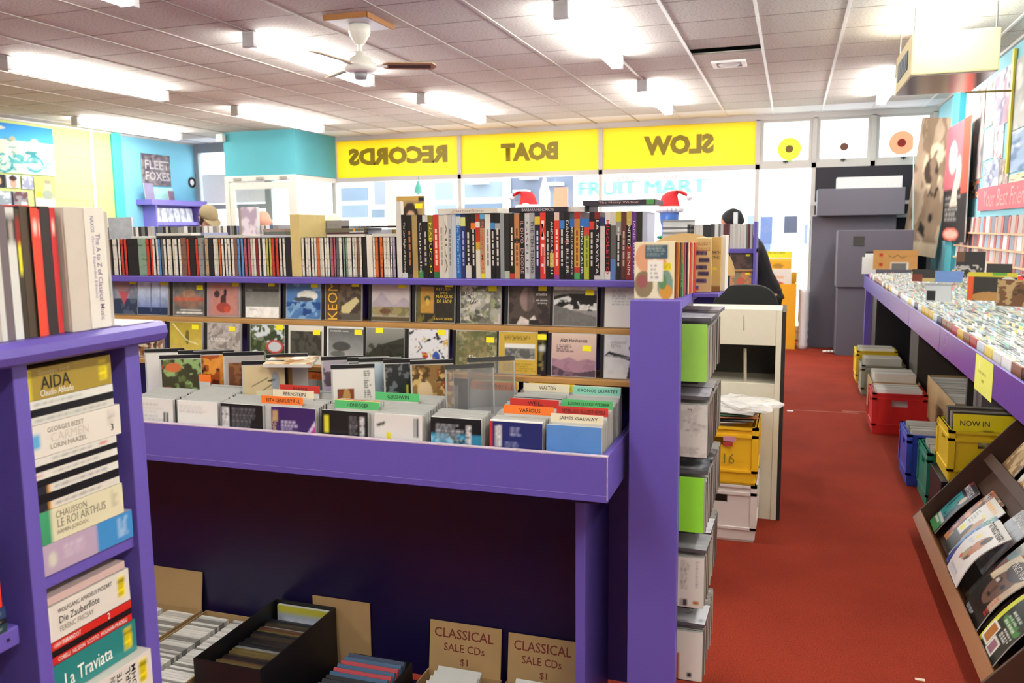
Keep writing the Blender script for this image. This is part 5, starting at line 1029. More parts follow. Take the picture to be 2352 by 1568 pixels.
# next bay to the left: its pile shows only its right ends
zz = 1.0265
for k, (h, c, lb) in enumerate(((.012, '#20404a', 'dark teal CD at the bottom of the pile in the next bay'), (.006, '#17171b', 'black edge in the pile in the next bay'), (.015, '#26406a', 'navy CD in the pile in the next bay'), (.036, '#e0d8c4', 'cream and red CD box in the pile in the next bay'), (.034, '#2b4f86', 'blue CD box topping the pile in the next bay'))):
    ar = Art(30, 8, c)
    if 'red' in lb: ar.rect(.82, 0, 1, 1, '#d2382a').text(.85, .2, .98, .9, 3, '#f0d0c8', 3)
    else: ar.text(.8, .3, .95, .7, 1, '#b8c4cc', 3)
    stack(zz, h, .142, ar, lb, '#2b3a50', y0=.615-(k > 2)*.004, x=XS-.01); zz += h+.0004
# lower pile in the same bay
zz = .70
for k, (h, c) in enumerate(((.05, '#b8322c'), (.06, '#d8d0bc'), (.055, '#3a4a6a'), (.05, '#d6cdb8'), (.045, '#2b4f86'))):
    stack(zz, h, .142, Art(30, 8, c).text(.6, .3, .95, .7, 2, '#9aa0a8', 3), '%s boxed set in the lower pile of the next bay' % ('red', 'cream', 'slate blue', 'ivory', 'blue')[k], '#8a8478', y0=.57, x=XS-.01); zz += h+.0006
# black plastic clip seen in the next bay
# ---- upright sets on the top board
ZTB = 1.3985
def upr(y0, y1, h, art, label, edge, x=XS+.004, dep=.13, name='cd_box', s=()):
    o = slab(name, y1-y0-.0006, h, dep, art, None, (x, (y0+y1)/2, ZTB), (0, 0, R90), edge=edge, mat=PRT); tag(o, label, 'CD')
    for q in s: text(q[0], q[1], o, q[2], w=q[3], h=q[4], rot=(0, R90, 0), bold=.003)
    return o
def yp(px_, py=770): return at(px_, py, X=XS).y
tall = .168
Yb = [yp(q) for q in (-60, -30, 0, 14, 32, 52, 64, 84, 102, 110, 132, 145)]
fancy = [('#d8d4cb', 'white spined boxed set at the edge of the bookshelf top'), ('#b9b0a4', 'grey brown boxed set on the bookshelf top'), ('#cfd0cb', 'white spined set with a red head on the bookshelf top'), ('#6c6268', 'mauve edged set between white spines on the bookshelf top'), ('#d3d6d2', 'second white spined set with a dark head on the bookshelf top'), ('#3a3026', 'very dark brown set with a yellow sticker on the bookshelf top'), ('#4a3c2c', 'brown cover board of the first red set'), ('#e2452f', 'bright red CD set on the bookshelf top'), ('#d23c3a', 'second red CD set with a white logo'), ('#2b2226', 'black band between the red sets'), ('#cc2f34', 'narrow red CD set at the end of the red ones'), ]
for k, (c, lb) in enumerate(fancy):
    ar = Art(8, 30, c)
    if 'head' in lb: ar.rect(0, .72, 1, .95, '#a0452f' if 'red' in lb else '#3a3c44').rect(.2, .74, .8, .9, '#d0c4b4', .6)
    if 'sticker' in lb: ar.rect(.2, .5, .9, .72, '#e8de1e').rect(0, .75, 1, .95, '#8a1f1a')
    if 'logo' in lb or 'bright' in lb or 'narrow' in lb: ar.rect(.25, .8, .75, .9, '#ecd0c8')
    w = upr(Yb[k], Yb[k+1], tall-.002*(k % 3), ar, lb, '#2a2422' if k > 4 else '#b8b5ae', x=XS+(.006 if k == 7 else .003))
# book with its cover to the room and the spine to the aisle
y0, y1 = yp(150, 745), yp(240, 745)
bk = empty('music_book', (XS+.012, (y0+y1)/2, ZTB), (0, 0, R90)); bw = (y1-y0)
MB().box((-bw/2, 0, 0), (bw/2, .14, .168)).obj('slipcase', M('#c6beb2', .55), bk, bevel=.001)
MB().box((-bw*.02, -.0012, .0015), (bw/2, 0, .1665)).obj('spine', M('#dcd9cf', .5), bk)
text('The A to Z of Classical Music', M('#7d6f9a', .6), bk, (bw*.29, -.0016, .072), w=.12, h=.008, rot=(0, R90, 0), bold=.006)
text('(Second Expanded Edition)', M('#8a80a8', .6), bk, (bw*.16, -.0016, .086), w=.085, h=.0058, rot=(0, R90, 0))
text('NAXOS', M('#4a4a86', .6), bk, (bw*.17, -.0016, .145), w=.022, h=.006, rot=(0, R90, 0))
# front cover faces the camera (-y world = local -x side)
cv = Art(40, 50, '#bdb4a6').rect(.1, .74, .6, .84, '#e0cf1e').text(.12, .75, .58, .83, 3, '#8a801a', 3).rect(.3, .04, .66, .12, '#3a3f68').rect(.34, .06, .62, .1, '#c9c4b8').text(.2, .2, .6, .24, 1, '#4a4a52', 3).text(.1, .28, .35, .3, 1, '#4a4a52', 2)
c_ = slab('front_cover', .138, .166, .001, cv, bk, (-bw/2-.0012, .072, .001), (0, 0, -R90), edge='#c6beb2', mat=PRM)
text('Music', M('#3a3a3c', .6), c_, (.0, -.0006, .098), w=.11, h=.03)
tag(bk, 'beige music book The A to Z of Classical Music standing on the bookshelf', 'book')
o = upr(yp(241, 745), yp(262, 745), .163, Art(8, 40, '#cfccc2').rect(.5, 0, 1, 1, '#b5b0aa').rect(.2, .25, .8, .42, '#6a8a72').text(.1, .5, .45, .95, 12, '#9a988e', 3), 'white booklet set beside the music book on the bookshelf', '#c9c4ba', x=XS+.002)
o = box('paper_sheet', (-.1, -.03, 0), (0, .035, .002), M('#e2e0dc', .6), None, 0, loc=(XS+.02, .985, ZTB)); tag(o, 'white paper sheet lying at the end of the bookshelf top', 'paper')

# ================================================================ BOXES UNDER THE BIN
def carton(name, x0, x1, y0, y1, z0, z1, mat, label, flap=None, t=.004, s=None, cat='box', flap2=None):
    o = empty(name, ((x0+x1)/2, (y0+y1)/2, z0)); W, Dp, H = (x1-x0)/2, (y1-y0)/2, z1-z0
    MB().box((-W, -Dp, 0), (W, Dp, t)).obj('base', mat, o)
    for q in (((-W, -Dp, t), (W, -Dp+t, H)), ((-W, Dp-t, t), (W, Dp, H)), ((-W, -Dp+t, t), (-W+t, Dp-t, H)), ((W-t, -Dp+t, t), (W, Dp-t, H))): MB().box(*q).obj('side', mat, o)
    if flap:
        f = MB().box((-W+.004, -.002, 0), (W-.004, .002, flap)).obj('flap', mat, o, (0, Dp+.0, H), (-.12, 0, 0))
        if s:
            for i, (q, w, hh) in enumerate(s): text(q, M('#6e2f22', .8), f, (random.uniform(-.005, .005), -.0028, flap*(.78-i*.28)), w=w*2*W, h=hh, bold=.008)
    if flap2: MB().box((-W+.004, -.002, 0), (W-.004, .002, flap2)).obj('flap', mat, o, (0, -Dp, H), (2.0, 0, 0))
    return tag(o, label, cat)
CARD = M('#a5875c', .85, var=.1, scale=12, bump=.1); BLK = M('#131216', .45)
zb0 = .1005
# black box of DVDs
carton('storage_box', -1.60, -1.375, 1.86, 2.272, zb0, .315, BLK, 'open black box packed with DVDs under the bin')
DV = MB().box((-.095, 0, 0), (.095, .0135, .135)).mesh('dvd_case', OBJ)
y = 1.875; k = 0
while y < 2.2:
    lean = -.2
    o = new('dvd_case', DV, None, (-1.4875, y, zb0+.035+random.uniform(0, .008)), (lean, 0, 0))
    o.color = hx(random.choice(['#2a2326', '#1c1c22', '#5a3a2a', '#7a2a24', '#34405a', '#3a3026', '#8a8a88', '#6a5a34', '#20242c']))+(1,)
    tag(o, 'DVD packed in the open black box under the bin', 'DVD', 'DVDs in the black box'); y += .0155; k += 1
c = slab('dvd_case', .19, .135, .013, Art(20, 16, '#9aa4b4').rect(0, .8, 1, 1, '#b0ac3a').text(.1, .2, .9, .7, 6, '#c9d0d8', 3), None, (-1.4875, 2.245, zb0+.07), (-.05, 0, 0)); tag(c, 'silver backed DVD standing at the rear of the black box', 'DVD')
# second black tray of DVDs
carton('storage_tray', -1.27, -1.07, 1.9, 2.2, zb0, .21, BLK, 'low black tray of DVDs beside the black box')
y = 1.915
while y < 2.1:
    o = new('dvd_case', DV, None, (-1.17, y, zb0+.015), (-.5, 0, 0))
    o.color = hx(random.choice(['#2a2326', '#1c1c22', '#3a5a7a', '#a83a44', '#34405a', '#c9c4b4', '#20242c']))+(1,)
    tag(o, 'DVD leaning in the low black tray under the bin', 'DVD', 'DVDs in the low black tray'); y += .022
# cardboard cartons with hand lettering
for x0, x1, lb, fl in ((-1.045, -.80, 'cardboard box lettered CLASSICAL SALE CDs by the black tray', .155), (-.785, -.56, 'cardboard box lettered CLASSICAL SALE CDs by the side panel', .15)):
    carton('cardboard_box', x0, x1, 1.9, 2.262, zb0, .165, CARD, lb, flap=fl, s=(('CLASSICAL', .8, .03), ('SALE CDs', .55, .024), ('$1', .1, .024)), flap2=.06)
BCH = bin_cd(.142, .125, .0096)
for x, nm in ((-.925, 'by the black tray'), (-.672, 'by the side panel')):
    y = 1.925
    while y < 2.14:
        o = new('cd_case', BCH, None, (x, y, zb0+.018), (-.9, 0, 0)); o.color = hx(random.choice(TRAY))+(1,)
        tag(o, 'CD in the lettered cardboard box '+nm, 'CD', 'CDs in the sale box '+nm); y += .03
# left cartons full of CD singles
for x0, x1, nm in ((-2.16, -1.90, 'behind the bookshelf'), (-1.885, -1.63, 'next to the black box')):
    carton('cardboard_box', x0, x1, 1.78, 2.27, zb0, .235, CARD, 'cardboard carton of white CDs '+nm, flap=.13 if x0 < -2 else .0)
    pk = MB()
    for xx in ((x0*.76+x1*.24), (x0*.24+x1*.76)):
        y = 1.79
        while y < 2.235:
            z_ = zb0+.006+random.uniform(0, .003); pk.box((xx-.054, y, z_), (xx+.054, y+.0098, z_+.125), hx(random.choice(['#e2e0da', '#d3d1c9', '#c4c2bc', '#e6e4de', '#8a8884']))); y += .0122
    tag(pk.obj('packed_cds', PRT), 'white edged CDs filling the carton '+nm, 'CD', kind='stuff')
# carton flap standing behind the black box
c = box('cardboard_sheet', (-.105, 0, 0), (.105, .004, .24), CARD, None, 0, loc=(-1.36, 2.28, zb0)); tag(c, 'cardboard sheet standing behind the black box', 'cardboard')
# ================================================================ CREAM CABINET, CHAIR, CRATES
CREAM = M('#cfc9b4', .6, var=.04)
CB = empty('cream_cabinet', (-.3, 4.5, 0)); tag(CB, 'cream open cabinet with a black side panel beside the aisle', 'cabinet')
pb('upper_panel', (-.62, 4.46, .925), (-.062, 4.475, 1.11), CREAM, CB)
pb('lower_panel', (-.62, 4.46, .0), (-.062, 4.475, .725), CREAM, CB)
pb('stile', (-.062, 4.455, 0), (-.035, 4.478, 1.108), CREAM, CB)
pb('side_panel', (-.034, 4.455, 0), (-.016, 4.86, 1.10), M('#1b1a18', .6), CB)
pb('side_panel', (-.64, 4.455, 0), (-.622, 4.86, 1.10), CREAM, CB)
pb('back_panel', (-.62, 4.845, 0), (-.036, 4.86, 1.10), M('#4a463c', .7), CB)
pb('shelf', (-.62, 4.478, .70), (-.036, 4.84, .715), CREAM, CB)
pb('top', (-.62, 4.478, 1.085), (-.036, 4.84, 1.10), CREAM, CB)
pb('label_holder', (-.225, 4.456, 1.0), (-.222, 4.46, 1.08), M('#a8a290', .6), CB)
cu = MB().tube((-.21, 4.5, .72), (-.215, 4.5, .90), .008, seg=8).obj('loose_cable', M('#b0a890', .5)); tag(cu, 'pale cable hanging inside the cream cabinet opening', 'cable')
CH = empty('office_chair', (-.245, 5.1, 0)); tag(CH, 'black office chair with a rounded back behind the cream cabinet', 'chair')
BF = M('#191917', .8)
mb = MB(); n = 20; pl = []
for i in range(n+1):
    a = PI*i/n; pl.append((.19*(abs(math.cos(a))**.6)*(1 if math.cos(a) > 0 else -1), .98+.22*math.sin(a)**.7))
pl = [(.19, .72)]+pl+[(-.19, .72)]; mb.prism(pl, -.03, .03); mb.obj('backrest', BF, CH, (0, -.06, 0), bevel=.008)
MB().box((-.19, -.02, .42), (.19, .42, .5)).obj('seat', BF, CH, bevel=.03)
MB().box((-.03, -.08, .46), (.03, -.05, .9)).obj('back_support', DARKPL, CH)
MB().tube((0, .2, .09), (0, .2, .42), .025).obj('column', DARKPL, CH)
for k in range(5):
    a = 2*PI*k/5; MB().tube((0, .2, .1), (.2*math.cos(a), .2+.2*math.sin(a), .06), .018, .012, 8).obj('leg', DARKPL, CH)
    MB().tube((.2*math.cos(a)-.012, .2+.2*math.sin(a), .028), (.2*math.cos(a)+.012, .2+.2*math.sin(a), .028), .027, seg=12).obj('castor', DARKPL, CH)

def crate(x0, x1, y0, y1, z0, h, col, label, rot=0, tilt=0, slots=True, group=None):
    W, Dp = (x1-x0)/2, (y1-y0)/2; o = empty('plastic_crate', ((x0+x1)/2, (y0+y1)/2, z0), (tilt, 0, rot)); mt = M(col, .4, var=.05, scale=8)
    t = .012; i = .012
    mb = MB().box((-W+i, -Dp+i, 0), (W-i, Dp-i, t))
    mb.obj('base', mt, o)
    for sgn in (-1, 1):
        # long sides, pieced round a hand hole
        yy = (sgn*(Dp-i)-t/2, sgn*(Dp-i)+t/2)
        mb = MB()
        a, b = h*.68, h*.84
        mb.box((-W+i, yy[0], t), (W-i, yy[1], a)).box((-W+i, yy[0], b), (W-i, yy[1], h)).box((-W+i, yy[0], a), (-.055, yy[1], b)).box((.055, yy[0], a), (W-i, yy[1], b))
        mb.obj('side', mt, o)
        xx = (sgn*(W-i)-t/2, sgn*(W-i)+t/2)
        mb = MB().box((xx[0], -Dp+i, t), (xx[1], Dp-i, a)).box((xx[0], -Dp+i, b), (xx[1], Dp-i, h)).box((xx[0], -Dp+i, a), (xx[1], -.05, b)).box((xx[0], .05, a), (xx[1], Dp-i, b))
        mb.obj('side', mt, o)
    for zz0, zz1 in ((h-.05, h-.035), (h-.012, h), (h*.22, h*.22+.012)):
        MB().box((-W, -Dp, zz0), (W, -Dp+i, zz1)).box((-W, Dp-i, zz0), (W, Dp, zz1)).box((-W, -Dp+i, zz0), (-W+i, Dp-i, zz1)).box((W-i, -Dp+i, zz0), (W, Dp-i, zz1)).obj('rim', mt, o)
    for sx in (-1, 1):
        for sy in (-1, 1): MB().box((sx*(W-.03) if sx > 0 else -W, sy*(Dp-.03) if sy > 0 else -Dp, h*.22), (W if sx > 0 else -W+.03, Dp if sy > 0 else -Dp+.03, h)).obj('corner_post', mt, o)
    return tag(o, label, 'crate', group)
cw = crate(-.51, -.122, 4.08, 4.445, 0, .287, '#dcd3cb', 'white plastic crate on the carpet under the yellow crate')
cy_ = crate(-.51, -.122, 4.08, 4.445, .2875, .285, '#f0bb22', 'yellow plastic crate stacked on the white crate')
text('16', M('#8a7a2a', .8), cy_, (-.0+.06, -.186, .13), w=.05, h=.05)
MB().box((.03, -.184, .19), (.075, -.1826, .21)).obj('sticker', M('#b83a34', .6), cy_); MB().box((.03, -.184, .215), (.09, -.1826, .24)).obj('sticker', M('#c98aa0', .6), cy_)
for k, (c, dz, rz, lb) in enumerate((('#e4e2d8', 0, .2, 'white'), ('#3a3c40', .012, -.15, 'black'), ('#d98a5a', .024, .35, 'orange'), ('#4f9a72', .036, .1, 'green'), ('#dcdcd8', .048, -.2, 'pale'))):
    o = slab('record_sleeve', .3, .3, .004, Art(16, 16, c).blot(4, .55, '#9a968c', k+2, .5), None, (-.33+.03*(k % 3), 4.09+.004*k, .588+dz+.004), (-PI/2+.02*(k % 2), .01*k-.02, rz*.5), edge=c); tag(o, '%s record sleeve lying on the yellow crate beside the cream cabinet' % lb, 'record sleeve')
# crumpled clear bag
bm = bmesh.new(); bmesh.ops.create_icosphere(bm, subdivisions=4, radius=1)
for v in bm.verts:
    n_ = (math.sin(v.co.x*7+v.co.y*5)+math.sin(v.co.y*9-v.co.z*4))*.12+random.uniform(-.03, .03); v.co *= 1+n_; v.co.x *= .17; v.co.y *= .13; v.co.z = max(v.co.z*.035, -.02)
me = bpy.data.meshes.new('plastic_bag'); bm.to_mesh(me); bm.free(); me.materials.append(clear_mat((.85, .83, .8), .45)); o = new('plastic_bag', me, None, (-.22, 4.2, .665)); tag(o, 'crumpled clear plastic bag on the yellow crate', 'bag')

# ================================================================ RIGHT-HAND CD COUNTER
XC = .765
CT = empty('cd_counter', (1.2, 6.3, 0)); tag(CT, 'long purple CD counter running along the right wall', 'counter')
FAS = M('#5b47a6', .22, var=.05, scale=60)
for y0, y1 in ((2.4, 3.62), (3.625, 4.845), (4.85, 6.07), (6.075, 7.295), (7.3, 8.52), (8.525, 9.75)):
    pb('fascia', (XC-.012, y0, .865), (XC, y1, 1.0), FAS, CT, .002)
pb('bin_floor', (XC, 2.4, .875), (XR-.02, 9.75, .90), PURPLE2, CT)
pb('end_board', (XC-.012, 9.751, .865), (XR-.02, 9.77, 1.02), PURPLE, CT)
pb('end_board', (XC-.012, 2.38, .865), (XR-.02, 2.399, 1.02), PURPLE, CT)
pb('rear_board', (XR-.05, 2.4, .90), (XR-.02, 9.75, 1.06), PURPLE2, CT)
for y in (9.66, 2.5): pb('leg', (XC+.0, y, 0), (XC+.06, y+.06, .865), PURPLE, CT)
pb('under_back', (XR-.06, 2.4, 0), (XR-.04, 9.7, .87), M('#17151c', .8), CT)
pb('end_panel', (XC+.07, 9.69, 0), (XR-.06, 9.71, .865), PURPLE2, CT)
CW = ['#c9ccca', '#9aa0a2', '#d6d6d2', '#8a9294', '#c6c8c2', '#6f787a', '#dcdedb', '#b4bcbc', '#5f696c', '#c0c0b8', '#e0e0dc', '#a8c4c0', '#d8cf9a']
TBC = ['#f2f4ee', '#e8d44a', '#8fd0c2', '#f0f2f0', '#d8e6ee', '#c9dcd6', '#f4f4f0', '#d86a6a', '#9ac4e0', '#e6e2a0']
st_ = MB(); FRC = ['#d8d4c8', '#c9a42a', '#3a2a26', '#a83a30', '#2a2c34', '#e6e4de', '#8a5a3a', '#c4c8cc', '#5a3a2a', '#e0c85a']
RB = MB().box((-.071, 0, 0), (.071, .0096, .125)).mesh('cd_case', OBJ)
col_n = 0
y = 2.48
while y < 9.62:
    x = XC+.016; n = 0
    near = 3.3 < y < 5.6
    while x < 1.62:
        z = .901+random.uniform(0, .004)+(x-XC)*.03
        tabq = random.random() < .2 and n > 0
        if (n == 0 and y > 3.0) or (near and n < 0):
            c = new('cd_case', RB, None, (x, y, z), (-.02, 0, -PI/2)); c.color = hx(random.choice(FRC if n == 0 else CW))+(1,)
            if n == 0: tag(c, 'CD facing the aisle at the front of the purple counter', 'CD', 'front CDs of the purple counter')
            else: tag(c, 'CD just behind the front row of the purple counter', 'CD', 'CDs behind the front row of the counter')
        else:
            st_.box((x, y-.07, z), (x+.0092, y+.07, z+.125), hx(random.choice(CW)))
        if tabq: q_ = random.uniform(-.04, .04); st_.box((x+.0094, y+q_-.03, z+.02), (x+.0103, y+q_+.03, z+.139), hx(random.choice(TBC)))
        x += .0122 if n < 3 else (.0118 if y > 5.6 else .0112); n += 1
    y += .1535; col_n += 1
o = st_.obj('packed_cds', PRT); tag(o, 'dense packed CDs and name tabs filling the purple counter', 'CD', kind='stuff')
# cases raised above the counter rows
for px_, py_, X_, w_, h_, ar, lb in ((2124, 660, 1.05, .2, .1, A_('#33302a').rect(0, 0, .4, .6, '#7a3a2a').rect(.4, 0, 1, .3, '#b8a86a'), 'dark CD raised on the counter beside a blue one'), (2178, 652, 1.2, .2, .09, A_('#6a8ac0').mott(.1), 'plain blue CD raised on the counter'),
        (2227, 635, 1.45, .22, .22, A_('#2b2a28').blot(7, .5, '#b9b6ae', 3, 1, (0, 0, 1, .5)).rect(0, .6, .3, 1, '#6a4a34'), 'black and white patterned sleeve raised on the counter'), (2293, 645, 1.5, .17, .15, A_('#35332f').rect(0, 0, 1, .2, '#8a5a4a'), 'black square sleeve raised near the wall'),
        (2275, 700, 1.15, .26, .17, A_('#35322c').rect(0, 0, .12, 1, '#d8562c').rect(0, .85, 1, 1, '#c9b83a').rect(.5, .9, .8, 1, '#5f9a3a').ell(.45, .12, .35, .2, '#b0804a').ell(.82, .62, .17, .24, '#c9c6ba'), 'sleeve with an orange edge and a round sticker raised on the counter'), (2335, 692, 1.2, .2, .15, A_('#a98c62').ell(.6, .5, .22, .35, '#4a3424').blot(6, .55, '#6a4a30', 4), 'tan sleeve with a brown figure raised on the counter'),
        (2322, 662, 1.4, .18, .12, A_('#d8d6d2').blot(6, .5, '#3a3a3c', 4).ell(.75, .7, .14, .2, '#d8322c'), 'white sleeve with black pattern and red dot raised on the counter'), (2150, 755, .86, .142, .11, A_('#c4c8ca').rect(.05, .05, .4, .6, '#2a2a2e').rect(0, .88, 1, 1, '#9aa0a2'), 'clear empty case raised near the counter front')):
    p = at(px_, py_, X=X_); o = slab('record_sleeve', w_, h_, .006, ar, None, (p.x, p.y, 1.035+(X_-XC)*.03), (-.05, 0, -.35)); tag(o, lb, 'record sleeve')
    o.location.z = 1.062+(X_-XC)*.03
# cardboard sign with hearts at the far end
p = at(2055, 618, Y=9.5); o = slab('cardboard_sign', .42, .2, .004, Art(50, 24, '#b98a52').ell(.18, .75, .05, .1, '#a83a22').ell(.18, .25, .05, .1, '#a83a22').rect(.4, .0, .8, .38, '#d8d6d0').rect(.43, .0, .77, .33, '#6a6a66').line(.35, .72, .45, .6, .012, '#3a2a1a').line(.45, .6, .55, .74, .012, '#3a2a1a').line(.55, .74, .66, .6, .012, '#3a2a1a').line(.66, .6, .78, .72, .012, '#3a2a1a').mott(.1), None, (1.02, 9.5, 1.078), (-.1, 0, -.1), edge='#a57c48', mat=PRM); tag(o, 'brown cardboard sign with red hearts at the far end of the counter', 'sign')
o = box('paper_notice', (.72, 9.72, 1.02), (.86, 9.726, 1.2), M('#e6ece8', .6)); tag(o, 'small white notice by the cardboard sign on the counter', 'paper')
# yellow paper taped to the fascia
A, B = at(2240, 840, X=XC-.014), at(2281, 850, X=XC-.014)
o = slab('paper_notice', A.y-B.y, .15, .0006, Art(30, 30, '#dfe06a').line(.25, .85, .25, .65, .03, '#f4f4e0').text(.2, .5, .8, .62, 1, '#6a6a2a', 2).text(.4, .3, .6, .42, 1, '#6a6a2a', 5), None, (XC-.0135, (A.y+B.y)/2, .845), (0, 0, -PI/2), edge='#dfe06a', mat=PRM); tag(o, 'yellow paper notice taped to the purple counter front', 'paper')

# ---- things kept under the counter
LPM = MB().box((-.155, 0, 0), (.155, .0045, .31)).mesh('record_sleeve', OBJ)
def fill(x, y0, y1, z, label, grp, step=.0085, colr=('#dcdad2', '#c9c6bc', '#e6e4de', '#b9b5a8', '#8f8a80', '#d6cfc0'), rz=0, mesh=None, lean=-.12, sz=1):
    y = y0
    while y < y1:
        o = new('record_sleeve', mesh or LPM, None, (x+random.uniform(-.005, .005), y, z), (lean, 0, rz)); o.scale = (sz, 1, sz); o.color = hx(random.choice(colr))+(1,)
        tag(o, label, 'record sleeve', grp); y += step*random.uniform(.9, 1.4)
crate(.60, .97, 6.58, 6.96, 0, .31, '#c4241f', 'red plastic crate of records under the purple counter')
fill(.785, 6.615, 6.88, .022, 'record sleeve standing in the red crate', 'records in the red crate', sz=.99)
crate(.68, 1.05, 5.28, 5.66, 0, .31, '#3048b4', 'blue plastic crate of records under the counter')
fill(.865, 5.315, 5.58, .022, 'record sleeve standing in the blue crate', 'records in the blue crate', sz=.99)
crate(.73, 1.10, 4.86, 5.22, 0, .31, '#1f7f68', 'teal plastic crate of records under the counter')
fill(.915, 4.895, 5.14, .022, 'record sleeve standing in the teal crate', 'records in the teal crate', sz=.99)
# boxes behind them
carton('cardboard_box', .66, 1.02, 7.35, 7.75, 0, .26, CARD, 'open cardboard box of records behind the red crate')
fill(.84, 7.38, 7.7, .006, 'record sleeve in the open cardboard box behind the red crate', 'records in the far cardboard box')
crate(.635, 1.005, 8.1, 8.46, 0, .28, '#8a8f7a', 'grey green crate of records far under the counter'); fill(.82, 8.135, 8.38, .022, 'record sleeve in the grey green crate', 'records in the grey green crate')
crate(.635, 1.005, 8.75, 9.11, 0, .32, '#d8bc22', 'yellow crate of records at the far end under the counter'); fill(.82, 8.785, 9.03, .03, 'record sleeve in the far yellow crate', 'records in the far yellow crate')
carton('cardboard_box', 1.08, 1.42, 6.2, 7.4, .0, .33, CARD, 'long cardboard carton of records deep under the counter')
fill(1.25, 6.25, 7.35, .01, 'record sleeve in the long carton deep under the counter', 'records in the long carton', step=.02)
carton('cardboard_box', 1.1, 1.46, 5.2, 5.9, .0, .33, CARD, 'cardboard carton of records behind the blue crate'); fill(1.28, 5.24, 5.85, .01, 'record sleeve in the carton behind the blue crate', 'records in the carton behind the blue crate', step=.02)
o = box('speaker_box', (.83, 9.15, 0), (1.45, 9.6, .80), BLK, None, .006); tag(o, 'black box standing far under the counter', 'box')
o = box('wooden_box', (1.05, 7.8, 0), (1.45, 8.3, .62), M('#3a3028', .8), None, .004); tag(o, 'dark wooden box under the counter', 'box')
o = box('cabinet_panel', (1.12, 6.05, 0), (1.16, 6.09, .86), M('#2a241f', .7), None, .002); tag(o, 'dark upright post under the counter', 'post')
o = box('metal_drawers', (1.18, 5.92, .34), (1.5, 6.18, .86), M('#6a5f62', .5), None, .004); tag(o, 'grey metal drawer unit under the counter', 'drawers')
# tilted yellow crate of yellow LPs on a black plinth
o = box('plinth_box', (.74, 4.48, 0), (1.12, 4.84, .27), BLK, None, .004); tag(o, 'black box carrying the near yellow crate', 'box')
crate(.76, 1.13, 4.47, 4.83, .2705, .26, '#e0c01c', 'yellow plastic crate holding yellow record sleeves under the counter')
fill(.945, 4.56, 4.73, .294, 'dark record sleeve in the near yellow crate', 'dark records in the near yellow crate', colr=('#3a3430', '#6a5a4a', '#8a8a7a', '#a9a49a', '#4a3a34'), lean=-.12)
c = slab('record_sleeve', .31, .31, .005, Art(40, 40, '#ecd822').ell(.5, .55, .24, .2, '#23221c').blot(6, .5, '#d8d4b0', 4, 1, (.3, .4, .7, .7)).rect(.05, .3, .4, .45, '#e6e2d0').rect(0, 0, 1, .3, '#dcc81e'), None, (.945, 4.515, .294), (-.12, 0, 0), edge='#d8c81e')
text('NOW IN', M('#23221c', .6), c, (-.06, -.0008, .265), w=.13, h=.027); tag(c, 'yellow record sleeve with a dark oval in the near yellow crate', 'record sleeve')

# ================================================================ MAGAZINE RACK
RKM = M('#4a3022', .6, var=.15, scale=14); RKL = M('#86552f', .5, var=.12, scale=14)
RK = empty('magazine_rack', (.64, 3.62, .11), (0, 0, -PI/2)); tag(RK, 'brown wooden sloping magazine rack below the purple counter', 'rack')
TL = math.radians(39); HL = .80   # half length along the aisle
def rk(name, a, b, mat, tilt=True, bevel=.002):
    o = MB().box(a, b).obj(name, mat, RK, bevel=bevel)
    if tilt: o.rotation_euler = (-TL, 0, 0)
    return o
rk('back_board', (-HL, .085, 0), (HL, .097, .70), RKM)
rk('trough_floor', (-HL, .0, -.012), (HL, .097, 0), RKL)
rk('trough_front', (-HL, -.012, -.03), (HL, 0, .022), RKL)
rk('mid_ledge', (-HL, .03, .40), (HL, .084, .412), RKM); rk('mid_front', (-HL, .018, .40), (HL, .03, .45), RKM)
for sx in (-HL-.012, HL): rk('side', (sx, -.012, -.03), (sx+.012, .097, .70), RKM)
for sx in (-HL+.05, HL-.09):
    MB().box((sx, .1, -.11), (sx+.04, .14, .05)).obj('foot', M('#4a3a2c', .7), RK); MB().box((sx, .42, -.11), (sx+.04, .46, .33)).obj('foot', M('#3a2c22', .7), RK)
RKc, RKs = math.cos(TL), math.sin(TL)
def mag(xl, zl, yoff, art, label, name_s=None, ncol=None, rz=0, w=.21, h=.28, n=1, bend=.01, nm='magazine', stickers=True, tz=.87):
    # xl along the rack (towards the camera), zl up the slope
    o = slab(nm, w, h, .004, art, None, (0, 0, 0), (0, 0, 0), edge='#d8d6d0', bend=bend)
    base = Matrix.Translation(RK.location) @ Matrix.Rotation(-PI/2, 4, 'Z') @ Matrix.Rotation(-TL, 4, 'X')
    o.matrix_world = base @ Matrix.Translation((xl, yoff, zl+.009)) @ Matrix.Rotation(rz, 4, 'Y')
    if name_s: text(name_s, M(ncol, .5), o, (0, -.0012-bend*.45, h*tz), w=w*.86, h=h*.13, bold=.004)
    tag(o, label, 'magazine'); return o
def am(c): return Art(60, 80, c)
face_m = am('#1c1b1a').rect(0, .55, .3, 1, '#cdbfa2').rect(.78, .3, 1, .95, '#b9a488').ell(.52, .6, .3, .34, '#6a4c3c').ell(.52, .86, .34, .16, '#2a2426').ell(.4, .62, .07, .04, '#1c1512').ell(.66, .6, .07, .04, '#1c1512').ell(.53, .5, .06, .08, '#4a3226').ell(.52, .4, .09, .03, '#33201c').rect(.28, .58, .4, .62, '#cfc8ba').rect(.25, .0, .85, .28, '#151413').text(.1, .03, .5, .09, 2, '#d0d4d0', 3).text(.8, .2, .98, .5, 6, '#c83a30', 3).mott(.2, 9, 4)
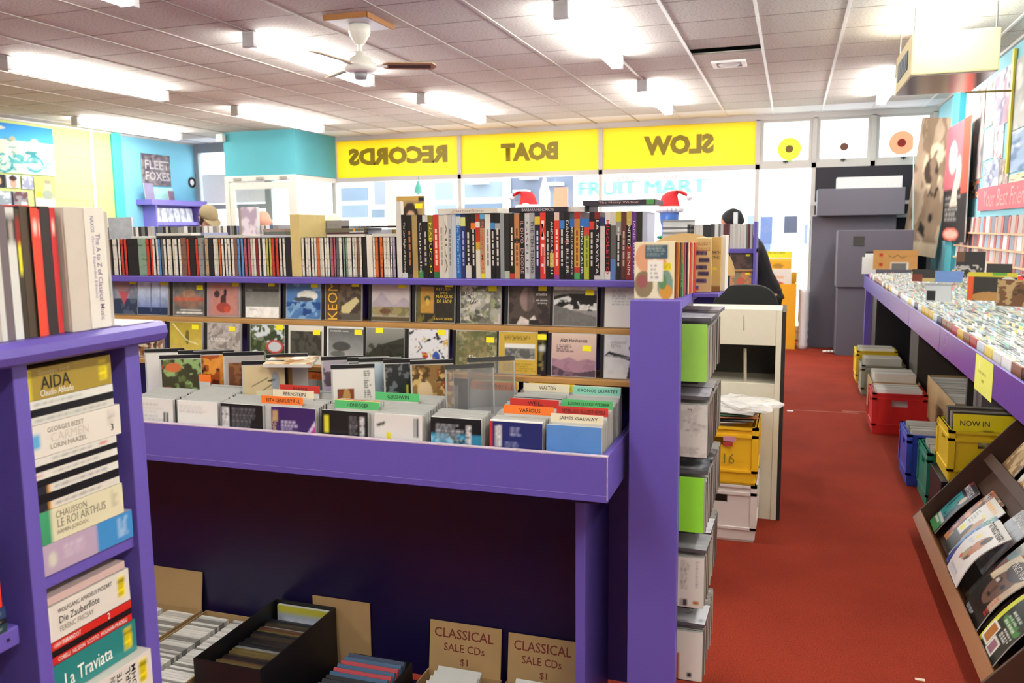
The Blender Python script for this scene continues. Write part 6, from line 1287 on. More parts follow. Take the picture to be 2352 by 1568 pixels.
mag(-.70, .002, .05, am('#2a2632').rect(.1, .2, .7, .75, '#3f9a9a').blot(5, .5, '#2b3a40', 3, 1, (.2, .3, .8, .75)).ell(.72, .7, .12, .1, '#d0b8a4').rect(.0, 0, .9, .2, '#4a9a5a').rect(.1, .2, .9, .26, '#d8d8d2').rect(.1, .12, .6, .17, '#dcdcd4').rect(.0, .86, .2, 1, '#7a2a2a'), 'magazine with a teal cover reading MAVERICK', 'MAVERICK', '#dcdce0', rz=.04, w=.17)
mag(-.45, .03, .064, am('#3a2420').blot(6, .5, '#a0502c', 4).blot(7, .6, '#d0905a', 8), 'magazine with a fiery brown cover behind the orange titled one', 'MAVERICK', '#dcdce0', h=.30)
mag(-.33, .02, .046, am('#dcd8cc').text(.06, .82, .95, .95, 1, '#e0a03a', 3, 1).rect(0, .0, .6, .3, '#3a3a34').ell(.62, .5, .14, .24, '#c08a5c').ell(.45, .35, .1, .2, '#4a3a2c').rect(.05, .34, .25, .44, '#e0d62e').text(.08, .5, .35, .75, 5, '#4a4a40', 3).rect(.4, .7, .6, .74, '#d8d020'), 'magazine with an orange title and a portrait on cream', None, None, h=.30)
mag(-.06, .10, .06, am('#b4b6bc').grad('#c9cad0', '#9a9ca2').ell(.5, .4, .35, .2, '#b8bcd2').blot(5, .55, '#8a8c98', 4, .6).text(.5, .05, .9, .2, 3, '#7a4a44', 3).rect(.68, .3, .74, .34, '#e0d82e'), 'magazine with a misty grey lilac cover', 'SONGLINES', '#e2e0dc', h=.28)
mag(-.14, -.0, .032, am('#79a4c8').rect(0, .8, 1, 1, '#4f9a8c').ell(.5, .55, .2, .3, '#c23440').ell(.35, .3, .2, .16, '#8a3a9a').ell(.25, .15, .24, .16, '#4a4a9a').ell(.6, .75, .12, .1, '#d8b04a').ell(.72, .6, .2, .12, '#3a62a8').blot(6, .62, '#2a4a9a', 4).rect(.78, .86, .92, .95, '#e6d84a').mott(.2, 8, 3), 'magazine with a blue cover and a red dressed dancer', 'SONGLINES', '#d8e6e0', rz=.06, bend=.02)
mag(.06, .02, -.018, am('#dedad4').ell(.55, .42, .16, .12, '#6a5040').ell(.6, .6, .16, .2, '#b87a52').ell(.62, .72, .1, .1, '#2a2020').ell(.46, .38, .1, .1, '#a89a7a').ell(.35, .3, .05, .05, '#c0583c').rect(.22, .62, .32, .7, '#e6d22e').text(.1, .03, .9, .14, 4, '#8a94a8', 3).text(.12, .5, .34, .6, 3, '#a9a49a', 5).mott(.06, 6, 3), 'magazine with a white cover and a drummer', 'SONGLINES', '#1f1f22', rz=.02, bend=.03)
mag(.22, .10, .05, am('#cfd2cc').rect(0, 0, 1, .45, '#c8502f').ell(.55, .4, .3, .3, '#b8603c').rect(.0, .45, .5, .6, '#a9ccc8').text(.3, .02, .95, .2, 4, '#6a2a20', 3).ell(.7, .2, .18, .1, '#e0a04a'), 'magazine with a pale cover and a red foot', 'SONGLINES', '#2a2a2c', h=.28)
mag(.34, .0, .02, face_m, 'magazine with a dark close up face on its cover', 'SONGLINES', '#d6d0cc', bend=.02, w=.22)
mag(.60, .0, .02, am('#2c302a').rect(0, 0, .14, 1, '#c9cc3a').rect(.05, .05, .4, .32, '#e6e6e0').rect(.1, .08, .36, .3, '#a86a34').rect(.42, .02, .75, .22, '#d8d6c8').rect(.46, .05, .7, .2, '#8a5a6a').blot(6, .55, '#4f8a4a', 3, .8, (.2, .4, 1, 1)).text(.3, .4, .9, .6, 3, '#c8d0c0', 3).text(.5, .25, .95, .38, 3, '#d8d8d0', 5), 'magazine with a dark green cover and small photographs', "SONGLINES", '#b9d6a8', bend=.015)
for k, (xl, c, c2, lb) in enumerate(((-.55, '#8a6a4a', '#d0b48a', 'brown patterned'), (-.28, '#d8d0c0', '#b98a52', 'tan and white'), (.0, '#c9c8c0', '#2a2a2a', 'white with a dark oval'), (.28, '#5a6a4a', '#c9b48a', 'olive'), (.56, '#a9483a', '#e0c8a8', 'brick red'))):
    mag(xl, .415, .045, am(c).blot(5, .5, c2, k+3).ell(.5, .5, .2, .3, c2, .6), 'magazine with a %s cover on the upper rack ledge' % lb, None, None, h=.28)
# extra copies standing behind the near covers
for xl, lb in ((.16, 'white drummer'), (.46, 'dark face')):
    for q in range(2): mag(xl+.012*q, .006*q, .066+.007*q, am('#8a8a80').blot(6, .5, '#4a4a44', q+3), '%s spare magazine copy behind the %s cover' % (('first', 'rearmost')[q], lb), None, None)
# ================================================================ GREY CABINETS BY THE WINDOW
GY = M('#5e5d68', .7, var=.06, scale=120)
def cab(name, a, b, label, mat=GY):
    o = empty(name, ((a[0]+b[0])/2, (a[1]+b[1])/2, a[2])); pb('body', a, b, mat, o, .006); return tag(o, label, 'cabinet')
c1 = cab('grey_cabinet', (.53, 10.62, 0), (1.30, 11.05, .805), 'grey cabinet standing on the carpet at the end of the counter')
c2 = cab('grey_cabinet', (.51, 10.60, .815), (1.32, 11.05, 1.48), 'grey cabinet with a dark square vent, set on the lower one')
pb('vent_square', (.68, 10.594, 1.30), (.80, 10.60, 1.41), M('#3a3a38', .7), c2); pb('recess', (.82, 10.594, 1.215), (1.02, 10.60, 1.235), M('#2c2c30', .7), c2); pb('pale_patch', (.815, 10.594, 1.05), (1.0, 10.598, 1.21), M('#dfe9e4', .5), c2)
c3 = cab('grey_cabinet', (.23, 11.25, 0), (1.20, 11.62, 1.655), 'tall grey cabinet against the dark board by the window')
c4 = cab('grey_cabinet', (.28, 11.12, 1.66), (1.27, 11.60, 1.985), 'grey box lying across the top of the tall cabinet')
c5 = box('white_box', (.51, 11.3, 1.9855), (1.25, 11.6, 2.13), M('#ccd0d0', .6), None, .004); tag(c5, 'white box on top of the stacked grey cabinets', 'box')
c6 = box('white_box', (1.0, 11.06, 1.2), (1.30, 11.2, 1.53), M('#b9bec4', .6), None, .004); c6.location.z = -.0; tag(c6, 'small pale box edge behind the vented grey cabinet', 'box')
c6.location.z = -1.2; c6.scale = (1, 1, 1)
mb = MB(); [mb.tube((.40+.03*i, 10.75+.02*i, .02), (.44+.04*i, 10.72, .03), .012, seg=8) for i in range(3)]; o = mb.obj('cable_coil', M('#d8d8d4', .5)); tag(o, 'white cable coil on the carpet by the grey cabinets', 'cable')

# yellow record bin by the window
yb = empty('record_bin', (-.17, 11.2, 0)); tag(yb, 'yellow record bin standing by the shop window', 'bin')
YM = M('#e9a91c', .5, var=.04)
pb('front', (-.43, 11.0, 0), (.075, 11.02, .82), YM, yb); pb('side', (-.43, 11.021, 0), (-.41, 11.4, .82), YM, yb); pb('side', (.055, 11.021, 0), (.075, 11.4, .82), YM, yb); pb('floor', (-.409, 11.021, .4), (.054, 11.4, .42), YM, yb); pb('back', (-.43, 11.401, 0), (.075, 11.42, .95), YM, yb)
for k, (y, zt, ar, lb) in enumerate(((11.06, 1.0, Art(30, 30, '#d6d2ca').ell(.5, .32, .3, .2, '#c8452c').ell(.5, .34, .18, .12, '#b8603a').rect(.25, .65, .75, .72, '#d8a88a'), 'record with a red motif in the yellow bin'), (11.22, 1.14, Art(30, 30, '#e6e4de').rect(0, .55, 1, .97, '#e0a52a').ell(.5, .66, .2, .1, '#a87a2a').rect(0, .88, 1, .97, '#e8b83a'), 'record with an orange band at the back of the yellow bin'), (11.33, 1.22, Art(30, 30, '#e4d62a').text(.1, .9, .9, .97, 1, '#5a5a20', 2), 'yellow record sleeve behind the others in the yellow bin'))):
    o = slab('record_sleeve', .33, .315, .006, ar, None, (-.16, y, zt-.315), (-.03, 0, 0)); tag(o, lb, 'record sleeve')
for y, z in ((11.10, .4205), (11.26, .4205), (11.345, .4205)):
    o = box('record_block', (-.33, y, z), (.01, y+.05, {11.10: .68, 11.26: .82, 11.345: .90}[y]), M('#cfcac0', .7)); tag(o, 'block of record sleeves packed in the yellow bin', 'records', 'record blocks in the yellow bin')
mb = MB(); mb.lathe([(.0, 0), (.1, 0), (.11, .05), (.09, .1), (.11, .15), (.09, .2), (.11, .25), (.09, .3), (.11, .36), (.1, .7), (.12, .75), (0, .76)], 20); o = mb.obj('plastic_stool', M('#eef0f2', .4), None, (.165, 11.12, 0), smooth=True); o.scale = (.6, .6, 1); tag(o, 'white ribbed plastic stand beside the yellow bin', 'stand')

# ================================================================ SECOND BROWSER BEHIND THE POST
Y2 = 6.2; z2 = at(1700, 571, Y=Y2).z; xr2 = at(1737, 600, Y=Y2).x
G2 = empty('cd_browser', (-1.2, 6.3, 0)); tag(G2, 'second purple CD browser further down the shop behind the post', 'display stand')
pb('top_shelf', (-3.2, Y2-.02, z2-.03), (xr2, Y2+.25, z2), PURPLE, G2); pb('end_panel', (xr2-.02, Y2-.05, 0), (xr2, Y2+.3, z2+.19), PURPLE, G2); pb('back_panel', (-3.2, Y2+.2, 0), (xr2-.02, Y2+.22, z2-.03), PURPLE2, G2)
zl1, zl2 = at(1700, 619, Y=Y2).z, at(1700, 661, Y=Y2).z
for zz in (zl1, zl2): pb('ledge', (-3.2, Y2-.01, zz-.012), (xr2-.021, Y2+.19, zz), WOOD, G2)
pb('base_cabinet', (-3.2, Y2-.2, 0), (xr2-.021, Y2+.19, .8), PURPLE2, G2)
arts2 = [A_('#5a4038').blot(5, .5, '#3a2a26', 3), A_('#7a8a7a').blot(6, .5, '#4a6a5a', 4).blot(7, .6, '#c9a89a', 6), A_('#8a8468').blot(6, .5, '#d08a5a', 6).ell(.5, .4, .2, .25, '#c9644a'), A_('#3a3430').ell(.65, .35, .28, .35, '#d08a4a').ell(.6, .7, .1, .14, '#c9a284').rect(.45, .1, .6, .5, '#e6dcc8')]
k = 0
for zz, nm in ((zl1, 'upper'), (zl2, 'lower')):
    for q in range(6):
        x = xr2-.11-q*.185; o = new('cd_case', CASE, None, (x, Y2, zz+.0015), (-.08, 0, 0)); o.scale = (1.15, 1, .93)
        slab('cover', .128, .121, .0004, arts2[(k) % 4] if q < 2 else A_(random.choice(['#6a5a4a', '#8a9aa8', '#c9c4b8', '#4a3a3a'])).blot(5, .5, random.choice(['#a8643c', '#3a4a5a', '#7a7a70']), k+3), o, (.006, .0001, .002)); new('price_sticker', STK, o, (.045, -.0003, .1)); k += 1
        lb = ('%s CD face out on the %s ledge of the second browser' % ((('teal figured' if nm == 'upper' else 'orange suited portrait'), ('brown' if nm == 'upper' else 'pale'))[q] if q < 2 else 'patterned', nm))
        tag(o, lb, 'CD', 'face out CDs on the %s ledge of the second browser' % nm)
SP2 = MB().box((-.5, 0, 0), (.5, .14, 1)).mesh('dvd_case', OBJ)
x = xr2-.03; n = 0
while x > at(1582, 560, Y=Y2).x:
    w = random.choice((.014, .016, .02, .026)); h = (.175 if x > xr2-.5 else .165)+random.uniform(-.004, .004)
    o = new('dvd_case', SP2, None, (x-w/2, Y2, z2+.0005)); o.scale = (w*.95, 1, h); o.color = hx(random.choice(['#2a2a2c', '#b9b8b4', '#8a8a88', '#3a3a40', '#d6d6d0', '#5a2a2c', '#c9c6be', '#6a6a68']))+(1,)
    tag(o, 'DVD standing on the second browser behind the post', 'DVD', 'DVDs on the second browser'); x -= w; n += 1
o = box('dvd_case', (-.012, 0, 0), (.012, .13, .26), M('#d6d8da', .5), None, 0, loc=(at(1686, 500, Y=Y2+.03).x, Y2+.142, z2+.0005)); tag(o, 'tall white case rising above the row on the second browser', 'DVD')
# pile of cases left of it
for q in range(12):
    p = at(1557, 530, Y=Y2+.0); o = box('cd_case', (-.11, 0, 0), (.11, .13, .017), M(('#c9cac6', '#8f918e', '#d6d6d2', '#6a6c6a', '#cfd0cc')[q % 5], .4), None, 0, loc=(p.x, Y2-.0, z2+.0005+q*.0175)); tag(o, 'case lying in the pile on the second browser', 'CD', 'pile of cases on the second browser')
# tan rounded cards and booklets behind the post sets
for px_, py_, w_, h_, c, lb, Y_ in ((1573, 540, .40, .17, '#c4a468', 'tan half round card reading Oh behind the post', 3.45), (1503, 548, .1, .12, '#d8c9a0', 'cream rounded card tip behind the post', 3.3)):
    p = at(px_, py_, Y=Y_); mb = MB(); pl = [(w_/2*math.cos(PI*i/16), h_*math.sin(PI*i/16)) for i in range(17)]; mb.prism(pl, 0, .004)
    o = mb.obj('shaped_card', M(c, .6), None, (p.x, Y_, p.z-h_*.95)); tag(o, lb, 'card')
    if w_ > .3: text('Oh', M('#8a6a34', .6), o, (.02, -.0008, .09), h=.05)
p = at(1573, 565, Y=3.45)
# the low stand that carries those cards
LS = empty('card_stand', (p.x, 3.6, 0)); tag(LS, 'low purple stand behind the post carrying shaped cards', 'stand')
zc_ = at(1573, 540, Y=3.45).z-.17*.95
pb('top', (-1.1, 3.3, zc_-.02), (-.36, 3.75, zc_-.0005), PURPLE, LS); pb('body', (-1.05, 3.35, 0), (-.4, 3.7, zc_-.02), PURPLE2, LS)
for o in bpy.data.objects:
    if o.name.startswith('shaped_card'): o.location.z = zc_
p = at(1627, 540, Y=3.45); o = box('price_block', (-.03, 0, 0), (.03, .02, .11), M('#8fc24a', .5), None, .002, loc=(p.x, 3.45, zc_)); tag(o, 'small green card by the half round tan card', 'card')

# third browser far left: its packed top shows over the front row
Y3 = 4.7; z3 = 1.452
G3 = empty('cd_browser', (-4.2, 4.8, 0)); tag(G3, 'third purple CD browser towards the yellow green wall', 'display stand')
pb('top_shelf', (-6.6, Y3-.02, z3-.03), (-1.9, Y3+.3, z3), PURPLE, G3); pb('body', (-6.5, Y3, 0), (-2.0, Y3+.28, z3-.03), PURPLE2, G3)
x = -3.15; pk = MB()
while x > -4.9:
    w = random.choice((.012, .02, .024, .03)); pk.box((x-w*.96, Y3, z3+.0005), (x, Y3+.14, z3+.122+random.uniform(-.002, .003)), hx(random.choice(['#2a2a2c', '#8a8a86', '#a9a49a', '#3a3a40', '#6a6a64', '#d6d6d0', '#4a6a9a']))); x -= w
tag(pk.obj('packed_cds', PRT), 'row of CDs packed on top of the third browser', 'CD', kind='stuff')
o = slab('cd_case', .2, .19, .012, A_('#9aa0a4').mott(.2), None, (at(260, 520, Y=4.62).x, 4.683, z3+.0005)); tag(o, 'grey case standing before the row of the third browser', 'CD')
o = slab('cd_case', .14, .24, .03, Art(20, 30, '#d6ccd2').blot(4, .5, '#a89aa8', 3).rect(0, 0, .15, 1, '#8a8278'), None, (at(560, 500, Y=4.62).x, 4.66, z3+.0005)); tag(o, 'tall pale boxed set on the third browser beside the bald man', 'CD')

# ================================================================ PEOPLE
def loft(mb, rings, seg=14):
    """rings: (centre, rx, ry, (ux, uy) axes) stacked into a closed tube"""
    n0 = len(mb.v)
    for c, ra, rb, e1, e2 in rings:
        for i in range(seg):
            a = 2*PI*i/seg; mb.v.append(tuple(Vector(c)+Vector(e1)*(ra*math.cos(a))+Vector(e2)*(rb*math.sin(a))))
    for k in range(len(rings)-1):
        for i in range(seg):
            j = (i+1) % seg; mb.f.append((n0+k*seg+i, n0+k*seg+j, n0+(k+1)*seg+j, n0+(k+1)*seg+i)); mb.c.append(None); mb.m.append(0)
    mb.f.append(tuple(n0+i for i in reversed(range(seg)))); mb.f.append(tuple(n0+(len(rings)-1)*seg+i for i in range(seg))); mb.c += [None]*2; mb.m += [0]*2
def limb(mb, pts, rad, seg=12):
    rs = []
    for i, p in enumerate(pts):
        a = Vector(pts[max(0, i-1)]); b = Vector(pts[min(len(pts)-1, i+1)]); d = (b-a).normalized()
        t = Vector((0, 1, 0)) if abs(d.y) < .8 else Vector((1, 0, 0)); e1 = d.cross(t).normalized(); e2 = d.cross(e1)
        rs.append((p, rad[i], rad[i], e1, e2))
    loft(mb, rs, seg)
def remesh(o, vox=.014, sm=6):
    r = o.modifiers.new('join', 'REMESH'); r.mode = 'VOXEL'; r.voxel_size = vox
    s = o.modifiers.new('soft', 'SMOOTH'); s.iterations = sm; s.factor = .5
    for p in o.data.polygons: p.use_smooth = True
    r.use_smooth_shade = True
ex, ey, ez = Vector((1, 0, 0)), Vector((0, 1, 0)), Vector((0, 0, 1))
def person(loc, rz, H, skin, shirt, trouser, hair, label, bow=0., headtilt=0., cap=None, armfwd=.5, sleeves=.55):
    """standing figure facing local -y; bow leans the trunk forward, headtilt drops the face"""
    k = H/1.75; o = empty('person', loc, (0, 0, rz))
    hip = Vector((0, 0, .92*k)); up = Vector((0, -math.sin(bow), math.cos(bow))); fw = Vector((0, -math.cos(bow), -math.sin(bow)))
    def T(z, y=0): return hip+up*(z*k)+fw*(-y*k)
    body = MB(); tors = [(-.06, .155, .11), (.04, .165, .115), (.16, .15, .10), (.3, .17, .115), (.42, .185, .115), (.5, .165, .095), (.545, .075, .065)]
    loft(body, [(T(z), a*k, b*k, ex, fw*-1) for z, a, b in tors])
    nk0, nk1 = T(.52), T(.52)+(up*.11+fw*.02)*k
    limb(body, [nk0, nk1], [.062*k, .056*k])
    hu = (up*math.cos(headtilt)+fw*math.sin(headtilt)).normalized(); hf = (fw*math.cos(headtilt)-up*math.sin(headtilt)).normalized()
    hc = nk1+(hu*.085+hf*.015)*k
    hr = [(-.115, .03, .04, .05), (-.09, .052, .065, .035), (-.045, .066, .085, .012), (0, .074, .096, 0), (.045, .076, .099, -.006), (.085, .064, .083, -.01), (.112, .04, .052, -.012), (.122, .012, .016, -.012)]
    loft(body, [(hc+hu*(z*k)+hf*(off*k), a*k, b*k, ex, hf*-1) for z, a, b, off in hr], 18)
    limb(body, [hc+hf*.085*k+hu*.02*k, hc+hf*.112*k-hu*.015*k, hc+hf*.095*k-hu*.025*k], [.009*k, .014*k, .01*k], 8)
    for s in (-1, 1):
        limb(body, [hc+ex*(s*.07*k)-hf*.005*k+hu*.02*k, hc+ex*(s*.082*k)-hf*.015*k+hu*.015*k, hc+ex*(s*.074*k)-hf*.005*k-hu*.03*k], [.012*k, .018*k, .01*k], 8)
    arms, legs = [], []
    for s in (-1, 1):
        sh = T(.465)+ex*(s*.175*k); el = sh+(Vector((0, 0, -.27))*math.cos(armfwd*.6)+fw*.27*math.sin(armfwd*.6)+ex*(s*.05))*k
        wr_ = el+(Vector((0, -1, 0))*math.sin(armfwd+.5)*.25+Vector((0, 0, -1))*math.cos(armfwd+.5)*.25+ex*(-s*.03))*k
        limb(body, [sh, sh*.5+el*.5, el, el*.5+wr_*.5, wr_], [.056*k, .05*k, .041*k, .038*k, .027*k])
        d = (wr_-el).normalized(); sd = d.cross(ex).normalized()
        pm = wr_+d*.05*k; limb(body, [wr_, pm, wr_+d*.09*k], [.026*k, .034*k, .036*k], 10)
        for q, (ln, off) in enumerate(((.062, -.027), (.075, -.009), (.07, .009), (.055, .026))):
            b0 = wr_+d*.085*k+ex*(off*k); limb(body, [b0, b0+d*ln*.5*k+sd*.004*k, b0+d*ln*.85*k+Vector((0, 0, -1))*.02*k], [.0105*k, .0095*k, .0085*k], 8)
        b0 = wr_+d*.03*k-ex*(s*.028*k); limb(body, [b0, b0+d*.04*k-ex*(s*.022*k), b0+d*.07*k-ex*(s*.022*k)], [.013*k, .011*k, .009*k], 8)
        arms.append((sh, el, wr_))
        hp = hip+ex*(s*.095*k); kn = Vector((s*.1*k, -.02*k, .49*k)); an = Vector((s*.105*k, .02*k, .08*k))
        limb(body, [hp, (hp+kn)/2, kn, kn*.6+an*.4, an], [.092*k, .078*k, .057*k, .058*k, .04*k]); legs.append((hp, kn, an))
        limb(body, [an+Vector((0, .03*k, -.04*k)), an+Vector((0, -.05*k, -.045*k)), an+Vector((0, -.15*k, -.055*k))], [.038*k, .036*k, .026*k])
    bo = body.obj('body', M(skin, .55, var=.05, scale=20), o); remesh(bo, .012)
    sh_ = MB(); loft(sh_, [(T(z), (a+.014)*k, (b+.014)*k, ex, fw*-1) for z, a, b in [(-.1, .165, .12)]+tors[:-1]+[(.53, .10, .075)]])
    for s_, (sh, el, wr_) in zip((-1, 1), arms): limb(sh_, [sh, sh*.5+el*.5, sh*(1-sleeves-.2)+el*(sleeves+.2)], [.072*k, .066*k, .062*k])
    so = sh_.obj('shirt', M(shirt, .85, var=.08, scale=30), o); remesh(so, .014)
    tr = MB(); loft(tr, [(hip+ez*(z*k), a*k, b*k, ex, ey) for z, a, b in ((.04, .175, .13), (-.08, .185, .135), (-.16, .17, .12))])
    for hp, kn, an in legs: limb(tr, [hp-ez*.03, (hp+kn)/2, kn, an+ez*.0], [.108*k, .092*k, .074*k, .06*k])
    to = tr.obj('trousers', M(trouser, .85, var=.08, scale=30), o); remesh(to, .014)
    for s in (-1, 1):
        a = legs[0 if s < 0 else 1][2]; shm = MB(); limb(shm, [a+Vector((0, .045*k, -.045*k)), a+Vector((0, -.05*k, -.04*k)), a+Vector((0, -.17*k, -.052*k))], [.044*k, .046*k, .03*k]); shm.obj('shoe', M('#1c1a1a', .5), o, smooth=True)
        e = hc+hf*.083*k+hu*.012*k+ex*(s*.03*k); MB().lathe([(0, -.011*k), (.008*k, -.007*k), (.011*k, 0), (.008*k, .007*k), (0, .011*k)], 10, tuple(e)).obj('eye', M('#e8e4de', .3), o, smooth=True)
        MB().lathe([(0, -.005*k), (.005*k, 0), (0, .005*k)], 8, tuple(e+hf*.0085*k)).obj('iris', M('#2a1c14', .3), o)
        limb_ = MB(); limb(limb_, [e+hu*.022*k-ex*(.014*k)+hf*.006*k, e+hu*.025*k+hf*.009*k, e+hu*.022*k+ex*(.014*k)+hf*.006*k], [.003*k, .004*k, .003*k], 6); limb_.obj('eyebrow', M(hair or '#5a4030', .8), o)
    mo = MB(); limb(mo, [hc+hf*.083*k-hu*.062*k-ex*.022*k, hc+hf*.09*k-hu*.06*k, hc+hf*.083*k-hu*.062*k+ex*.022*k], [.004*k, .006*k, .004*k], 6); mo.obj('mouth', M('#9a5048', .5), o)
    if hair:
        hm = MB(); top = hr if not cap else hr[:5]
        rr = [(hc+hu*(z*k)-hf*(.018*k), (a+.01)*k, (b+.004)*k, ex, hf*-1) for z, a, b, off in (((-.06, .064, .075, 0), (-.02, .072, .09, 0))+tuple(hr[3:]))]
        loft(hm, rr, 18); ho_ = hm.obj('hair', M(hair, .75, var=.2, scale=80), o); remesh(ho_, .01, 4)
    if cap:
        cm = MB(); loft(cm, [(hc+hu*(z*k)-hf*(.006*k), a*k, b*k, ex, hf*-1) for z, a, b in ((.025, .088, .112), (.06, .087, .11), (.10, .074, .094), (.13, .045, .058), (.14, .015, .02))], 18)
        cp = cm.obj('cap', M(cap, .85, var=.1, scale=60), o, smooth=True)
        bm_ = MB(); loft(bm_, [(hc+hu*.035*k+hf*.06*k, .078*k, .006*k, ex, hu), (hc+hu*.033*k+hf*.12*k, .074*k, .006*k, ex, hu), (hc+hu*.02*k+hf*.165*k, .05*k, .005*k, ex, hu), (hc+hu*.014*k+hf*.178*k, .02*k, .004*k, ex, hu)], 14); bm_.obj('peak', M(cap, .85, var=.1, scale=60), o, smooth=True)
    tag(o, label, 'person'); return o, hc
def seat_head(px_, py_, Y, **kw):
    """stands a figure so that its head centre shows at the pixel, at depth Y"""
    p = at(px_, py_, Y=Y); H = kw.pop('H'); rz = kw.pop('rz')
    o, hc = person((0, 0, 0), rz, H, **kw)
    s = (p.z)/hc.z; o.scale = (s, s, s)
    q = Matrix.Rotation(rz, 3, 'Z') @ (hc*s); o.location = (p.x-q.x, p.y-q.y, 0)
    return o
seat_head(478, 503, 7.2, H=1.78, rz=math.radians(62), skin='#c99a84', shirt='#1f1f22', trouser='#2c3446', hair='#2e221c', label='person in an olive cap and dark top bending over the records', bow=.22, headtilt=.3, cap='#8f805f')
seat_head(606, 513, 7.2, H=1.75, rz=math.radians(10), skin='#c98d76', shirt='#d05040', trouser='#33363c', hair=None, label='bald person with bowed head browsing behind the front row', bow=.3, headtilt=.6)
seat_head(770, 520, 7.4, H=1.72, rz=math.radians(-20), skin='#d6b49a', shirt='#4a4a4a', trouser='#33363c', hair=None, label='pale bald person crouching behind the pile reading HARMONY', bow=.35, headtilt=.5)
seat_head(1682, 512, 8.0, H=1.74, rz=math.radians(-75), skin='#c48a72', shirt='#17171a', trouser='#1d1c22', hair='#18161b', label='person in black with dark hair bending over the second browser', bow=.4, headtilt=.25, armfwd=.5)

# ---- display head with a santa hat on the second browser
def santa_hat(parent, z, r, flop=1):
    h = MB(); rs = []
    for i in range(9):
        t = i/8; c = Vector((flop*(.13*max(0, t-.35)**1.2*2), 0, z+.02+.15*math.sin(min(1, t*1.25)*PI/2)-.16*max(0, t-.6)))
        rs.append((c, r*(1-t*.82), r*(1-t*.82), ex, ey))
    loft(h, rs, 16); h.obj('hat_cloth', M('#d3262a', .85), parent, smooth=True)
    tr_ = MB(); n = 20
    for i in range(n):
        a0, a1 = 2*PI*i/n, 2*PI*(i+1)/n; tr_.tube((r*1.02*math.cos(a0), r*1.02*math.sin(a0), z+.01), (r*1.02*math.cos(a1), r*1.02*math.sin(a1), z+.01), .026, seg=10)
    tr_.obj('hat_trim', M('#eceaea', .95, bump=.6, scale=120), parent, smooth=True)
    c = rs[-1][0]; MB().lathe([(0, -.03), (.02, -.022), (.03, 0), (.02, .022), (0, .03)], 12, tuple(c)).obj('pompom', M('#f2f0f0', .95), parent, smooth=True)
p = at(1537, 500, Y=6.75); 
mh = empty('display_head', (p.x, 6.75, z2+.0)); BLU = M('#4f78c4', .6, var=.06)
mb = MB(); loft(mb, [((0, 0, z), a, b, ex, ey) for z, a, b in ((0, .14, .1), (.03, .12, .09), (.07, .06, .06), (.13, .055, .058), (.165, .06, .075), (.2, .072, .092), (.26, .078, .1), (.31, .07, .09), (.345, .04, .05), (.355, .01, .012))], 18)
mb.tube((0, -.09, .215), (0, -.115, .225), .012, .014, 8)
hd = mb.obj('head', BLU, mh); remesh(hd, .009, 4)
santa_hat(mh, .285, .088)
tn_ = MB()
for i in range(260):
    a = random.uniform(0, 2*PI); r_ = .085; c = Vector((r_*math.cos(a), r_*.9*math.sin(a), .075+random.uniform(-.01, .01))); d = Vector((random.gauss(0, 1), random.gauss(0, 1), random.gauss(0, 1))).normalized()*random.uniform(.02, .045)
    tn_.tube(c, c+d, .0022, .0008, 4, caps=False)
t_ = tn_.obj('tinsel', M('#1f9a6a', .3), mh); t_['kind'] = 'stuff'
tag(mh, 'blue display head in a santa hat with green tinsel', 'mannequin')
# stand for the head: shelf behind the second browser
hs = empty('head_stand', (p.x, 6.75, 0)); pb('plinth', (p.x-.2, 6.6, 0), (p.x+.2, 6.9, z2-.0005), PURPLE2, hs, .004); tag(hs, 'dark plinth carrying the blue display head', 'plinth')
sh_loc = at(1213, 474, Y=7.2)
mh2 = empty('display_head', (sh_loc.x, 7.2, sh_loc.z-.29)); mb = MB(); loft(mb, [((0, 0, z), a, b, ex, ey) for z, a, b in ((0, .14, .1), (.03, .12, .09), (.07, .06, .06), (.13, .055, .058), (.165, .06, .075), (.2, .072, .092), (.26, .078, .1), (.31, .07, .09), (.345, .04, .05), (.355, .01, .012))], 18)
hd = mb.obj('head', M('#d8d4cc', .6), mh2); remesh(hd, .009, 4); santa_hat(mh2, .27, .088, -1); tag(mh2, 'display head in a santa hat behind the lying DVDs', 'mannequin')
hs = empty('head_stand', (sh_loc.x, 7.2, 0)); pb('plinth', (sh_loc.x-.2, 7.05, 0), (sh_loc.x+.2, 7.35, sh_loc.z-.2905), PURPLE2, hs, .004); tag(hs, 'dark plinth behind the DVDs carrying a display head', 'plinth')

# ================================================================ LEFT WALL
def on_left(px0, py0, px1, py1, art, label, cat='poster', t=.006, s=(), mat=None, nm='poster'):
    A, B = at(px0, (py0+py1)/2, X=XL), at(px1, (py0+py1)/2, X=XL); mx_ = (px0+px1)/2; Tz, Bz = at(mx_, py0, X=XL).z, at(mx_, py1, X=XL).z
    w, h = B.y-A.y, Tz-Bz
    o = slab(nm, w, h, t, art, None, (XL+t+.014, (A.y+B.y)/2, Bz), (0, 0, PI/2), mat=mat or PRM)
    for q in s: text(q[0], q[5], o, ((q[1]-.5)*w, -.002, q[2]*h), w=q[3]*w, h=q[4]*h, bold=.02)
    tag(o, label, cat); return o
moto = Art(90, 60, '#c9d2b8').rect(0, .62, 1, 1, '#3f94d6').grad('#4aa0dc', '#3688cc', .64, 1).poly([(0, .4), (1, .35), (1, .66), (0, .68)], '#d0d4b4').ell(.2, .9, .18, .045, '#d6d0b8').rect(0, 0, 1, .36, '#b4d2b8')
for cu, cv, r in ((.32, .2, .13), (.72, .22, .12)): moto.ell(cu, cv, r, r*1.5, '#3f8f9a').ell(cu, cv, r*.75, r*1.12, '#a9c9b4').ell(cu, cv, r*.3, r*.45, '#4a8f96')
